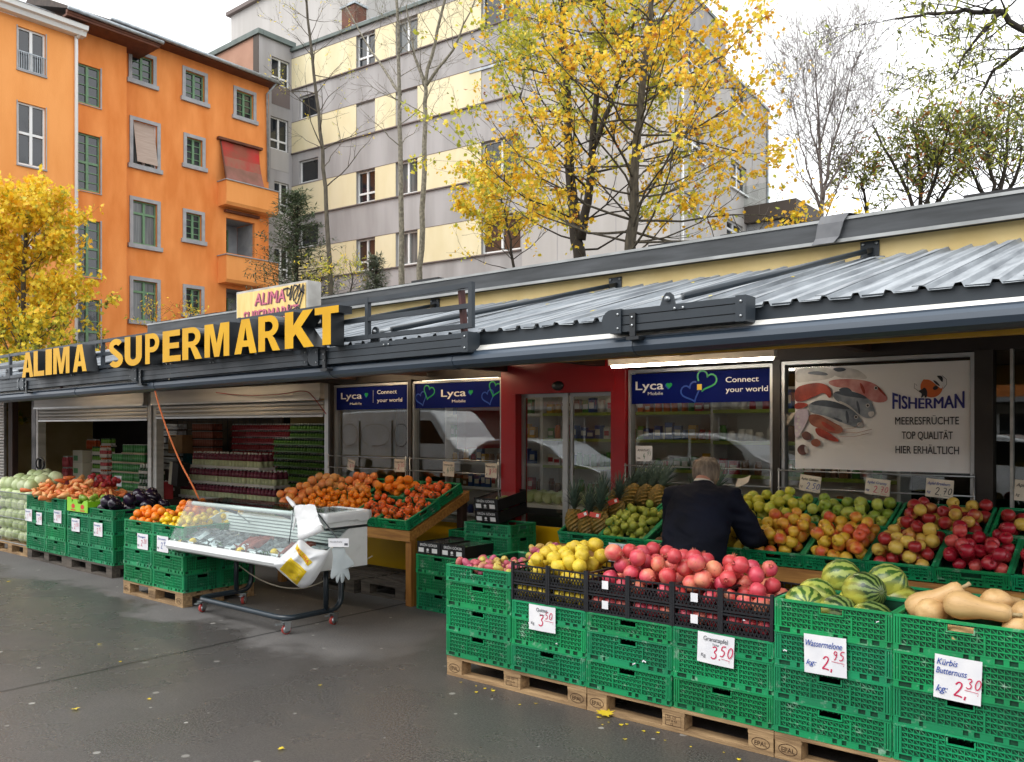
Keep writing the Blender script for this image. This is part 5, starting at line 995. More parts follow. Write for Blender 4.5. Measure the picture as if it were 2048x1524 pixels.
card("printed price card Quitten 3.50 on the green crates below the quinces", 1084, 1237, 4.376, .215, .165, [('t', "Quitten", .3, .76, .15, .42, 0, "ink_grey"), ('t', "Türkei", .42, .62, .07, .18, 0, "ink_grey"), ('t', "Kg", .1, .22, .12, .12, 0, "ink_grey"), ('h', "3", .38, .2, .45, "ink_red"), ('h', "50", .62, .5, .28, "ink_red"), und(.6, .93, .42)])
card("printed price card Granatapfel 3.50 on the green crates below the pomegranates", 1431, 1299, 4.376, .22, .17, [('t', "Granatapfel", .17, .75, .15, .66, 0, "ink_grey"), ('t', "Türkei", .42, .62, .07, .18, 0, "ink_grey"), ('t', "Kg", .12, .2, .12, .12, 0, "ink_grey"), ('h', "3.", .38, .18, .42, "ink_red"), ('h', "50", .62, .3, .36, "ink_red"), und(.68, .9, .22)], ry=2)
card("handwritten price card Wassermelone 2.95 below the watermelons", 1650, 1311, 4.374, .215, .2, [('t', "Wassermelone", .05, .7, .17, .86, .35, "ink_blue"), ('t', "kg:", .05, .22, .14, .25, .35, "ink_blue"), ('h', "2,", .42, .15, .34, "ink_red"), ('h', "95", .68, .42, .24, "ink_red"), und(.66, .95, .36)], ry=-1)
card("handwritten price card Kürbis Butternuss 2.30 below the butternut squashes", 1915, 1359, 4.374, .2, .205, [('t', "Kürbis", .05, .78, .15, .45, .3, "ink_blue"), ('t', "Butternuss", .04, .58, .15, .66, .3, "ink_blue"), ('t', "kg:", .05, .16, .16, .26, .35, "ink_blue"), ('h', "2,", .42, .12, .34, "ink_red"), ('h', "30", .68, .34, .24, "ink_red"), und(.66, .95, .28)], ry=2)
card("printed price card Birne Gute Luise hanging before the pears", 1239, 1106, TY - .02, .2, .15, [('t', "Birne Gute Luise", .05, .76, .15, .9, 0, "ink_black"), ('t', "Kg", .08, .2, .14, .15, 0, "ink_black"), ('h', "2", .42, .2, .4, "ink_red"), ('h', "95", .66, .4, .3, "ink_red")])
card("price card ANANAS 4.95 in the window above the pineapples", 1288, 907, YF - .14, .17, .14, [('t', "ANANAS", .12, .64, .17, .74, 0, "ink_black"), ('t', "Stk.", .12, .14, .13, .2, 0, "ink_black"), ('h', "4", .42, .14, .36, "ink_green"), ('h', "95", .7, .38, .24, "ink_green")])
ap = lambda s, p, c2, c3: [('t', s, .06, .68, .17, .82, .25, c2), ('t', "kg", .06, .22, .14, .14, .3, c2), ('h', p[0] + ".", .34, .14, .42, c3), ('h', p[1], .62, .2, .36, c3), ('l', ((.66, .12), (.9, .1)), c3)]
card("clipped price card Apfel Golden 2.50 above the golden apples", 1620, 967, 6.58, .165, .125, ap("Apfel Golden", ("2", "50"), "ink_black", "ink_blue"), "paper_warm", ry=7, clip=True)
card("clipped price card Apfel Granny 2.70 above the green apples, red figures", 1755, 974, 6.58, .175, .12, ap("Apfel Granny", ("2", "70"), "ink_blue", "ink_red"), "paper_warm", ry=5, clip=True)
card("clipped price card Apfel Braeburn 2.70 above the red apples, dark figures", 1879, 977, 6.58, .18, .13, ap("Apfel Braeburn", ("2", "70"), "ink_blue", "ink_black"), "paper_warm", ry=4, clip=True)
card("price card cut by the right picture edge", 2058, 982, 6.58, .17, .14, ap("Apfel Gala", ("2", "70"), "ink_black", "ink_black"), "paper_warm", ry=3, clip=True)
lc = lambda s, a, c, m: [('t', s, .06, .72, .14, .85, .1, "ink_black"), ('t', "kg", .06, .2, .14, .16, .2, "ink_black"), ('h', a, .34, .2, .4, m), ('h', c, .64, .38, .28, m)]
card("small tilted price card above the orange table's left end", 702, 930, YF - .14, .13, .13, lc("Pomelo", "4", "50", "ink_red"), "paper_warm", ry=14); card("price card 2.50 on the rail above the large oranges", 799, 931, YF - .14, .17, .145, lc("Orangen Navel", "2", "50", "ink_red"), "paper_warm"); card("price card 4.50 on the rail above the persimmons, green figures", 897, 938, YF - .14, .17, .16, lc("Clementinen Blatt", "4", "50", "ink_green"), "paper_warm", ry=2); card("price card 8.50 on the rail beside the red door frame", 982, 941, YF - .14, .16, .15, lc("Pflaumen Kerne", "8", "50", "ink_red"), "paper_warm", ry=2)
for (u, v, Y, lab, ti, a, c) in ((57, 1030, 4.70, "white price card, left one on the leftmost stack", "Karotten", "1", "90"), (78, 1037, 4.70, "small white price card, right one on the leftmost stack", "Zwiebeln", "1", "50"), (115, 1033, 4.70, "white price card below the right orange nets", "Pastinaken", "2", "90"), (151, 1050, 4.70, "white price card under the lime green carton", "Avocado", "2", "50"), (196, 1059, 4.70, "white price card under the aubergines", "Auberginen", "2", "95"), (285, 1083, 4.36, "white price card below the oranges with red figures", "Orangen", "2", "20"), (325, 1088, 4.36, "white price card below the lemons with blue figures", "Zitronen", "2", "95"), (236, 962, 6.2, "large white price card before the green can stack", "Cola Dosen", "1", "20")):
    card(lab, u, v, Y, .22 if u != 78 else .17, .16, [('t', ti, .1, .75, .13, .7, .15, "ink_blue"), ('t', "kg", .08, .2, .13, .15, .2, "ink_grey"), ('h', a, .38, .2, .4, "ink_red" if u != 325 else "ink_blue"), ('h', c, .64, .4, .28, "ink_red" if u != 325 else "ink_blue")])
# ---------------------------------------------------------------- fish counter
M("vent_grey", "#878d8f", rough=.5)
fc = thing("fish_counter", "white refrigerated fish counter with slanted glass on red castors", "fish counter", (-6.8, 4.65, 0), world=True)
XA, XB = -7.86, -5.76
FY_ = frame_((0, 0, 0), (0, 1, 0), (1, 0, 0)) # prism poly (y,z), extruded along x
b = MB(); b.prism([(4.36, .56), (4.31, .565), (4.275, .585), (4.262, .615), (4.272, .645), (4.3, .66), (4.335, .655), (4.345, .625), (4.86, .70), (4.9, .885), (5.0, .885), (5.0, .56)], XA, XB - .02, "white_enamel", FY_); b.build("body", fc)
b = MB(); b.prism([(4.33, .555), (4.42, .60), (4.8, .885), (5.005, .885), (5.005, .545)], XB - .019, XB, "white_enamel", FY_); b.prism([(4.33, .555), (4.36, .66), (4.86, .885), (5.005, .885), (5.005, .545)], XA - .02, XA - .001, "white_enamel", FY_); b.build("end_panel", fc)
b = MB(); b.box((XB - .42, 4.55, .887), (XB + .005, 5.01, .905), "steel_dark"); b.build("steel_strip", fc)
b = MB()
for k in range(5):
    for i in range(84): x = XA + .1 + i * .022; y = 4.868 + .0066 * k; z = .735 + .0305 * k; b.box((x, y - .006, z), (x + .014, y - .001, z + .009), "vent_grey")
b.build("vent", fc)
b = MB(); b.bar((XA, 4.305, .655), (XA, 4.5, 1.03), .01, .01, "film"); b.add([(XA, 4.31, .662), (XB - .05, 4.31, .662), (XB - .05, 4.5, 1.03), (XA, 4.5, 1.03), (XA, 4.314, .664), (XB - .05, 4.314, .664), (XB - .05, 4.504, 1.032), (XA, 4.504, 1.032)], [(0, 1, 2, 3), (7, 6, 5, 4), (0, 4, 5, 1), (2, 6, 7, 3)], "glass_clear"); b.build("front_glass", fc)
b = MB(); b.box((XA, 4.5, 1.032), (XB - .05, 4.93, 1.038), "glass_clear"); b.build("top_glass", fc)
b = MB()
for x in (XA - .008, XB - .06): b.prism([(4.33, .665), (4.50, 1.028), (4.93, 1.028), (4.93, .89), (4.87, .88), (4.84, .72)], x, x + .006, "glass_clear", FY_)
b.build("side_glass", fc)
b = MB(); b.tube([(XA + .06, 4.525, 1.01), (XB - .1, 4.525, 1.01)], .022, "white_enamel", 12); b.build("light_bar", fc)
for x in (XA + .42, XB - .75): b = MB(); b.bar((x, 4.55, 1.0), (x + .05, 4.75, .92), .012, .03, "steel_dark"); b.bar((x + .05, 4.75, .92), (x + .06, 4.9, .8), .01, .01, "steel"); b.build("glass_arm", fc)
def bend(p0, p1, p2, n=6): return [Vector(p0).lerp(Vector(p1), t).lerp(Vector(p1).lerp(Vector(p2), t), t) for t in [i / n for i in range(n + 1)]]
lx, rx, zt_ = -7.45, -6.05, .135
path = [(lx, 4.95, .56), (lx, 4.95, .26)] + bend((lx, 4.95, .26), (lx, 4.95, zt_), (lx, 4.83, zt_))[1:] + [(lx, 4.5, zt_)] + bend((lx, 4.5, zt_), (lx, 4.36, zt_), (lx + .14, 4.36, zt_))[1:] + [(rx - .14, 4.36, zt_)] + bend((rx - .14, 4.36, zt_), (rx, 4.36, zt_), (rx, 4.5, zt_))[1:] + [(rx, 4.83, zt_)] + bend((rx, 4.83, zt_), (rx, 4.95, zt_), (rx, 4.95, .26))[1:] + [(rx, 4.95, .56)]
b = MB(); b.tube(path, .025, "frame_blue", 12); b.build("base_frame", fc)
for x in (lx, rx): b = MB(); b.tube([(x, 4.78, zt_), (x, 4.78, .57)], .024, "frame_blue", 12); b.build("leg", fc)
for x, y, a in ((lx + .02, 4.4, 20), (rx - .03, 4.38, -15), (lx + .0, 4.86, 40), (rx, 4.86, 10)):
    X = T(x, y, 0) @ RZ(a); c_ = MB(); c_.box((-.035, -.035, .103), (.035, .035, .109), "steel", X); c_.box((-.025, .004, .03), (-.021, .03, .1), "steel", X); c_.box((.021, -.02, .03), (.025, .03, .1), "steel", X); c_.box((-.025, -.02, .03), (-.0212, .0035, .1), "steel", X); c_.box((-.02, -.09, .088), (.02, -.03, .096), "steel", X); w_ = c_.build("castor", fc)
    q = MB(); q.lathe([(.0, -.016), (.022, -.016), (.023, -.012), (.032, -.012), (.0385, -.014), (.0385, .014), (.032, .012), (.023, .012), (.022, .016), (0, .016)], "wheel_red", 18, X @ T(0, 0, .039) @ RY(90)); q.lathe([(0, -.0185), (.031, -.018), (.031, .018), (0, .0185)], "steel", 14, X @ T(0, 0, .039) @ RY(90)); q.build("wheel", w_)
rg = random.Random(21)
fbody = [(0, -.16), (.012, -.155), (.03, -.11), (.042, -.05), (.044, .0), (.036, .06), (.02, .11), (.009, .14), (.008, .145)]
def fish_mesh(nm, m):
    b = MB(); b.lathe(fbody, m, 12, S(.5, 1, 1)); b.add([(0, 0, .14), (.002, .04, .195), (.002, .005, .175), (.002, -.04, .195), (-.002, .04, .195), (-.002, -.04, .195)], [(0, 1, 2), (0, 2, 3), (0, 2, 4), (0, 5, 2)], m); b.add([(0, .04, -.03), (.001, .06, .0), (.001, .035, .06), (-.001, .06, .0)], [(0, 1, 2), (0, 2, 3)], m); return b.mesh(nm)
FM = [fish_mesh("silver_fish_mesh", "fish_skin"), fish_mesh("red_fish_mesh", "fish_red")]
for i in range(6):
    x = XA + .2 + .31 * i; X = frame_((x, 4.36, .632), (1, 0, 0), (0, 1, .145)); X.col[1] = (0, .99, .144, 0); X.col[2] = (0, -.144, .99, 0)
    b = MB(); b.box((-.14, 0, .004), (.14, .46, .012), "tray_black", X); b.box((-.14, 0, .0121), (.14, .008, .03), "tray_black", X); b.box((-.14, .452, .0121), (.14, .46, .03), "tray_black", X); b.build("fish_tray", label="black tray of fish and ice in the counter, number %s from the left glass side" % ["one", "two", "three", "four", "five", "six"][i], cat="tray", group="fish trays in the counter")
    vs = []; fs = []; nx_, ny_ = 12, 18
    for a in range(nx_ + 1):
        for c in range(ny_ + 1):
            xx_, yy_ = -.13 + .26 * a / nx_, .012 + .43 * c / ny_; e = min(a, nx_ - a, c, ny_ - c); dens = noise.noise(Vector((xx_ * 7 + i * 5, yy_ * 7, 0))); z = .0125 + (max(0, dens + .15) * .07 + .004) * min(1, e / 2) + rg.uniform(0, .006) * min(1, e); vs.append((xx_, yy_, z))
    for a in range(nx_):
        for c in range(ny_): k = a * (ny_ + 1) + c; fs.append((k, k + ny_ + 1, k + ny_ + 2, k + 1))
    b = MB(); b.add(vs, fs, "ice", True, X); b.build("crushed_ice", label="crushed ice on the fish tray number %s from the left glass side" % ["one", "two", "three", "four", "five", "six"][i], cat="ice", group="crushed ice in the counter", kind="stuff")
    for k in range(3 if i > 0 else 2): inst(FM[1 if i in (3, 5) else 0], "fish", X @ T(-.07 + .075 * k, .17 + .05 * (k % 2), .05) @ RZ(rg.uniform(-12, 12)) @ RX(90), ["silver fish on ice in the left half of the counter", "reddish fish on ice in the counter"][1 if i in (3, 5) else 0] if i != 4 and i != 2 else "silver fish on ice in the right half of the counter", "fish", "fish in the counter")
for i, (u, v) in enumerate(((362, 1085), (386, 1082), (481, 1101), (549, 1104))): inst(U["lemon"], "lemon", T(*onY(u, v, 4.37)) @ RX(80) @ RZ(50 * i), ["lemon behind the leftmost tag of the fish counter, left one", "lemon behind the leftmost tag of the fish counter, right one", "lemon in the middle of the fish counter", "lemon at the right end of the fish counter beside the white bag"][i], "lemon", "lemons in the fish counter")
for i, (u, v) in enumerate(((473, 1104), (538, 1110), (440, 1092))):
    p_ = onY(u, v, 4.37); b = MB()
    for k in range(26): d = Vector((rg.gauss(0, .03), rg.gauss(0, .02), abs(rg.gauss(0, .015)))); a = p_ + d; b.add([a, a + Vector((rg.uniform(-.02, .02), .005, .012)), a + Vector((rg.uniform(-.015, .015), -.01, .02))], [(0, 1, 2)], "parsley")
    b.build("parsley_sprig", label=["parsley beside the middle lemon of the fish counter", "parsley at the right end of the fish counter", "parsley left of the middle lemon in the fish counter"][i], cat="parsley", group="parsley in the fish counter")
for i, (u, v, c_) in enumerate(((380, 1089, "ink_red"), (427, 1097, "ink_red"), (454, 1100, "ink_red"), (504, 1109, "ink_blue"), (548, 1114, "ink_red"))): card(["leftmost small red price tag on the fish counter rim", "small red price tag second from the left on the fish counter rim", "small red price tag in the middle of the fish counter rim", "small blue price tag on the fish counter rim", "rightmost small red price tag on the fish counter rim"][i], u, v, 4.33, .095, .055, [('t', "Dorade" if i != 3 else "Lachs", .1, .62, .24, .8, 0, "ink_black"), ('h', ["17.", "15.", "14.", "18.", "15."][i], .15, .1, .42, c_)], rx=-12)
# tub with bag liner on the counter's right end
b = MB(); xa, xb, ya, yb = XB - .42, XB - .0, 4.55, 5.0
b.add([(xa, ya, .907), (xb, ya, .907), (xb, yb, .907), (xa, yb, .907), (xa - .02, ya - .02, 1.03), (xb + .02, ya - .02, 1.03), (xb + .02, yb + .02, 1.03), (xa - .02, yb + .02, 1.03), (xa, ya, 1.028), (xb, ya, 1.028), (xb, yb, 1.028), (xa, yb, 1.028)], [(3, 2, 1, 0), (0, 1, 5, 4), (1, 2, 6, 5), (2, 3, 7, 6), (3, 0, 4, 7)], "white_enamel")
tub = thing("waste_tub", "white tub lined with a thin bag on the right end of the fish counter", "tub", (xa, ya, .907), world=True); b.build("tub", tub)
b = MB(); vs = []; fs = []; N_ = 48; rg = random.Random(3); loop = [(xa - .025, ya - .025), (xb + .025, ya - .025), (xb + .025, yb + .025), (xa - .025, yb + .025)]
for lv, (off, z, am) in enumerate(((.004, .955, .012), (.007, 1.0, .006), (.004, 1.037, .004), (-.015, 1.034, .004), (-.03, .97, .006))):
    for i in range(N_):
        k = i / N_ * 4; e = int(k) % 4; f = k - int(k); x0_, y0_ = loop[e]; x1_, y1_ = loop[(e + 1) % 4]; x, y = x0_ + (x1_ - x0_) * f, y0_ + (y1_ - y0_) * f; cxm, cym = (xa + xb) / 2, (ya + yb) / 2; d = Vector((x - cxm, y - cym)).normalized(); vs.append((x + d.x * (off + rg.uniform(-am, am) * .4), y + d.y * (off + rg.uniform(-am, am) * .4), z + rg.uniform(-am, am)))
for lv in range(4):
    for i in range(N_): a, c = lv * N_ + i, lv * N_ + (i + 1) % N_; fs.append((a, c, c + N_, a + N_))
b.add(vs, fs, "plastic_white", True); b.build("bag_liner", tub)
# things hanging at the counter's right side, facing the customer
CAMX = Matrix.Rotation(math.asin(.634), 4, 'Z')
def pillow(outl, depth, m, crum=.012, seed=1, rings=7, back=True):
    n = len(outl); cx_ = sum(p[0] for p in outl) / n; cz_ = sum(p[1] for p in outl) / n; vs = []; fs = []
    for sgn in ((-1, 1) if back else (-1,)):
        o = len(vs)
        for r_ in range(rings + 1):
            s = 1 - r_ / rings
            for x, z in outl: X_, Z_ = cx_ + (x - cx_) * s, cz_ + (z - cz_) * s; y = sgn * depth * math.sqrt(max(0, 1 - s * s)); y += crum * (noise.noise(Vector((X_ * 9, Z_ * 9, seed + sgn))) + .6 * noise.noise(Vector((X_ * 24, Z_ * 24, seed)))) * (1 - s ** 3); vs.append((X_, y, Z_))
        for r_ in range(rings):
            for i in range(n):
                a, c = o + r_ * n + i, o + r_ * n + (i + 1) % n; f = (a, c, c + n, a + n); fs.append(f if sgn < 0 else tuple(reversed(f)))
    return vs, fs, (cx_, cz_)
def q3(x, y, s=.2832, o=(200, 960), c=(585, 1130), k=1 / 236.): return ((o[0] + x * s - c[0]) * k, -(o[1] + y * s - c[1]) * k)
M0 = T(*onY(585, 1130, 4.16)) @ CAMX
bagp = chaikin([q3(*p) for p in ((1405, 425), (1385, 450), (1310, 520), (1240, 580), (1228, 600), (1290, 660), (1370, 725), (1418, 760), (1480, 738), (1520, 690), (1570, 600), (1610, 520), (1590, 500), (1500, 495), (1450, 455), (1425, 430))], 2)
vs, fs, cc = pillow(bagp, .1, "plastic_white", .034, 3, 12)
bag = thing("carrier_bag", "white plastic bag with yellow ALIMA print hanging at the right of the fish counter", "bag", mat=M0); b = MB(); b.add(vs, fs, "plastic_white", True); b.build("bag", bag)
def bdep(x, z):
    d = Vector((x - cc[0], z - cc[1])); L_ = d.length
    if L_ < 1e-5: s = 0
    else:
        best = 1e9; n = len(bagp)
        for i in range(n):
            p, q = Vector(bagp[i]) - Vector(cc), Vector(bagp[(i + 1) % n]) - Vector(cc); e = q - p; den = d.x * e.y - d.y * e.x
            if abs(den) < 1e-9: continue
            t = (p.x * e.y - p.y * e.x) / den; w_ = (p.x * d.y - p.y * d.x) / den
            if t > 0 and -.001 <= w_ <= 1.001: best = min(best, t)
        s = min(1, 1 / best)
    return -(.1 * math.sqrt(max(0, 1 - s * s))) + .034 * (noise.noise(Vector((x * 9, z * 9, 2))) + .6 * noise.noise(Vector((x * 24, z * 24, 3)))) * (1 - s ** 3)
def patch(corners, off, m, b, n=9):
    c = [Vector(q3(*p)) for p in corners]; vs = []; fs = []
    for i in range(n + 1):
        for j in range(n + 1): p = c[0].lerp(c[1], i / n).lerp(c[3].lerp(c[2], i / n), j / n); vs.append((p.x, bdep(p.x, p.y) - off, p.y))
    for i in range(n):
        for j in range(n): k = i * (n + 1) + j; fs.append((k, k + n + 1, k + n + 2, k + 1))
    b.add(vs, fs, m, True)
def on_patch(corners, s, x, y, h, m, b, off, wd):
    c = [Vector(q3(*p)) for p in corners]; g_, f_ = text_geo(s, 1, 0, align='LEFT'); mn = min(v[0] for v in g_); mxx = max(v[0] for v in g_); vs = []
    for a, _, z in g_: i, j = x + (a - mn) / (mxx - mn) * wd, y - z * h / .727; p = c[0].lerp(c[1], i).lerp(c[3].lerp(c[2], i), j); vs.append((p.x, bdep(p.x, p.y) - off, p.y))
    b.add(vs, f_, m)
b = MB(); P1 = ((1370, 535), (1475, 630), (1400, 728), (1286, 620)); P2 = ((1402, 452), (1508, 572), (1480, 596), (1394, 482)); patch(P1, .004, "bag_yellow", b); patch(P2, .004, "bag_yellow", b); b.build("yellow_print", bag)
b = MB(); on_patch(P2, "ALIMA", .12, .85, .7, "red_print", b, .0065, .8)
for k in range(7): on_patch(P1, ["Obst Gemuse Fleisch", "Fisch Spezialitaten", "Lebensmittel", "frisch jeden Tag", "Offen Montag bis Samstag", "Danke fur Ihren Einkauf", "Auf Wiedersehen"][k], .08, .16 + .12 * k, .06, "ink_black", b, .0065, .8 - .06 * (k % 3))
b.build("lettering", bag)
a, c = onY(598, 1076, 4.2), onY(645, 1056, 4.32); b = MB(); d = (c - a).normalized(); b.tube([a, c], .03, "plastic_white", 16); b.tube([a - d * .003, a + d * .001], .014, "card_brown", 10); b.build("bag_roll", label="white roll of plastic bags hanging above the ALIMA bag", cat="bag roll")
b = MB(); o = [onY(u, v, Y) for u, v, Y in ((588, 1012, 4.45), (628, 1008, 4.5), (645, 1050, 4.36), (598, 1072, 4.22))]; n = 16; vs = []; fs = []
for i in range(n + 1):
    for j in range(n + 1): p = o[0].lerp(o[1], i / n).lerp(o[3].lerp(o[2], i / n), j / n); vs.append(p + Vector((0, .02 * noise.noise(p * 9) + .01 * noise.noise(p * 23), .014 * noise.noise(p * 14))))
for i in range(n):
    for j in range(n): k = i * (n + 1) + j; fs.append((k, k + n + 1, k + n + 2, k + 1))
nn = len(vs); vs += [v + Vector((.001, .002, 0)) for v in vs]; fs += [tuple(reversed([k + nn for k in f])) for f in fs]
b.add(vs, fs, "plastic_white", True); p0 = onY(574, 995, 4.5); p1 = onY(594, 1020, 4.44); p2 = onY(586, 1060, 4.3); b.tube([p0, p0.lerp(p1, .5) + Vector((.01, 0, .0)), p1, p2], [.012, .022, .012, .006], "plastic_white", 7); b.build("torn_bag_film", label="torn white film pulled from the bag roll at the counter's glass corner", cat="plastic film")
b = MB(); b.tube([onY(627, 1014, 4.55), onY(650, 1045, 4.5), onY(673, 1075, 4.42), onY(677, 1080, 4.4)], .006, "steel_dark", 7); b.tube([onY(588, 1012, 4.4), onY(583, 1050, 4.33), onY(578, 1088, 4.3)], .004, "steel_dark", 6); b.build("bag_holder", label="bent dark wire holder for bags on the counter's right end", cat="holder")
MG = T(*onY(678, 1115, 4.35)) @ CAMX; qg = lambda x, y: q3(x, y, c=(678, 1115))
gl = thing("plastic_glove", "pale plastic glove with a white tag hanging at the counter's right end", "glove", mat=MG)
gp = chaikin([qg(*p) for p in ((1636, 470), (1726, 470), (1732, 520), (1765, 555), (1790, 585), (1782, 608), (1755, 596), (1742, 592), (1760, 660), (1760, 694), (1745, 698), (1728, 650), (1724, 692), (1714, 716), (1699, 714), (1696, 660), (1684, 714), (1668, 716), (1664, 660), (1652, 690), (1634, 688), (1630, 660), (1645, 600), (1648, 540))], 2)
vs, fs, _ = pillow(gp, .012, "glove", .004, 8, 4); b = MB(); b.add(vs, fs, "glove", True); b.build("glove", gl)
b = MB(); p, q = qg(1620, 476), qg(1755, 420); b.box((p[0], -.014, p[1]), (q[0], -.008, q[1]), "paper"); b.build("tag", gl)
b = MB(); put_text(b, "Handschuhe", (p[0] + q[0]) / 2 - .02, p[1] + .035, .02, "ink_grey", -.0155); b.box((q[0] - .035, -.0152, p[1] + .012), (q[0] - .008, -.0145, p[1] + .03), "ink_grey"); b.build("writing", gl)
# cables
def cable(name, label, pts, r, m):
    p = [Vector(x) for x in pts]
    for _ in range(3):
        q = [p[0]]
        for a, c in zip(p, p[1:]): q += [a.lerp(c, .25), a.lerp(c, .75)]
        p = q + [p[-1]]
    b = MB(); b.tube(p, r, m, 7); b.build(name, label=label, cat="cable")
cable("extension_cable", "orange cable hanging from the gutter down to the fish counter", [onY(309, 765, 4.2), onY(310, 785, 4.19), onY(330, 850, 4.26), onY(360, 925, 4.38), onY(385, 970, 4.46), onY(398, 999, 4.52), onY(400, 1000, 4.6)], .008, "orange_cable")
cable("wall_cable", "thin red cable sagging along the right shutter box", [onY(432, 785, 6.6), onY(480, 791, 6.6), onY(560, 790, 6.6), onY(612, 779, 6.6), onY(628, 795, 6.62), onY(652, 828, 6.66)], .006, "red_cable")
cable("counter_cable", "pale cable sagging below the fish counter", [onY(u, v, y) for u, v, y in ((478, 1131, 4.8), (512, 1156, 4.85), (555, 1174, 4.9), (600, 1178, 4.95), (632, 1170, 5), (665, 1152, 5.05), (718, 1127, 5.1), (745, 1112, 5.2))], .006, "beige_cable")
cable("sign_wire", "looped pale wires at the post below the letter E", [onY(u, v, 4.12) for u, v in ((322, 723), (318, 735), (326, 744), (336, 735), (330, 722), (338, 715), (343, 735), (338, 760))], .004, "beige_cable")
# ---------------------------------------------------------------- the man choosing fruit
M("jacket", "#0a0d17", "#121624", rough=.75, spec=.15, scale=5, bump=.35, bs=11); M("trousers", "#1d1e22", "#26272c", rough=.8, scale=6); M("skin", "#c58f74", "#b57a62", rough=.5, scale=12); M("hair", "#8f7f6c", "#5d5145", rough=.7, scale=40, stretch=(1, 1, .25), bump=.4, bs=90); M("collar", "#cfc9bf", rough=.8); M("shoe", "#15130f", rough=.5)
def rings(b, secs, m, n=20): # secs: (centre, rx, ry, axis-up vector)
    vs = []; fs = []
    for c, a, d, up in secs:
        u = Vector(up).normalized(); x = Vector((1, 0, 0)); x = (x - u * x.dot(u)).normalized(); y = u.cross(x)
        vs += [Vector(c) + x * (a * math.cos(2 * PI * j / n)) + y * (d * math.sin(2 * PI * j / n)) for j in range(n)]
    for i in range(len(secs) - 1):
        for j in range(n): p, q = i * n + j, i * n + (j + 1) % n; fs.append((p, q, q + n, p + n))
    fs += [tuple(reversed(range(n))), tuple((len(secs) - 1) * n + j for j in range(n))]
    b.add(vs, fs, m, True)
def remesh(b, vox, name, m, parent, it=6, disp=None):
    me = b.mesh("tmp"); ob = bpy.data.objects.new("tmp", me); COL.objects.link(ob); r = ob.modifiers.new("r", 'REMESH'); r.mode = 'VOXEL'; r.voxel_size = vox; r.use_smooth_shade = True
    s = ob.modifiers.new("s", 'SMOOTH'); s.iterations = it; s.factor = .5; mm = ev_mesh(ob); bpy.data.objects.remove(ob); mm.materials.clear(); mm.materials.append(MATS[m])
    if disp:
        nr = [v.normal.copy() for v in mm.vertices]
        for v, nn in zip(mm.vertices, nr): v.co += nn * disp(v.co)
    for p in mm.polygons: p.use_smooth = True; p.material_index = 0
    o = bpy.data.objects.new(name, mm); COL.objects.link(o); o.parent = parent; return o
man = thing("person", "grey haired man in dark navy jacket seen from behind, leaning over fruit crates", "person", (-2.77, 5.36, 0))
# joints relative to the standing point (x right, y towards the shop)
pel = Vector((0, -.0, .86)); che = Vector((-.01, .12, 1.2)); nek = Vector((-.03, .22, 1.335)); hd = Vector((-.045, .31, 1.42))
shL, shR = Vector((-.215, .15, 1.27)), Vector((.19, .16, 1.27)); elL, elR = Vector((-.275, .22, 1.0)), Vector((.31, .28, 1.0)); wrL, wrR = Vector((-.24, .38, .9)), Vector((.3, .52, .955))
b = MB(); skn = []
rings(b, [((0, -.02, .78), .16, .12, UP), (pel, .165, .125, UP), ((0, .05, 1.02), .15, .115, (0, .3, 1)), (che, .175, .12, (0, .35, 1)), ((-.02, .17, 1.3), .14, .085, (0, .5, 1)), (nek, .062, .06, (0, .5, 1)), ((-.037, .235, 1.4), .056, .058, (0, .5, 1))], "skin")
rings(b, [(Vector((-.04, .25, 1.365)), .04, .05, (0, .25, 1)), (hd + Vector((0, -.01, -.04)), .068, .088, (0, .25, 1)), (hd + Vector((0, -.012, .02)), .076, .097, (0, .25, 1)), (hd + Vector((0, .0, .07)), .066, .085, (0, .25, 1)), (hd + Vector((0, .01, .1)), .035, .045, (0, .25, 1))], "skin")
b.tube([hd + Vector((0, .085, .0)), hd + Vector((0, .115, -.025))], [.012, .018], "skin", 8)
for s in (-1, 1): b.lathe([(0, -.01), (.02, -.008), (.03, .0), (.02, .008), (0, .01)], "skin", 10, T(*(hd + Vector((s * .078, .0, -.015)))) @ RY(90 - s * 15) @ S(1.15, .75, 1))
for s, sh, el, wr in ((-1, shL, elL, wrL), (1, shR, elR, wrR)):
    b.tube([sh, sh.lerp(el, .5), el, el.lerp(wr, .5), wr], [.06, .052, .042, .038, .028], "skin", 12); hp = Vector((0, -.02, .86)) + Vector((s * .09, 0, 0)); b.tube([hp, (s * .1, .0, .48), (s * .1, -.03, .1), (s * .105, -.02, .06)], [.09, .06, .042, .04], "skin", 12); b.tube([(s * .105, -.06, .045), (s * .11, .08, .04), (s * .115, .14, .03)], [.035, .04, .025], "skin", 10)
    d = (wr - el).normalized(); sd = d.cross(UP).normalized(); dn = sd.cross(d) * -1; pc = wr + d * .055
    b.tube([wr - d * .01, wr + d * .03, wr + d * .085], [.027, .036, .034], "skin", 10)
    for k, (of, ln) in enumerate(((-.028, .068), (-.01, .078), (.009, .073), (.027, .058))):
        p0 = wr + d * .085 + sd * of; p1 = p0 + d * ln * .45 + dn * .008; p2 = p1 + d * ln * .35 + dn * .022; p3 = p2 + d * ln * .12 + dn * .024; b.tube([p0 - d * .02, p0, p1, p2, p3], [.01, .0095, .009, .008, .006], "skin", 8)
    p0 = wr + d * .035 - sd * .03 * s; b.tube([p0, p0 - sd * .022 * s + d * .02, p0 - sd * .03 * s + d * .045 + dn * .012], [.013, .0115, .008], "skin", 8)
remesh(b, .009, "body", "skin", man, 4)
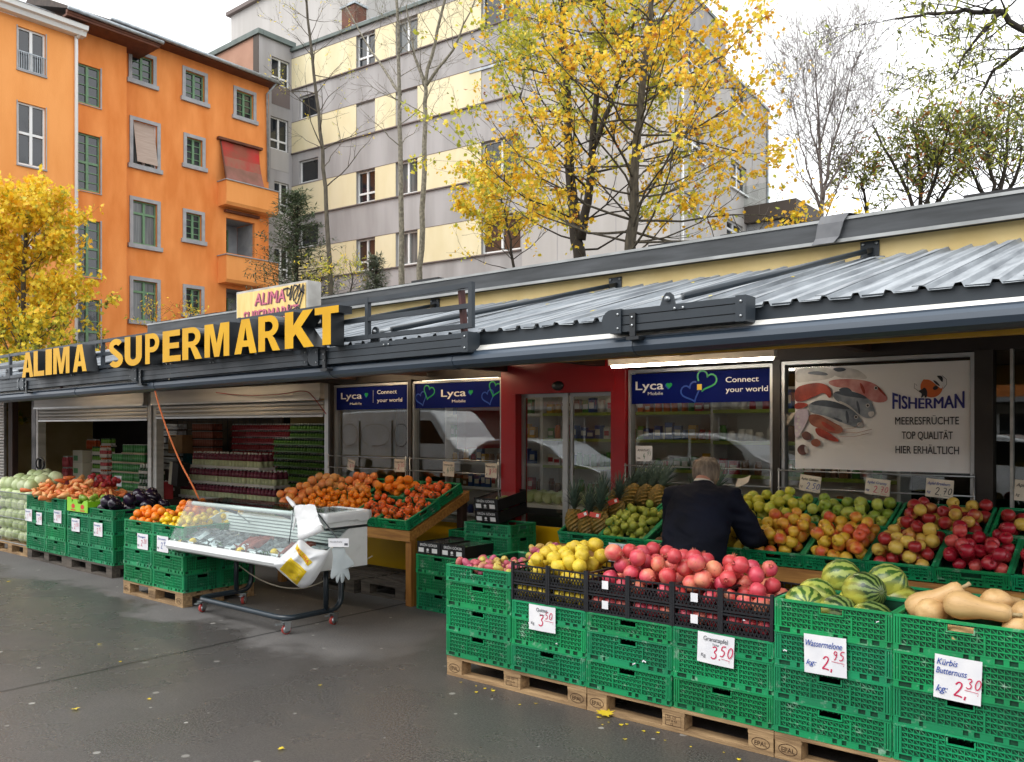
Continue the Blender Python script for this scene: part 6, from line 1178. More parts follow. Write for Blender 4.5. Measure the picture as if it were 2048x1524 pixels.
b = MB(); rings(b, [(hd + Vector((0, -.03, -.075)), .066, .07, (0, .25, 1)), (hd + Vector((0, -.03, -.03)), .09, .096, (0, .25, 1)), (hd + Vector((0, -.022, .03)), .1, .11, (0, .25, 1)), (hd + Vector((0, -.01, .08)), .09, .1, (0, .25, 1)), (hd + Vector((0, .01, .115)), .055, .062, (0, .25, 1)), (hd + Vector((0, .015, .125)), .015, .02, (0, .25, 1))], "hair"); hr = remesh(b, .008, "hair", "hair", man, 3, lambda c: .006 * noise.noise(Vector((c.x * 45, c.y * 45, c.z * 18))))
b = MB(); rings(b, [(nek + Vector((0, -.012, .0)), .076, .072, (0, .6, 1)), (nek + Vector((0, .008, .036)), .072, .068, (0, .5, 1))], "collar"); b.build("shirt_collar", man)
b = MB(); rings(b, [((0, -.03, .74), .235, .17, UP), ((0, -.03, .8), .235, .175, UP), ((0, .0, .92), .228, .17, (0, .2, 1)), ((0, .05, 1.06), .235, .165, (0, .3, 1)), ((-.01, .11, 1.17), .24, .155, (0, .4, 1)), ((-.01, .15, 1.25), .24, .135, (0, .5, 1)), ((-.02, .18, 1.3), .185, .11, (0, .6, 1)), ((-.025, .2, 1.33), .105, .085, (0, .6, 1)), ((-.03, .215, 1.35), .08, .072, (0, .6, 1))], "jacket", 28)
for sh, el, wr in ((shL, elL, wrL), (shR, elR, wrR)): b.tube([sh + Vector((-sh.x * .25, 0, -.01)), sh, sh.lerp(el, .5), el, el.lerp(wr, .5), wr + (wr - el).normalized() * .01], [.09, .096, .086, .076, .066, .052], "jacket", 16)
remesh(b, .012, "jacket", "jacket", man, 7, lambda c: .016 * noise.noise(Vector((c.x * 4 + c.z * 3, c.y * 5, c.z * 13))) + .01 * (1 - abs(noise.noise(Vector((c.x * 7, c.y * 6, c.z * 19 + c.x * 6))))) ** 3 + .006 * noise.noise(Vector((c.x * 14 + c.z * 12, c.y * 9, c.z * 15))))
b = MB()
for s in (-1, 1): b.tube([(s * .085, -.02, .9), (s * .1, -.01, .5), (s * .103, -.03, .07)], [.115, .085, .062], "trousers", 14)
remesh(b, .014, "trousers", "trousers", man, 3)
for s in (-1, 1): b = MB(); b.tube([(s * .107, -.085, .05), (s * .11, -.02, .058), (s * .114, .09, .05), (s * .118, .165, .035)], [.04, .049, .05, .034], "shoe", 12, X=S(1, 1, .98)); b.build("shoe", man)
b = MB(); p_ = onY(1481, 966, 5.95); vs = []; fs = []
for i in range(9):
    t = i / 8; vs += [(p_.x - .04 + .1 * t, p_.y, p_.z - .02 + .04 * t * t - .01), (p_.x - .035 + .1 * t, p_.y + .03, p_.z + .03 + .03 * t * t)]
for i in range(8): fs.append((2 * i, 2 * i + 2, 2 * i + 3, 2 * i + 1))
n = len(vs); vs += [(x, y + .0015, z) for x, y, z in vs]; fs += [tuple(reversed([k + n for k in f])) for f in fs]; b.add(vs, fs, "paper_warm", True); b.tube([(p_.x, p_.y + .01, p_.z), (p_.x + .03, p_.y + .02, p_.z - .22)], .004, "film", 6); b.build("curled_price_card", label="curled white price card standing right of the man's head", cat="price card")
# ---------------------------------------------------------------- goods in the open bays and behind the glass
for n_, c_, k in (("can_green", "#3f8a4e", .3), ("can_red", "#a8323a", .3), ("can_brown", "#96543f", .35), ("can_white", "#d3d6dc", .3), ("can_blue", "#20306e", .3), ("can_dkgreen", "#1f4a2c", .3), ("bottle_purple", "#6e2f42", .25), ("label_white", "#cfcdc8", .5), ("label_lime", "#b4bd96", .5), ("cap_white", "#d9dcd8", .5), ("lime_pack", "#6aa038", .4), ("red_pack", "#a5343a", .4), ("teal_pack", "#11606a", .4), ("juice_orange", "#c95a2a", .3), ("juice_pink", "#b9525a", .3), ("cream_pack", "#c7c3b0", .5), ("tray_card", "#b3a78f", .8), ("tray_white", "#c5c3be", .8), ("tray_dark", "#3d332c", .8)): M(n_, c_, rough=k, rval=.12)
def pack(name, nx, ny, r, h, segs, tray=None, film=False):
    b = MB(); W_, D_ = nx * 2 * r, ny * 2 * r
    for i in range(nx):
        for j in range(ny):
            if 0 < i < nx - 1 and 0 < j < ny - 1: continue
            x, y = -W_ / 2 + r + 2 * r * i, -D_ / 2 + r + 2 * r * j
            for z0, z1, r0, r1, m in segs: b.lathe([(r0 * r * .88, z0 * h), (r1 * r * .88, z1 * h)], m, 9, T(x, y, .004))
    if tray: b.box((-W_ / 2 - .004, -D_ / 2 - .004, 0), (W_ / 2 + .004, D_ / 2 + .004, .003), tray); b.box((-W_ / 2 - .004, -D_ / 2 - .004, .0031), (W_ / 2 + .004, -D_ / 2 - .001, h * .16), tray); b.box((W_ / 2 + .001, -D_ / 2 - .001, .0031), (W_ / 2 + .004, D_ / 2, h * .16), tray)
    if film: b.box((-W_ / 2 - .003, -D_ / 2 - .003, h * .17), (W_ / 2 + .003, D_ / 2 + .003, h * .93), "film")
    return b.mesh(name), W_ + .012, D_ + .012, h + .006
CAN = lambda m: [(0, .03, .8, .98, "alu"), (.03, .94, .98, .98, m), (.94, 1, .98, .75, "alu")]
PK = {'purple': pack("purple_pack_mesh", 4, 3, .046, .245, [(0, .5, .95, .95, "label_lime"), (.5, .8, .95, .9, "bottle_purple"), (.8, .92, .9, .45, "bottle_purple"), (.92, 1, .45, .42, "cap_white")], "tray_white"),
 'green_wall': pack("green_pack_mesh", 6, 3, .036, .112, [(0, .55, .96, .96, "lime_pack"), (.55, .75, .9, .5, "can_dkgreen"), (.75, 1, .45, .42, "cap_white")], "lime_pack"), 'red_wall': pack("red_pack_mesh", 6, 3, .036, .112, [(0, .6, .96, .96, "red_pack"), (.6, .78, .9, .5, "can_red"), (.78, 1, .45, .42, "cap_white")], "red_pack"),
 'brown': pack("brown_pack_mesh", 6, 4, .029, .14, CAN("can_brown"), "tray_dark"), 'blue': pack("blue_pack_mesh", 6, 4, .029, .12, [(0, .5, .98, .98, "can_white"), (.5, .96, .98, .9, "can_white"), (.96, 1, .9, .7, "alu")], "tray_dark"),
 'cans': pack("green_can_pack_mesh", 6, 4, .033, .168, CAN("can_green"), "tray_card"), 'dark': pack("dark_bottle_pack_mesh", 3, 2, .05, .25, [(0, .35, .95, .95, "can_dkgreen"), (.35, .55, .96, .96, "label_white"), (.55, .75, .95, .5, "can_dkgreen"), (.75, 1, .4, .35, "cap_white")], None),
 'orange': pack("orange_bottle_pack_mesh", 6, 2, .034, .2, [(0, .7, .95, .95, "juice_orange"), (.7, .88, .95, .45, "juice_orange"), (.88, 1, .45, .45, "cap_white")], None), 'pink': pack("pink_bottle_pack_mesh", 3, 2, .04, .22, [(0, .7, .95, .95, "juice_pink"), (.7, .88, .95, .45, "juice_pink"), (.88, 1, .45, .45, "cap_white")], None),
 'juice': pack("green_jar_pack_mesh", 5, 2, .036, .16, [(0, .4, .96, .96, "label_white"), (.4, .85, .96, .96, "lime_pack"), (.85, 1, .8, .8, "can_dkgreen")], "tray_white"), 'mixed': pack("white_bottle_pack_mesh", 4, 2, .034, .22, [(0, .3, .95, .95, "label_white"), (.3, .6, .95, .95, "juice_pink"), (.6, .85, .95, .5, "label_white"), (.85, 1, .45, .45, "juice_orange")], None)}
def packs(kind, name, label, group, x0, y0, z0, nx, nz, skip=lambda i, k: False, ny=1, jit=.006):
    me, W_, D_, H_ = PK[kind]; rg = random.Random(hash(kind) % 97 if False else len(kind) * 7)
    for k in range(nz):
        for i in range(nx):
            for j in range(ny):
                if skip(i, k): continue
                inst(me, name, T(x0 + W_ * (i + .5) + rg.uniform(-jit, jit), y0 + D_ * (j + .5) + rg.uniform(-jit, jit), z0 + H_ * k), label, "drink pack", group)
packs('purple', "bottle_pack", "shrink wrapped pack of purple topped bottles in the big stack of the right open bay", "purple bottle packs in the right open bay", -13.15, 7.35, .12, 7, 5, lambda i, k: k == 4 and i in (0, 6))
packs('green_wall', "bottle_pack", "lime green pack of small bottles in the tall wall of green packs", "green packs in the right open bay", -12.12, 8.45, .06, 3, 15, lambda i, k: k > 12 and i == 0)
packs('red_wall', "bottle_pack", "dark red pack of small bottles stacked high behind the purple bottles", "red packs in the right open bay", -14.0, 8.85, .06, 4, 15)
packs('brown', "can_pack", "brown red can pack stacked left of the red packs", "brown can packs in the right open bay", -14.75, 8.5, .96, 2, 6); packs('blue', "can_pack", "pack of white cans on a dark tray in the left corner of the right bay", "white can packs in the right open bay", -16.0, 8.3, .95, 3, 7, jit=.02)
b = MB(); b.box((-16.05, 8.3, .05), (-14.0, 9.0, .94), "tray_dark"); b.build("storage_chest", label="dark chest below the white and brown can packs, mostly hidden", cat="chest")
for i, (x, z, h) in enumerate(((-15.12, .95, .3), (-15.12, 1.255, .32), (-14.93, .95, .36), (-14.93, 1.315, .3))):
    b = MB(); b.box((x, 8.45, z), (x + .17, 8.7, z + h), "teal_pack"); b.box((x + .02, 8.448, z + .05), (x + .15, 8.4495, z + .12), "can_blue"); b.build("teal_box", label=["lower left", "upper left", "lower right", "upper right"][i] + " teal box between the white cans and brown cans", cat="box", group="teal boxes in the right open bay")
packs('dark', "bottle_pack", "pack of dark green bottles with white labels beside the bay post", "dark bottle packs by the bay post", -14.05, 7.1, .12, 3, 4, lambda i, k: k == 3 and i == 2)
packs('cans', "can_pack", "tray of green cans stacked in the left open bay", "green can trays in the left open bay", -15.9, 7.55, .06, 3, 8, lambda i, k: k > 6 and i == 0, 1)
packs('mixed', "bottle_pack", "pack of white and pink bottles left of the green cans", "mixed bottle packs in the left open bay", -16.3, 7.5, .06, 1, 6); packs('juice', "jar_pack", "tray of green jars behind the vegetable nets", "green jar trays in the left open bay", -17.05, 7.7, .06, 2, 9, lambda i, k: k > 7 and i == 0)
packs('orange', "bottle_pack", "pack of orange drink bottles on top at the left of the left bay", "orange bottle packs", -17.75, 7.9, 1.32, 1, 1); packs('pink', "bottle_pack", "pack of pink drink bottles at the left edge of the left bay", "pink bottle packs", -17.95, 7.5, .06, 1, 5)
for i in range(5):
    b = MB(); b.box((-17.62, 7.6, .06 + .25 * i), (-17.2, 7.9, .06 + .25 * i + .245), "cream_pack"); b.box((-17.58, 7.597, .1 + .25 * i), (-17.4, 7.5995, .2 + .25 * i), "can_green"); b.build("drink_carton", label=["lowest", "second lowest", "middle", "second highest", "topmost"][i] + " cream and green carton in the left bay", cat="carton", group="cream cartons in the left open bay")
b = MB(); b.box((-15.2, 8.3, 1.28), (-14.7, 8.6, 1.62), "card_brown"); b.build("cardboard_box", label="brown cardboard box high up in the left open bay", cat="box")
a = onY(303, 996, 6.95); b = MB(); b.box((a.x, 6.95, a.z), (a.x + .4, 7.1, a.z + .27), "red_pack"); rb = thing("beer_box", "red beer box with a white shield reading SAGRES", "box", (a.x, 6.95, a.z), world=True); b.build("box", rb)
b = MB(); b.prism([(a.x + .07, a.z + .24), (a.x + .33, a.z + .24), (a.x + .33, a.z + .1), (a.x + .2, a.z + .01), (a.x + .07, a.z + .1)], 6.945, 6.948, "label_white"); put_text(b, "SAGRES", a.x + .2, a.z + .1, .075, "red_print", 6.943, bold=.02); b.box((a.x + .17, 6.943, a.z + .18), (a.x + .23, 6.944, a.z + .225), "ink_red"); b.build("shield_print", rb)
b = MB(); b.box((a.x, 7.0, .06), (a.x + .4, 7.3, a.z - .004), "tray_dark"); b.build("drink_carton", label="dark carton hidden below the red beer box", cat="carton")
a = onY(345, 970, 7.0); b = MB(); b.box((-.13, 0, 0), (.13, .2, .36), "black_card", T(a.x, 7.0, a.z) @ RY(8)); b.box((-.13, -.003, .0), (-.04, -.001, .36), "cream_pack", T(a.x, 7.0, a.z) @ RY(8)); b.build("tilted_box", label="tilted black box on the packs left of the purple bottles", cat="box")
b = MB()
for i in range(26): x = -17.2 + .18 * i; b.tube([(x, 9.0, .1), (x, 9.0, 2.3)], .006, "steel_dark", 5)
for i in range(13): b.tube([(-17.2, 8.99, .1 + .18 * i), (-12.7, 8.99, .1 + .18 * i)], .006, "steel_dark", 5)
b.build("wire_grid", label="dark wire grid along the back of the left open bay", cat="wire grid")
M("bay_wall", "#6b5f52", "#5a4f44", rough=.8); b = MB(); b.box((-17.3, 9.2, .06), (-12.9, 9.24, 2.6), "bay_wall"); b.build("bay_partition", shop)
pj = onY(80, 930, 5.9); jack = thing("pallet_jack", "black handle of a pallet jack behind the cabbages", "pallet jack", (pj.x, 5.9, 0), world=True)
b = MB(); lp = [(pj.x + .16 * math.cos(k * PI / 8), 5.9, pj.z + .02 + .1 * math.sin(k * PI / 8)) for k in range(17)]; b.tube(lp, .014, "black_metal", 8); b.build("handle", jack); b = MB(); b.tube([(pj.x, 5.9, pj.z + .1), (pj.x, 5.92, .25)], .024, "black_metal", 8); b.build("shaft", jack)
b = MB(); b.box((pj.x - .1, 5.85, .05), (pj.x + .1, 6.1, .3), "red_print"); b.box((pj.x - .25, 6.1, .06), (pj.x - .1, 6.8, .11), "red_print"); b.box((pj.x + .1, 6.1, .06), (pj.x + .25, 6.8, .11), "red_print"); b.build("fork", jack)
# shelves behind door and windows
for n_, c_ in (("g_red", "#b3262c"), ("g_yel", "#d9a92c"), ("g_green", "#4f8a3a"), ("g_white", "#d8d4cc"), ("g_blue", "#2c4a8c"), ("g_orange", "#cf7030"), ("g_brown", "#7a5236")): M(n_, c_, rough=.4, rval=.2)
GK = ["g_red", "g_yel", "g_green", "g_white", "g_blue", "g_orange", "g_brown"]
GM = []
for m in GK:
    b = MB(); b.box((-.05, -.04, 0), (.05, .04, .17), m); b.box((-.04, -.0425, .05), (.04, -.0405, .12), "g_white" if m != "g_white" else "g_red"); GM.append(b.mesh("packet_mesh")); b = MB(); b.lathe([(.0, 0), (.045, 0), (.046, .12), (.035, .135), (.036, .16), (0, .162)], m, 10); GM.append(b.mesh("jar_mesh"))
rg = random.Random(31)
for si, (xa, xb, yy, lab) in enumerate(((-7.0, -4.4, 9.2, "behind the sliding door"), (-4.2, -2.3, 8.6, "behind the blue sign with the SIM chip"), (-9.0, -7.2, 9.4, "behind the left blue signs"))):
    sh = thing("shop_shelf", "white shop shelf full of groceries " + lab, "shelf", ((xa + xb) / 2, yy, .05), world=True)
    for z in (.45, .85, 1.22, 1.58, 1.92): b = MB(); b.box((xa, yy, z), (xb, yy + .35, z + .03), "sign_white"); b.box((xa, yy - .006, z - .005), (xb, yy - .001, z + .035), "apple_green" if si < 2 else "sign_white"); b.build("board", sh)
    for x in (xa - .03, xb): b = MB(); b.box((x, yy, .05), (x + .03, yy + .38, 2.2), "sign_white"); b.build("upright", sh)
    b = MB(); b.box((xa, yy + .352, .05), (xb, yy + .37, 2.2), "g_white"); b.build("back_panel", sh)
    for z in (.48, .88, 1.25, 1.61, 1.95):
        x = xa + .08; k = rg.randrange(len(GM))
        while x < xb - .08:
            if rg.random() < .6: k = rg.randrange(len(GM))
            inst(GM[k], "grocery_packet", T(x, yy + .09 + rg.uniform(-.02, .02), z + .001) @ RZ(rg.uniform(-12, 12)) @ S(rg.uniform(.75, 1.0), 1, rg.uniform(.6, 1.25)), "small packet or jar on the shelf " + lab, "grocery", "groceries on the shelf " + lab); x += rg.uniform(.095, .15)
M("veg_pale", "#b8b88a", "#7f9450", rough=.6, scale=8); b = MB(); b.box((-6.6, 7.9, .05), (-4.6, 8.5, .82), "steel_dark"); b.box((-6.62, 7.88, .821), (-4.58, 8.52, .86), "sign_white"); cn = b.build("produce_counter", label="dark counter with white top just inside the sliding door", cat="counter")
for i in range(26): inst(U["cabbage"], "lettuce", T(-6.45 + .135 * (i % 13), 8.05 + .25 * (i // 13), .93) @ rrot(rg, 180) @ S(.75), "pale lettuce on the counter inside the door", "lettuce", "lettuces inside the door")
for i, (x, y, wd, lab) in enumerate(((-5.5, 8.3, 1.4, "lit ceiling lamp inside above the door counter"), (-3.2, 8.0, 1.4, "lit ceiling lamp inside behind the blue sign with the SIM chip"), (-8.0, 8.6, 1.4, "lit ceiling lamp inside behind the left blue signs"), (-11.8, 7.9, 1.6, "ceiling lamp added unseen to brighten the right open bay, hidden by its shutter box"), (-15.6, 7.4, 1.6, "ceiling lamp added unseen to brighten the left open bay, hidden by its shutter box"))):
    lamp("ceiling_lamp", lab, x - wd / 2, x + wd / 2, y, 2.45, "lamp_inside", .03)  # the lamps in the two open bays are added unseen, to brighten the goods
b = MB(); b.box((-7.1, 7.6, 1.5), (-6.95, 8.8, 2.3), "red_paint"); b.build("inner_partition", shop)
b = MB(); b.box((-2.0, 8.2, .05), (-.4, 8.6, 1.0), "tray_dark"); b.build("storage_chest", label="dark chest inside behind the fish poster", cat="chest")
# ---------------------------------------------------------------- orange apartment building (faces +X)
M("stucco_orange", "#eb9550", "#d97f3a", rough=.9, stretch=(1, 1, .3), scale=1.6, bump=.25, bs=60); M("stucco_orange_pale", "#eda05a", "#e4954e", rough=.9, stretch=(1, 1, .3), scale=1.6, bump=.25, bs=60); M("stone_grey", "#a5a6a8", "#95979a", rough=.8, scale=4); M("green_frame", "#6a8f6b", "#5f8463", rough=.5); M("white_frame", "#dfe0de", rough=.45)
M("wood_soffit", "#6a3c26", "#552e1d", rough=.7, scale=3); M("roof_tile", "#4b3f38", "#3a312c", rough=.8, scale=6); M("blind", "#b3a093", "#a49184", rough=.7, scale=2, stretch=(1, 1, 20)); M("awning_mid", "#a8433a", "#93604e", rough=.85, scale=2); M("awning_faded", "#94655a", "#7d5a4c", rough=.9, scale=2); M("awning_red", "#c21f25", "#8f4a38", rough=.8, scale=1.4, lo=.3, hi=.6); M("zinc", "#aab0b4", "#8f969b", rough=.4, metal=.5)
ob_ = thing("orange_apartment_building", "orange rendered apartment building with green and white window frames and two balconies", "building", (-31, 14, 0), world=True)
ND = Matrix.Rotation(0, 4, 'Z')
def FX(X): return frame_((X, 0, 0), (0, 1, 0), (1, 0, 0))
def window(par, W, s0, s1, z0, z1, depth, frame, fw_, muntins, pane, surround=None, sill=None, tr=None, cols=2, rail=False, name="window"):
    t = .055; d0, d1 = -depth - .03, -depth + .04
    q = MB()
    if surround:
        a = surround; q.box((s0 - a, .002, z0), (s0, .045, z1 + a), "stone_grey", W); q.box((s1, .002, z0), (s1 + a, .045, z1 + a), "stone_grey", W); q.box((s0, .002, z1), (s1, .045, z1 + a), "stone_grey", W)
    for a, c in (((s0, z0), (s0 + t, z1)), ((s1 - t, z0), (s1, z1)), ((s0 + t, z0), (s1 - t, z0 + t * 1.4)), ((s0 + t, z1 - t), (s1 - t, z1))): q.box((a[0], d0, a[1]), (c[0], d1, c[1]), frame, W)
    wd = s1 - s0
    for k in range(1, cols): s = s0 + wd * k / cols; q.box((s - .045, d0 + .01, z0 + t * 1.4), (s + .045, d1 + .01, z1 - t), frame, W)
    if tr: z = z0 + (z1 - z0) * tr; q.box((s0 + t, d0 + .012, z - .04), (s1 - t, d1 + .012, z + .04), frame, W)
    for m in range(1, muntins + 1): z = z0 + (z1 - z0) * m / (muntins + 1); q.box((s0 + t, d0 + .02, z - .014), (s1 - t, d1 - .01, z + .014), frame, W)
    o = q.build(name, par); q = MB(); q.box((s0 + .01, -depth - .02, z0 + .01), (s1 - .01, -depth - .005, z1 - .01), pane, W); q.build("pane", o)
    if sill: q = MB(); q.box((s0 - sill, .001, z0 - .16), (s1 + sill, .1, z0 - .002), "stone_grey", W); q.build("sill", o)
    if rail:
        q = MB(); n_ = 11
        for k in range(n_ + 1): s = s0 + .05 + (wd - .1) * k / n_; q.box((s - .008, -.02, z0 + .03), (s + .008, -.004, z0 + .62), "zinc", W)
        q.box((s0, -.025, z0 + .6), (s1, .0, z0 + .63), "zinc", W); q.box((s0, -.025, z0 + .03), (s1, .0, z0 + .05), "zinc", W); q.build("railing", o)
    return o
XM, XW, XT = -31., -30., -30.5
mainw = [(15.36, 16.44, 14.72, 15.86, 'g', 3), (15.4, 16.6, 11.56, 13.36, 'b', 0), (15.4, 16.6, 8.6, 10.38, 't', 0), (15.4, 16.6, 5.76, 7.4, 't', 0), (15.4, 16.6, 2.7, 4.5, 't', 0), (17.5, 18.58, 14.68, 15.9, 'g', 3), (17.55, 18.48, 12.08, 13.3, 'g', 3), (17.52, 18.45, 9.14, 10.33, 'g', 3), (17.52, 18.43, 6.23, 7.37, 'g', 3), (17.52, 18.43, 3.2, 4.4, 'g', 3), (19.75, 20.82, 14.6, 15.82, 'g', 3)]
q = MB(); holes = [(a + .13, c - .13, z0 + .02, z1 - .13) for a, c, z0, z1, *_ in mainw]; log = [(19.42, 20.76, 11.74, 13.15), (19.42, 20.76, 8.9, 10.33), (19.42, 20.76, 5.7, 7.45)]
W = FX(XM); q.wall(W, 15.0, 21.45, 0, 16.25, holes + log, "stucco_orange", .16); q.box((15.0, -12, 0), (21.45, -1.4, 16.25), "stucco_orange", W); q.build("wall", ob_)
for a, c, z0, z1, k, m in mainw:
    o = window(ob_, W, a + .13, c - .13, z0 + .02, z1 - .13, .14, "green_frame" if k != 'b' else "white_frame", .05, m, "pane_dark" if k == 'g' else "pane_curtain", .13, .2, .72 if k == 't' else None)
    if k == 'b': q = MB(); X_ = W @ T(0, 0, 0); q.add([X_ @ Vector(v) for v in ((a + .2, -.09, z1 - .15), (c - .2, -.09, z1 - .15), (c - .16, .14, z0 + .12), (a + .24, .14, z0 + .12), (a + .2, -.1, z1 - .15), (c - .2, -.1, z1 - .15), (c - .16, .13, z0 + .12), (a + .24, .13, z0 + .12))], [(0, 1, 2, 3), (7, 6, 5, 4), (0, 4, 5, 1), (1, 5, 6, 2), (2, 6, 7, 3), (3, 7, 4, 0)], "blind"); q.build("blind", o)
for a, c, z0, z1 in log:
    q = MB(); q.box((a, -1.38, z0 - .2), (c, -1.3, z1 + .1), "stone_grey", W); q.box((a - .06, -1.3, z0 - .2), (a - .01, -.17, z1), "stone_grey", W); q.box((c + .01, -1.3, z0 - .2), (c + .06, -.17, z1), "stone_grey", W); q.box((a, -1.3, z1 + .02), (c, -.17, z1 + .06), "stone_grey", W); q.box((a, -1.3, z0 - .2), (c, -.17, z0 - .15), "stone_grey", W); q.build("loggia", ob_); window(ob_, W @ T(0, -1.26, 0), a + .1, a + .85, z0 - .12, z1 - .2, -.03, "green_frame", .05, 2, "pane_dark", cols=1, name="balcony_door")
for z0, z1 in ((10.72, 11.72), (7.6, 8.72)):
    q = MB(); q.prism([(-.0, z0), (.55, z0), (.62, z0 + .12), (.62, z1 - .04), (0.0, z1 - .04)], 19.05, 21.5, "stucco_orange_pale", frame_((XM, 0, 0), (1, 0, 0), (0, 1, 0))); o = q.build("balcony", ob_); q = MB(); q.box((19.0, .001, z1 - .038), (21.55, .68, z1), "stone_grey", W); q.build("coping", o)
q = MB(); p0, p1, p2, p3 = [onX(x * .4593, y * .4593, X) for x, y, X in ((965, 612, XM + .05), (1128, 656, XM + .05), (1152, 820, XM + .6), (988, 782, XM + .6))]; n = 8; vs = []; fs = []
for i in range(n + 1):
    for j in range(n + 1): p = p0.lerp(p1, i / n).lerp(p3.lerp(p2, i / n), j / n); vs.append(p + Vector((-.08 * math.sin(PI * j / n) + .02 * math.sin(i * 2.), 0, 0)))
for i in range(n):
    for j in range(n): k = i * (n + 1) + j; fs.append((k, k + 1, k + n + 2, k + n + 1))
nn = len(vs); vs += [v - Vector((.015, 0, 0)) for v in vs]; fs += [tuple(reversed([k + nn for k in f])) for f in fs]; n2 = len(fs) // 2
for m_, t0, t1 in (("awning_red", 0, 3), ("awning_mid", 3, 5), ("awning_faded", 5, 8)): q.add(vs, [f for k, f in enumerate(fs) if t0 <= (k % n2) % 8 < t1], m_, True)
aw = q.build("awning", ob_); q = MB(); q.bar(p0 + Vector((.05, -.2, .06)), p1 + Vector((.05, .1, .06)), .18, .1, "wood_soffit"); q.bar(p0 + Vector((0, -.05, 0)), p3 + Vector((0, -.02, 0)), .05, .05, "wood_soffit"); q.build("awning_box", aw)
q = MB(); q.bar((XM + .1, 19.3, 10.58), (XM + .1, 20.9, 10.58), .15, .1, "wood_soffit"); q.build("awning_box", ob_)
q = MB(); q.box((14.4, -12, 16.252), (21.6, .62, 16.33), "wood_soffit", W); q.add([W @ Vector(v) for v in ((14.3, .66, 16.335), (21.7, .66, 16.335), (21.7, -6, 19.4), (14.3, -6, 19.4), (14.3, -13, 16.335), (21.7, -13, 16.335))], [(0, 1, 2, 3), (3, 2, 5, 4), (0, 3, 4), (1, 5, 2)], "roof_tile"); q.build("roof", ob_)
q = MB(); q.tube([(XM + .7, 14.4, 16.36), (XM + .7, 21.7, 16.3)], .075, "zinc", 8); q.tube([(XM + .66, 21.42, 16.3), (XM + .1, 21.3, 15.9), (XM + .1, 21.36, 12.2)], .05, "zinc", 8); q.tube([(XW + .12, 13.0, 15.1), (XW + .06, 13.03, 14.7), (XW + .06, 13.03, .2)], .06, "white_frame", 8); q.tube([(XW + .35, 13.1, 15.3), (XW + .15, 13.02, 15.05)], .06, "white_frame", 8); q.build("gutter", ob_)
W = FX(XW); ww = [(11.2, 12.06, 13.45, 14.85, True), (11.2, 12.06, 10.35, 12.4, False), (11.2, 12.06, 7.3, 9.3, False), (11.2, 12.06, 4.2, 6.3, False), (8.6, 9.5, 13.45, 14.85, True), (8.6, 9.5, 10.35, 12.4, False), (8.6, 9.5, 7.3, 9.3, False)]
q = MB(); q.wall(W, 4, 13.1, 0, 15.12, [x[:4] for x in ww], "stucco_orange_pale", .14); q.add([W @ Vector(v) for v in ((13.1, 0, 0), (13.1, -.6, 0), (13.1, -.6, 15.12), (13.1, 0, 15.12))], [(0, 1, 2, 3)], "stucco_orange_pale"); q.build("wall", ob_)
for a, c, z0, z1, rl in ww: window(ob_, W, a, c, z0, z1, .12, "white_frame", .05, 0, "pane_dark", None, None, .52 if not rl else None, rail=rl); q = MB(); q.box((a - .04, .001, z0 - .05), (c + .04, .05, z0 - .005), "stone_grey", W); q.box((a - .035, .001, z0), (a - .001, .02, z1 + .03), "stone_grey", W); q.box((c + .001, .001, z0), (c + .035, .02, z1 + .03), "stone_grey", W); q.build("window_trim", ob_)
q = MB(); q.prism([(-.0, 15.122), (.3, 15.122), (.36, 15.25), (.48, 15.28), (.52, 15.42), (0, 15.42)], 4, 13.25, "white_frame", frame_((XW, 0, 0), (1, 0, 0), (0, 1, 0))); q.add([W @ Vector(v) for v in ((4, .55, 15.425), (13.3, .55, 15.425), (13.3, -5, 17.6), (4, -5, 17.6))], [(0, 1, 2, 3)], "zinc"); q.build("cornice", ob_)
q = MB()
for k in range(3): q.tube([(XW - .6 - .5 * k, 9.5, 15.95 + .22 * k), (XW - .6 - .5 * k, 12.6, 15.95 + .22 * k)], .025, "zinc", 6)
for y in (9.7, 11, 12.4): q.bar((XW - .4, y, 15.75), (XW - 1.7, y, 16.4), .03, .03, "zinc")
q.build("snow_guard", ob_)
W = FX(XT); tw = [(13.24, 14.1, 13.12, 14.5), (13.24, 14.1, 10.08, 12.08), (13.24, 14.1, 7.08, 9.07), (13.24, 14.1, 4.0, 6.28)]
q = MB(); q.wall(W, 13.1, 15.05, 0, 15.62, tw, "stucco_orange", .14); q.add([W @ Vector(v) for v in ((15.05, 0, 0), (15.05, -.5, 0), (15.05, -.5, 15.62), (15.05, 0, 15.62))], [(0, 1, 2, 3)], "stucco_orange"); q.build("wall", ob_)
for i, (a, c, z0, z1) in enumerate(tw): window(ob_, W, a, c, z0, z1, .12, "green_frame", .05, 3 if i == 0 else 5, "pane_dark", None, None, None if i == 0 else .5, rail=False); q = MB(); q.box((c + .001, .001, z0 - .03), (c + .05, .02, z1 + .04), "stone_grey", W); q.box((a, .001, z0 - .05), (c + .05, .04, z0 - .032), "stone_grey", W); q.build("window_trim", ob_)
q = MB(); q.box((12.6, -3, 15.625), (15.85, .85, 15.70), "wood_soffit", W); q.box((12.6, .75, 15.702), (15.9, .88, 15.82), "wood_soffit", W); q.add([W @ Vector(v) for v in ((12.6, .9, 15.83), (15.95, .9, 15.83), (15.0, -2.4, 17.0), (12.6, -2.4, 17.0), (15.95, -2.4, 15.83))], [(0, 1, 2, 3), (1, 4, 2)], "roof_tile"); q.build("roof", ob_)
q = MB(); q.tube([(XT + .95, 12.6, 15.85), (XT + .95, 15.95, 15.82)], .07, "zinc", 8); q.build("gutter", ob_)
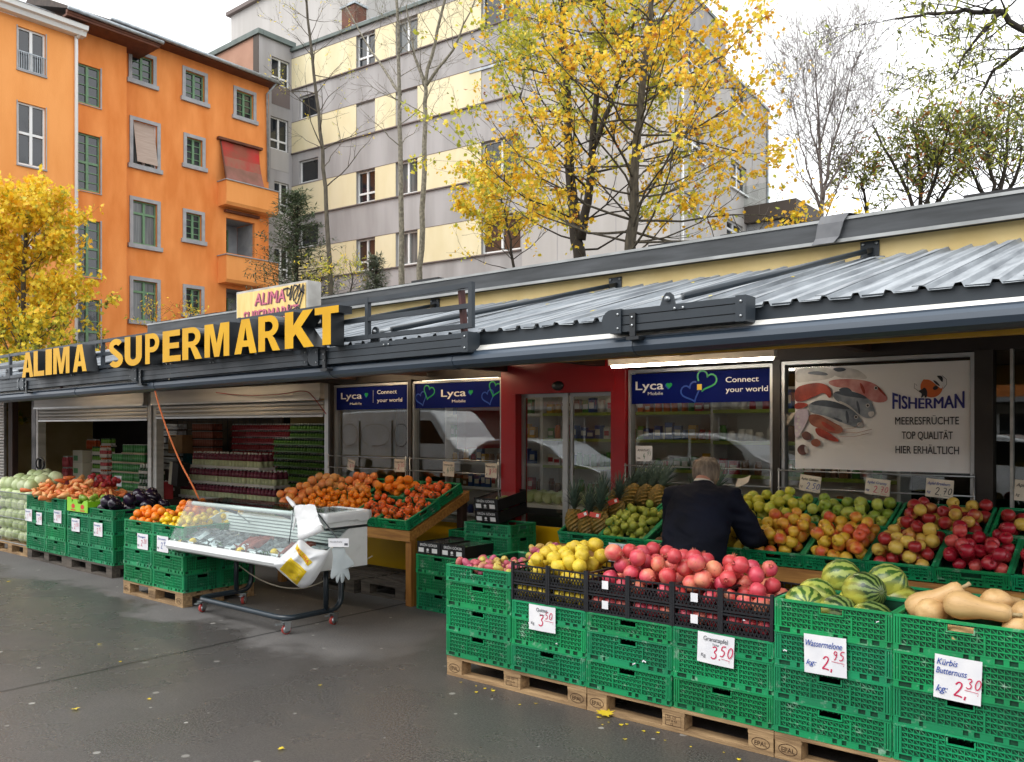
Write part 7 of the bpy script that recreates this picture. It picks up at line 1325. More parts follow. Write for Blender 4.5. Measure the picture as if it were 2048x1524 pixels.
# ---------------------------------------------------------------- grey and yellow apartment block
M("stucco_grey", "#aba8a7", "#969391", rough=.9, stretch=(1, 1, .15), scale=1.5, bump=.1, bs=60); M("stucco_light", "#b6b2ae", "#a8a49f", rough=.9, stretch=(1, 1, .12), scale=1.2, bump=.1, bs=60); M("stucco_yellow", "#e2d7b4", "#d9cca4", rough=.9, stretch=(1, 1, .3), scale=1.4, bump=.1, bs=60); M("stucco_brown", "#b78e78", "#a97f6a", rough=.9, scale=1); M("ledge", "#6f6460", rough=.8); M("green_copper", "#66716c", "#58625e", rough=.6, scale=2); M("brown_panel", "#4a4038", rough=.7)
ga = R(5.1); GO = Vector((-31.7, 23.2, 0)); GS = Vector((math.cos(ga), math.sin(ga), 0)); GN = Vector((math.sin(ga), -math.cos(ga), 0)); GW = frame_(GO, GS, GN)
def gl_(u, v): d = ray(u, v); t = (GO - CAM).dot(GN) / d.dot(GN); p = CAM + d * t - GO; return p.dot(GS), p.z
gb = thing("grey_apartment_block", "grey apartment block with pale yellow window bands behind the market", "building", tuple(GO), world=True)
sE = gl_(1340, 400)[0]; sM = gl_(1043, 300)[0]; sT = gl_(1262, 100)[0]; TOP = 18.55
zb = [16.87 - 2.86 * k for k in range(6)]
cW = (gl_(713, 240)[0], gl_(751, 240)[0]); cX = (gl_(792, 220)[0], gl_(836, 220)[0]); cZ = (gl_(963, 190)[0], gl_(1041, 190)[0]); cL = (gl_(598, 215)[0], gl_(636, 215)[0])
q = MB(); holes = []; wins = []
for k, z in enumerate(zb):
    for a, c in (cW, cX, cZ): h = (a, c, z + .02, z + 1.36); holes.append(h); wins.append((h, k))
    if 0 < k < 6: h = (cL[0], cL[1], z + 1.45, z + 2.45); holes.append(h); wins.append((h, -1))
q.wall(GW, -.05, sE, 0, 15.25, [h for h in holes if h[3] < 15.25], "stucco_grey", .2); q.build("wall", gb)
q = MB(); q.wall(GW, -.05, sT, 15.25, TOP, [(h[0], h[1], max(h[2], 15.25), h[3]) for h in holes if h[3] > 15.25], "stucco_grey", .2); q.box((-.05, -9, 15.26), (sT, -.25, TOP), "stucco_grey", GW); q.box((-.05, -9, 0), (sE - .4, -.25, 15.24), "stucco_light", GW); q.build("wall", gb)
q = MB()
for k, z in enumerate(zb):
    for a, c in ((-.05, cW[0]), (cW[1], cX[0]), (cX[1], cZ[0])): q.box((a, .004, z), (c, .03, z + 1.37), "stucco_yellow", GW)
    q.box((-.06, .004, z - .05), (sM, .075, z - .002), "ledge", GW); q.box((-.06, .004, z + 1.372), (sM, .04, z + 1.39), "ledge", GW)
q.build("yellow_band", gb)
q = MB()
for u in (1115, 1232, 1297): s = gl_(u, 300)[0]; q.box((s - .02, .001, 0), (s + .02, .012, 15.2), "stucco_grey", GW)
q.box((sM + .02, .001, 0), (sE, .008, 15.2), "stucco_light", GW); q.build("plain_panel", gb)
for (a, c, z0, z1), k in wins: window(gb, GW, a, c, z0, min(z1, 18.4), .16, "white_frame", .06, 0, ["pane_dark", "pane_sky", "pane_dark", "pane_brown", "pane_brown", "pane_curtain", "pane_dark"][k] if a != cX[0] else "pane_curtain", None, None, .3 if a == cW[0] else None, cols=1 if k == -1 else 2)
q = MB()
a, c = cZ; q.box((a + .02, -.12, zb[1] + 1.02), (c - .02, -.05, zb[1] + 1.36), "blind", GW); q.build("blind", gb)
q = MB(); q.box((-.3, -9.2, TOP), (sT + .05, .12, TOP + .14), "green_copper", GW); q.build("parapet_coping", gb)
# side face towards +X
W2 = frame_(GO + GS * sE, -GN, GS); P2o = GO + GS * sE
def sd_(u, v): d = ray(u, v); t = (P2o - CAM).dot(GS) / d.dot(GS); p = CAM + d * t - P2o; return p.dot(-GN), p.z
c3 = lambda x, y: (950 + x * .3675, y * .3675)
L_ = sd_(1537, 250)[0]; sw = []
for (xa, xb, y0, y1) in ((1148, 1245, 190, 430), (1392, 1480, 420, 600), (1148, 1245, 700, 860), (1392, 1478, 890, 1040), (1125, 1220, 1060, 1150), (1370, 1460, 1210, 1300)):
    a = sd_(*c3(xa, (y0 + y1) / 2)); d = sd_(*c3(xb, (y0 + y1) / 2)); zt = sd_(*c3((xa + xb) / 2, y0))[1]; z0 = sd_(*c3((xa + xb) / 2, y1))[1]; sw.append((a[0], d[0], z0, zt))
sw = [(a, d, z0, min(zt, 15.08)) for a, d, z0, zt in sw]
q = MB(); q.wall(W2, 0, L_, 0, 15.25, sw, "stucco_light", .18); q.add([W2 @ Vector(v) for v in ((L_, 0, 0), (L_, -8, 0), (L_, -8, 15.25), (L_, 0, 15.25))], [(0, 1, 2, 3)], "stucco_light"); q.build("wall", gb)
for h in sw: window(gb, W2, *h, .14, "white_frame", .05, 0, "pane_dark", None, None, .5); q = MB(); q.box((h[0] - .05, .001, h[2] - .07), (h[1] + .05, .09, h[2] - .003), "white_frame", W2); q.build("window_sill", gb)
q = MB(); q.box((sT + .06, -8, 15.252), (sE + .1, .08, 15.34), "zinc", GW); q.box((-.06, -8.2, 15.253), (L_ + .06, .07, 15.345), "zinc", W2); q.build("roof_edge", gb)
q = MB(); s = sd_(1345, 300)[0]; q.tube([W2 @ Vector((.9, .05, 15.2)), W2 @ Vector((.9, .05, 0))], .06, "white_frame", 8); q.tube([W2 @ Vector((L_ - .25, .05, 14.6)), W2 @ Vector((L_ - .25, .05, 0))], .05, "zinc", 8); q.build("downpipe", gb)
a = onY(1545, 440, 32); c = onY(1592, 440, 32); q = MB(); q.box((a.x - 2, 32, a.z + .05), (c.x, 35, a.z + .7), "brown_panel"); q.box((a.x - 2, 32.3, a.z - 6), (a.x + .1, 35, a.z + .04), "stone_grey"); q.box((a.x - 2, 31.95, a.z + .71), (c.x + .05, 32, a.z + 1.5), "glass"); q.box((c.x, 31.95, a.z + .71), (c.x + .05, 35, a.z + 1.5), "glass"); q.build("terrace_house", label="dark terrace slab with glass railing beyond the right end of the grey block", cat="building")
# wing joining the orange building, brown gable and penthouse
XV = -31.75; W3 = FX(XV); c1 = lambda x, y: (x * .4593, y * .4593)
vw = []
for x0_, x1_, y0_, y1_ in ((1183, 1262, 258, 375), (1178, 1256, 515, 655), (1195, 1258, 795, 930), (1195, 1258, 1080, 1210)): a = onX(*c1(x0_, (y0_ + y1_) / 2), XV); c = onX(*c1(x1_, (y0_ + y1_) / 2), XV); vw.append((a.y, c.y, onX(*c1((x0_ + x1_) / 2, y1_), XV).z, onX(*c1((x0_ + x1_) / 2, y0_), XV).z))
zw = onX(540, 78, XV).z
q = MB(); q.wall(W3, 21.45, 23.2, 0, zw, vw, "stucco_grey", .2); q.add([(XV, 21.45, 0), (XV - 16, 21.45, 0), (XV - 16, 21.45, zw), (XV, 21.45, zw)], [(0, 1, 2, 3)], "stucco_brown"); q.add([(XV, 21.45, zw), (XV, 30, zw), (XV - 16, 30, zw), (XV - 16, 21.45, zw)], [(0, 1, 2, 3)], "stucco_grey"); q.box((XV - .35, 21.42, zw - 3), (XV + .03, 21.449, zw - .001), "brown_panel"); q.build("wing", gb)
for h in vw: window(gb, W3, *h, .15, "white_frame", .05, 0, "pane_dark", None, None, .3); q = MB(); q.box((h[0], .001, h[2] - .9), (h[1], .012, h[2] - .01), "ledge" if h is vw[0] else "stucco_light", W3); q.build("spandrel", gb)
q = MB(); q.box((XV - 16, 21.35, zw + .002), (XV + .15, 21.6, zw + .22), "green_copper"); q.box((XV - .1, 21.61, zw + .002), (XV + .15, 23.3, zw + .22), "green_copper"); q.build("parapet_coping", gb)
a = onY(462, 33, 26); c = onY(575, 60, 26); q = MB(); q.box((a.x, 26, 16), (c.x + 6, 33, a.z), "stucco_light"); q.box((a.x - .2, 25.8, a.z + .002), (c.x + 6, 33, a.z + .2), "ledge"); q.build("penthouse", gb)
a = onY(703, 38, 25.5); q = MB(); q.box((a.x - .45, 25.3, TOP + .15), (a.x + .45, 26, a.z + .5), "wood_soffit"); q.box((a.x - .52, 25.24, a.z + .501), (a.x + .52, 26.06, a.z + .6), "zinc"); q.build("chimney", gb)
q = MB()
for k in range(3): q.tube([GW @ Vector((2.5, -1.2, TOP + .3 + .35 * k)), GW @ Vector((12, -1.2, TOP + .3 + .35 * k))], .025, "zinc", 6)
for k in range(9): q.tube([GW @ Vector((2.5 + 1.18 * k, -1.2, TOP + .14)), GW @ Vector((2.5 + 1.18 * k, -1.2, TOP + 1.05))], .025, "zinc", 6)
q.build("roof_railing", gb)
# ---------------------------------------------------------------- the street behind the camera, seen mirrored in the shop windows
M("car_white", "#dfe2e4", rough=.2, coat=.6); M("car_silver", "#9aa1a8", rough=.25, metal=.6, coat=.6); M("car_glass", "#0d1114", rough=.05, spec=.9); M("tyre", "#141414", rough=.8); M("tail_red", "#b3151c", rough=.25); M("plaster_far", "#8f887c", "#7f796e", rough=.9, scale=.7); M("hedge", "#2c4020", "#1c2c14", rough=.9, scale=9)
def vehicle(name, label, cat, x, y, prof, wid, col, wins, wheels, lights):
    t_ = thing(name, label, cat, (x, y, 0)); b = MB(); n = len(prof); c = chaikin(prof, 1)
    cz = max(p[1] for p in prof); secs = [(-wid / 2, .9), (-wid / 2 + .05, 1.0), (wid / 2 - .05, 1.0), (wid / 2, .9)]; m = len(c); vs = []; fs = []
    mx_ = sum(p[0] for p in c) / m
    for yy, k in secs:
        for px_, pz_ in c: ins = .14 * max(0, (pz_ - .95) / (cz - .95)) if pz_ > .95 else 0; vs.append((mx_ + (px_ - mx_) * (1 - (1 - k) * .12), yy * (1 - ins), .55 + (pz_ - .55) * (1 - (1 - k) * .25)))
    for i in range(3):
        for j in range(m): fs.append((i * m + j, i * m + (j + 1) % m, (i + 1) * m + (j + 1) % m, (i + 1) * m + j))
    fs += [tuple(range(m)), tuple(reversed(range(3 * m, 4 * m)))]; b.add(vs, fs, col); b.build("body", t_)
    for pl in wins: b = MB(); zz = [p[1] for p in pl]; f = 1 - .14 * max(0, (sum(zz) / len(zz) - .95) / (cz - .95)); b.prism(pl, wid / 2 * f * .985, wid / 2 * f + .006, "car_glass"); b.prism(pl, -wid / 2 * f - .006, -wid / 2 * f * .985, "car_glass"); b.build("side_window", t_)
    for wx, wr in wheels:
        for s in (-1, 1): b = MB(); b.lathe([(0, -.1), (wr * .6, -.1), (wr, -.08), (wr, .08), (wr * .6, .1), (0, .1)], "tyre", 20, T(wx, s * (wid / 2 - .08), wr) @ RX(90)); b.lathe([(0, -.108), (wr * .55, -.105), (wr * .55, .105), (0, .108)], "car_silver", 12, T(wx, s * (wid / 2 - .08), wr) @ RX(90)); b.build("wheel", t_)
    for lx_, lz, m in lights:
        for s in (-1, 1): b = MB(); b.box((lx_ - .05, s * (wid / 2 - .02) - .06, lz - .12), (lx_ + .05, s * (wid / 2 - .02) + .03, lz + .12), m); b.build("lamp", t_)
    return t_
van = vehicle("delivery_van", "white delivery van parked across the yard, mirrored in the left shop windows", "van", -17.1, -3.2, [(-2.7, .35), (-2.75, 1.2), (-2.65, 2.05), (-2.5, 2.22), (1.0, 2.25), (1.35, 2.1), (2.0, 1.3), (2.7, 1.1), (2.85, .6), (2.8, .35)], 1.95, "car_white", [[(.6, 1.3), (.6, 1.95), (1.2, 1.95), (1.75, 1.3)]], ((-1.8, .34), (1.9, .34)), ((-2.72, 1.1, "tail_red"), (2.75, .85, "sign_white")))
b = MB()
for xx_ in (-1.55, -.2, .5): b.box((xx_ - .015, .95, .5), (xx_ + .015, .99, 1.95), "car_glass")

for x0_, x1_ in ((-2.3, -1.65), (-1.45, -.3), (-.1, .42)):
    for z0_, z1_ in ((1.25, 1.85),): b.ribbon(chaikin([(x0_, z0_), (x1_, z0_), (x1_, z1_), (x0_, z1_)], 2) + [(x0_ * .75 + x1_ * .25, z0_)], .03, "car_silver", -.985, RZ(180) @ S(-1, 1, 1))
b.box((.52, .98, 1.05), (.72, 1.01, 1.1), "car_glass"); b.build("panel_seam", van)
hat = [(-2.0, .35), (-2.05, .75), (-1.95, 1.0), (-1.55, 1.42), (-.9, 1.5), (.3, 1.47), (1.0, 1.0), (1.85, .85), (2.05, .6), (2.0, .35)]; hw_ = [[(-1.6, 1.0), (-1.4, 1.34), (-.45, 1.42), (-.45, 1.0)], [(-.38, 1.0), (-.38, 1.42), (.25, 1.4), (.8, 1.0)]]
vehicle("parked_car", "silver hatchback mirrored in the sliding door", "car", -12.0, -2.4, hat, 1.72, "car_silver", hw_, ((-1.3, .31), (1.3, .31)), ((-1.98, .9, "tail_red"), (1.95, .7, "sign_white")))
suv = [(-2.2, .4), (-2.25, .9), (-2.1, 1.15), (-1.75, 1.6), (-1.2, 1.66), (.4, 1.62), (1.1, 1.1), (2.0, .98), (2.25, .7), (2.2, .4)]; sw_ = [[(-1.8, 1.12), (-1.6, 1.5), (-.5, 1.55), (-.5, 1.12)], [(-.43, 1.12), (-.43, 1.55), (.35, 1.52), (.9, 1.12)]]
vehicle("parked_car", "white estate car mirrored between door and right window", "car", -7.6, -2.6, suv, 1.82, "car_white", sw_, ((-1.4, .34), (1.4, .34)), ((-2.18, 1.0, "tail_red"), (2.15, .8, "sign_white"))); vehicle("parked_car", "second white estate car mirrored in the right window behind the man", "car", -2.6, -3.0, suv, 1.82, "car_white", sw_, ((-1.4, .34), (1.4, .34)), ((-2.18, 1.0, "tail_red"), (2.15, .8, "sign_white")))
bb = thing("street_house", "low beige house with orange balcony railing mirrored in the shop windows", "building", (-5, -19, 0), world=True); WB = frame_((0, -17, 0), (1, 0, 0), (0, 1, 0))
q = MB(); hs_ = [(-38 + 3.2 * i, -36.4 + 3.2 * i, z, z + 1.3) for i in range(20) for z in (.9, 4.6)]; q.wall(WB, -40, 26, 0, 6.6, hs_, "plaster_far", .15); q.box((-40, -10, 0), (26, -.2, 6.6), "plaster_far", WB); q.build("wall", bb)
q = MB()
for h in hs_: q.box((h[0], -.16, h[2]), (h[1], -.12, h[3]), "pane_dark", WB); q.box(((h[0] + h[1]) / 2 - .04, -.118, h[2]), ((h[0] + h[1]) / 2 + .04, -.08, h[3]), "white_frame", WB)
q.build("window_row", bb); q = MB(); q.box((-40, .001, 2.55), (26, .9, 2.7), "stone_grey", WB); q.box((-12, .85, 2.71), (0, .9, 3.3), "stucco_orange", WB)
for i in range(300): q.box((-40 + .22 * i, .86, 2.72), (-39.97 + .22 * i, .885, 3.35), "tail_red", WB)
q.build("balcony", bb); b = MB(); b.box((-38, -13.2, 0.001), (24, -12.6, .9), "hedge"); b.build("hedge", label="dark clipped hedge before the beige house across the yard", cat="hedge")
# ---------------------------------------------------------------- trees
M("bark", "#5d5648", "#3f3a31", rough=.9, scale=9, stretch=(3, 3, .6), bump=.5, bs=25); M("bark_pale", "#8a8474", "#5f5a4e", rough=.9, scale=9, stretch=(2, 2, 1.5), bump=.4, bs=25); M("bark_twig", "#857c79", "#6a615f", rough=.9, scale=9); M("bark_dark", "#3a332b", "#2b261f", rough=.9, scale=9)
for n_, a_, c_ in (("leaf_gold", "#efc02a", "#e5ac1e"), ("leaf_yellow", "#f2da45", "#e9cb30"), ("leaf_lime", "#c6c544", "#a5aa3a"), ("leaf_olive", "#7d8436", "#5f6a2b"), ("leaf_rust", "#b9702a", "#8f5326"), ("needle", "#5d6c4e", "#45563c"), ("needle_grey", "#868b78", "#5f6a54")): M(n_, a_, c_, rough=.55, scale=3, trans=.35)
MAPLE = [(0, -.55), (.12, -.2), (.5, -.35), (.42, -.05), (.85, .1), (.5, .28), (.55, .6), (.22, .5), (0, 1), (-.22, .5), (-.55, .6), (-.5, .28), (-.85, .1), (-.42, -.05), (-.5, -.35), (-.12, -.2)]
LANCE = [(0, -.9), (.24, -.2), (.2, .3), (0, 1), (-.2, .3), (-.24, -.2)]
def leaf(b, p, size, m, shape, rg, droop=.5):
    n = Vector((rg.gauss(0, 1), rg.gauss(0, 1) - .3, rg.gauss(.5, .7))).normalized(); t = Vector((rg.gauss(0, .7), rg.gauss(0, .7), -droop + rg.gauss(0, .4))); t = (t - n * t.dot(n)).normalized(); s = n.cross(t)
    b.add([p + (s * x + t * y) * size + n * (abs(x) * .18 * size) for x, y in shape], [tuple(range(len(shape)))], m)
def limb(wood, p, d, L_, r, n, rg, wob, up, m, sides=5):
    pts = [p.copy()]; rs = [r]; d = d.normalized()
    for i in range(n): d = (d + Vector((rg.gauss(0, wob), rg.gauss(0, wob), rg.gauss(0, wob) + up))).normalized(); p = p + d * (L_ / n); pts.append(p.copy()); rs.append(max(.0025, r * (1 - .8 * (i + 1) / n)))
    wood.tube(pts, rs, m, sides, cap=False); return pts, rs
def tree(name, label, stems, bark, r0, nb, blen, f0, leaves, size, nleaf, shape, seed, elev=(25, 55), up=.1, sub=5, twig=3, mask=-1, group=None, wob=.12, prof=lambda t: 1 - .75 * t, tw=.28, droop=.5, rt=.3):
    rg = random.Random(seed); t_ = thing(name, label, "tree", tuple(stems[0][0].xy) + (0,), group=group, world=True); wood = MB(); fine = MB(); anch = []
    for si, st in enumerate(stems):
        k = len(st); rr_ = [r0[si] * (1 - (1 - rt) * i / (k - 1)) for i in range(k)] if isinstance(r0, (list, tuple)) else [r0 * (1 - (1 - rt) * i / (k - 1)) for i in range(k)]
        P = []
        for a, c, ra, rb in zip(st, st[1:], rr_, rr_[1:]):
            for j in range(4): f = j / 4; P.append((a.lerp(c, f) + Vector((rg.gauss(0, .012), rg.gauss(0, .012), 0)), ra + (rb - ra) * f))
        P.append((st[-1], rr_[-1])); wood.tube([x[0] for x in P], [x[1] for x in P], bark, 9)
        N_ = nb[si] if isinstance(nb, (list, tuple)) else nb; az = rg.uniform(0, 6)
        for i in range(N_):
            t = f0 + (1 - f0) * (i + rg.random()) / N_; az += 2.4 + rg.gauss(0, .4); idx = min(len(P) - 1, int(t * (len(P) - 1))); p, r = P[idx]; e = R(rg.uniform(*elev)); d = Vector((math.cos(az) * math.cos(e), math.sin(az) * math.cos(e), math.sin(e))); L_ = blen * prof((t - f0) / (1 - f0)) * rg.uniform(.75, 1.15)
            pts, rs = limb(fine, p, d, L_, min(r * .4, .005 + L_ * .0065), 7, rg, wob, up, bark)
            for s in range(sub):
                j = rg.randint(2, 7); q = pts[j]; dd = (pts[j] - pts[j - 1]).normalized(); dd = (dd + Vector((rg.gauss(0, .6), rg.gauss(0, .6), rg.gauss(0, .5)))).normalized()
                p2, r2 = limb(fine, q, dd, L_ * rg.uniform(.3, .5), rs[j] * .6, 5, rg, wob * 1.4, up, bark, 4)
                anch += p2[2:]
                for w_ in range(twig):
                    j2 = rg.randint(1, 5); d3 = ((p2[j2] - p2[j2 - 1]).normalized() + Vector((rg.gauss(0, .6), rg.gauss(0, .6), rg.gauss(0, .5)))).normalized(); p3, _ = limb(fine, p2[j2], d3, tw * rg.uniform(.6, 1.3), max(.003, r2[j2] * .5), 3, rg, .15, up, bark, 3); anch += p3[1:]
            anch += pts[4:]
    wood.build("trunk", t_); fine.build("limbs", t_)
    if nleaf and anch:
        lf = MB(); c_ = 0; tries = 0
        while c_ < nleaf and tries < nleaf * 12:
            tries += 1; p = rg.choice(anch); nv = noise.noise(p * .9 + Vector((seed, 0, 0)))
            if nv + rg.uniform(-.25, .25) < mask: continue
            p = p + Vector((rg.gauss(0, 1), rg.gauss(0, 1), rg.gauss(0, 1))) * size * .9; k = leaves(nv, p, rg); leaf(lf, p, size * rg.uniform(.5, 1.2), k, shape, rg, droop); c_ += 1
        lf.build("crown", t_)
    return t_
def px_stem(Y, pts, base=True):
    o = [onY(u, v, Y + (pts[i][2] if len(pts[i]) > 2 else 0)) for i, (u, v, *_) in enumerate(pts)]
    if base: o.insert(0, Vector((o[0].x, o[0].y, 0)))
    return o
gold = lambda nv, p, rg: rg.choice(["leaf_gold"] * 6 + ["leaf_yellow"] * 6 + ["leaf_lime"] + (["leaf_rust"] if rg.random() < .4 else []))
mixd = lambda nv, p, rg: rg.choice(["leaf_lime", "leaf_lime", "leaf_lime", "leaf_lime", "leaf_yellow"]) if nv > -.1 else rg.choice(["leaf_lime", "leaf_olive", "leaf_lime", "leaf_gold"])
left_ = lambda nv, p, rg: rg.choice(["leaf_yellow"] * 6 + ["leaf_gold"] * 2 + ["leaf_lime"]) if p.z > 4.4 + nv * 2 else rg.choice(["leaf_lime"] * 3 + ["leaf_yellow"] * 4 + ["leaf_olive"])
tree("maple_tree", "dense golden maple at the left picture edge before the orange building", [[Vector((-22.8, 8.6, 0)), Vector((-22.8, 8.6, 2.4)), Vector((-22.7, 8.6, 5.0)), Vector((-22.7, 8.7, 7.4))]], "bark", .11, 52, 2.1, .2, left_, .088, 17000, MAPLE, 11, (5, 60), .1, 6, 4, -1, prof=lambda t: 1.05 - .55 * t * t)
tree("maple_tree", "large two stemmed maple with green yellow leaves behind the roof, left of the golden one", [px_stem(14.2, [(1160, 520), (1150, 440), (1138, 330), (1135, 200), (1125, 60), (1118, -80)]), [onY(1160, 480, 14.2), onY(1180, 380, 14.2), onY(1188, 250, 14.3), onY(1200, 110, 14.3), onY(1215, -60, 14.3)], [onY(1186, 300, 14.25), onY(1235, 170, 14.5), onY(1265, 60, 14.6), onY(1290, -60, 14.7)]], "bark_dark", [.15, .1, .06], [24, 18, 10], 2.8, .2, mixd, .062, 8800, MAPLE, 22, (-12, 50), .04, 6, 3, -.12, prof=lambda t: 1.1 - .5 * t)
tree("maple_tree", "golden orange maple behind the roof at the right end of the grey block", [px_stem(13.3, [(1262, 505), (1268, 420), (1272, 300), (1283, 180), (1300, 40), (1308, -120)])], "bark", .12, 56, 2.9, .16, gold, .062, 12000, MAPLE, 33, (-18, 40), .05, 6, 4, -.05, prof=lambda t: 1.1 - .35 * t)
tree("young_maple", "low bright yellow maple rising over the roof edge in front of the grey block", [px_stem(15.5, [(1030, 560), (1020, 480), (1005, 400), (1015, 310)])], "bark_dark", .045, 26, 1.8, .35, lambda nv, p, rg: rg.choice(["leaf_yellow"] * 3 + ["leaf_gold", "leaf_lime"]), .07, 3400, MAPLE, 44, (0, 50), .05, 4, 3, -.08)
tree("slender_tree", "slender nearly bare tree left of the two thin trunks", [px_stem(16, [(664, 600), (655, 450), (645, 300), (628, 150), (612, 0), (600, -60)])], "bark", .085, 26, 2.3, .45, lambda nv, p, rg: rg.choice(["leaf_lime", "leaf_yellow", "leaf_olive"]), .05, 520, LANCE, 55, (10, 55), .06, 4, 3, .0, wob=.13)
tree("slender_tree", "left one of two thin bare trunks standing side by side", [px_stem(15, [(803, 580), (803, 420), (800, 250), (795, 60), (790, -90)]), [onY(800, 190, 15), onY(775, 150, 15.2), onY(735, 90, 15.4), onY(690, 10, 15.6)]], "bark_pale", [.095, .045], [15, 8], 1.7, .55, lambda nv, p, rg: "leaf_olive", .05, 12, LANCE, 66, (15, 60), .07, 4, 3)
tree("slender_tree", "right one of two thin bare trunks standing side by side", [px_stem(15.2, [(838, 575), (845, 420), (850, 250), (850, 165), (875, 60), (905, -60)]), [onY(850, 170, 15.2), onY(830, 110, 15.1), onY(812, 10, 15.1)], [onY(850, 175, 15.2), onY(905, 100, 15.4), onY(950, 0, 15.6)]], "bark_pale", [.09, .05, .045], [12, 7, 7], 1.6, .5, lambda nv, p, rg: "leaf_olive", .05, 12, LANCE, 77, (15, 60), .07, 4, 3)
tree("bare_tree", "grey bare tree with a fan of fine twigs against the sky", [px_stem(17, [(1640, 460), (1645, 400), (1637, 300), (1635, 200), (1630, 110)]), [onY(1645, 400, 17), onY(1660, 310, 17), onY(1690, 200, 17.2), onY(1720, 80, 17.3)], [onY(1640, 420, 17), onY(1620, 360, 17), onY(1598, 270, 16.9), onY(1580, 160, 16.8)], [onY(1650, 380, 17), onY(1700, 300, 17.2), onY(1750, 200, 17.4)], [onY(1637, 300, 17), onY(1665, 200, 16.9), onY(1680, 90, 16.8)], [onY(1637, 320, 17), onY(1612, 220, 17.2), onY(1605, 110, 17.3)]], "bark_twig", [.055, .032, .024, .024, .02, .02], [20, 20, 16, 16, 14, 14], 1.9, .14, lambda nv, p, rg: "leaf_olive", .045, 320, LANCE, 88, (25, 68), .1, 6, 4, -.3, wob=.1, tw=.5, prof=lambda t: 1 - .4 * t, rt=.12)
olive = lambda nv, p, rg: rg.choice(["leaf_olive"] * 6 + ["leaf_lime"] * 2 + ["leaf_rust"])
tree("bushy_tree", "bushy olive tree rising behind the roof at the right", [px_stem(18, [(1840, 450), (1810, 370), (1770, 300), (1745, 250)])] + [[onY(1840, 450, 18), onY(a, (450 + d) / 2 + 20, 18 + e), onY(c, d, 18 + 2 * e)] for a, c, d, e in ((1842, 1825, 235, .2), (1868, 1900, 240, -.2), (1890, 1950, 280, .3))] + [px_stem(18.4, [(1990, 430), (1985, 350), (1965, 270), (1960, 200)])] + [[onY(1990, 420, 18.4), onY(a, (430 + d) / 2 + 20, 18.4 + e), onY(c, d, 18.4 + 2 * e)] for a, c, d, e in ((2010, 2020, 200, .2), (2030, 2075, 250, -.2), (1960, 1920, 290, .3))] + [px_stem(18.1, [(1735, 445), (1730, 400), (1720, 350)])], "bark_dark", .05, 12, 1.7, .3, olive, .075, 6800, LANCE, 99, (5, 65), .08, 5, 3, -.3)
tree("ash_tree", "ash tree whose branches hang into the picture at the upper right corner", [[Vector((2.6, 9.6, 0)), Vector((2.6, 9.6, 3)), Vector((2.3, 9.4, 6.5))], [Vector((2.45, 9.5, 4.5)), onY(2046, 60, 9.2), onY(2000, 25, 9.1), onY(1930, 22, 9), onY(1860, 28, 9), onY(1790, 38, 9)], [Vector((2.4, 9.5, 4.0)), onY(2046, 95, 9.4), onY(1990, 140, 9.3), onY(1960, 190, 9.3)], [onY(2000, 25, 9.1), onY(1970, 60, 9), onY(1930, 110, 8.9), onY(1900, 160, 8.9)]], "bark_dark", [.2, .035, .03, .02], [2, 15, 12, 8], .85, .25, lambda nv, p, rg: rg.choice(["leaf_olive"] * 3 + ["leaf_lime"] * 3), .045, 1300, LANCE, 111, (-30, 40), -.03, 5, 3, -.1, tw=.18, droop=.9, prof=lambda t: 1)
tree("shrub", "small yellowing shrub before the orange building left of the light box", [px_stem(13, [(300, 680), (305, 640), (300, 610)]), px_stem(13.2, [(370, 670), (375, 640), (390, 615)])], "bark_dark", .02, 12, .7, .45, lambda nv, p, rg: rg.choice(["leaf_yellow", "leaf_lime", "leaf_gold"]), .07, 260, LANCE, 121, (10, 50), .05, 3, 2)
tree("shrub", "sparse yellow shrub behind the light box, right of the conifer", [px_stem(15.8, [(700, 600), (705, 560), (700, 520)]), px_stem(15.8, [(640, 600), (640, 570), (650, 540)])], "bark_dark", .03, 14, 1.0, .4, lambda nv, p, rg: rg.choice(["leaf_yellow", "leaf_lime", "leaf_lime"]), .07, 420, LANCE, 131, (10, 50), .05, 3, 2)
def conifer(label, u, vb, vt, Y, wid, seed, n, mat):
    rg = random.Random(seed); base = onY(u, vb, Y); top_ = onY(u + 4, vt, Y); t_ = thing("conifer", label, "tree", (base.x, Y, 0), world=True); w_ = MB(); w_.tube([(base.x, Y, 0), (base.x, Y, base.z), top_], [.1, .08, .01], "bark_dark", 8); w_.build("trunk", t_); lf = MB(); H_ = top_.z - base.z + 1.0
    for i in range(n):
        t = (i + rg.random()) / n; z = top_.z - H_ * t; L_ = wid * (.12 + .88 * t ** .8) * rg.uniform(.65, 1.15); az = i * 2.4 + rg.gauss(0, .3); d = Vector((math.cos(az), math.sin(az), .25 - .3 * t)); p0 = Vector((base.x, Y, z)); pts = [p0]
        for s in range(6): d.z += .05; pts.append(pts[-1] + d.normalized() * L_ / 6)
        lf.tube(pts, [.015, .012, .01, .008, .006, .004, .002], "bark_dark", 3, False)
        for s in range(1, 7):
            for k in range(int(7 + 4 * t)):
                p = pts[s] + Vector((rg.gauss(0, .05), rg.gauss(0, .05), rg.gauss(-.02, .03))); a = Vector((rg.gauss(0, 1), rg.gauss(0, 1), rg.gauss(-.25, .4))).normalized() * rg.uniform(.1, .2) + d.normalized() * .07; sd = a.cross(UP).normalized() * rg.uniform(.014, .028); lf.add([p, p + a * .5 + sd, p + a, p + a * .5 - sd], [(0, 1, 2, 3)], mat if rg.random() < .75 else "needle_grey")
    lf.build("crown", t_)
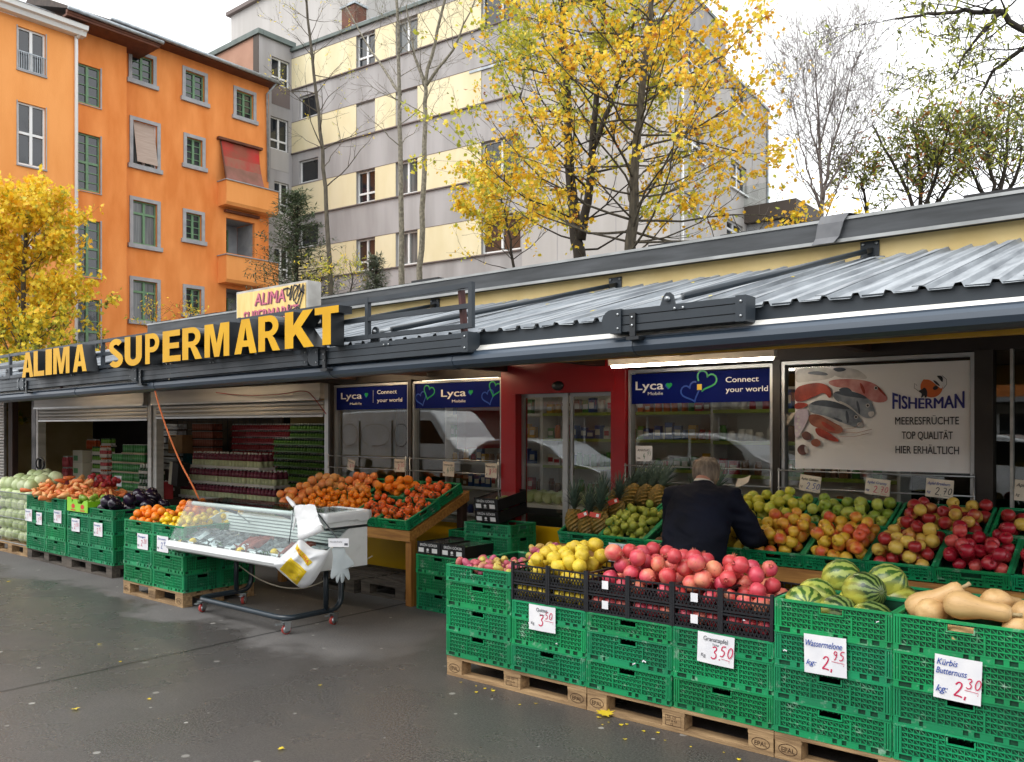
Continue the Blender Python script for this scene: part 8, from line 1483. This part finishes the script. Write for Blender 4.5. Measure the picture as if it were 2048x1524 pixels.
conifer("dark green conifer standing between the orange and the grey building", 592, 590, 385, 16.5, 2.1, 5, 190, "needle"); conifer("small conifer over the roof edge left of the two thin trunks", 750, 590, 512, 16.2, .75, 6, 70, "needle_grey")
# torn bits of tape and labels left on the crates
for i, (u, v) in enumerate(((1113, 1287), (1268, 1328), (1288, 1322), (1755, 1244), (1570, 1300), (1060, 1245), (1488, 1240), (1890, 1330))):
    p_ = onY(u, v, FY - .006); b = MB(); k = .007 + .003 * (i % 3); b.ribbon([(p_.x - k, p_.z - k * .5), (p_.x - k * .2, p_.z + k * .1), (p_.x + k, p_.z + k * (.6 if i % 2 else -.4))], k * .7, "paper", p_.y); b.build("torn_tape", label="torn scrap of white tape left on the near green crates", cat="tape", group="torn tape on the near crates")
# ---------------------------------------------------------------- litter on the ground
lm = MB(); rg = random.Random(2); lm.add([(x * .05, y * .05, .006 + .012 * abs(x) + .006 * (y > .3)) for x, y in MAPLE], [tuple(range(len(MAPLE)))], "leaf_yellow"); LM = lm.mesh("fallen_leaf_mesh")
p_ = onZ(1212, 1434, 0); inst(LM, "fallen_leaf", T(p_.x, p_.y, .004) @ RZ(60) @ S(1.6), "large yellow leaf lying at the foot of the pomegranate pallet", "leaf")
for i in range(0, 24, 3):
    u, v = [(16, 1165), (85, 1155), (330, 1307), (240, 1325), (120, 1330), (890, 1500), (560, 1500), (1415, 1505), (990, 1480), (640, 1372), (420, 1490), (60, 1265), (200, 1290), (770, 1450), (830, 1362), (1250, 1480), (1120, 1440), (520, 1410), (300, 1400), (700, 1500), (1040, 1512), (150, 1420), (1340, 1490), (930, 1400)][i]; p_ = onZ(u, v, 0)
    inst(LM, "fallen_leaf", T(p_.x, p_.y, .003) @ RZ(rg.uniform(0, 360)) @ S(rg.uniform(.3, .7)), "small yellow leaf scrap lying on the open asphalt", "leaf", "leaf scraps on the asphalt")
for i in range(30):
    x, y = rg.uniform(-9, .5), rg.uniform(4.4, 6.7); inst(LM, "fallen_leaf", T(x, y, roofz(y) + .03) @ RX(14) @ RZ(rg.uniform(0, 360)) @ S(rg.uniform(.35, .8)), "small yellow leaf lying on the corrugated canopy roof", "leaf", "leaves on the canopy roof")
for i in range(26):
    x = -4.1 + rg.random() * 3.4; inst(LM, "fallen_leaf", T(x, 4.32 - abs(rg.gauss(0, .06)), .003) @ RZ(rg.uniform(0, 360)) @ S(rg.uniform(.2, .45)), "tiny leaf scrap gathered along the near pallets", "leaf", "leaf scraps along the near pallets")
for i, (u, v) in enumerate(((430, 762), (560, 737), (150, 778))):
    p_ = onY(u, v - 6, EY - .06); inst(LM, "fallen_leaf", T(p_.x, EY - .06, gz(p_.x) + .175) @ RZ(50 * i), "yellow leaf caught on the white gutter trim below the lettering", "leaf", "leaves on the gutter trim")
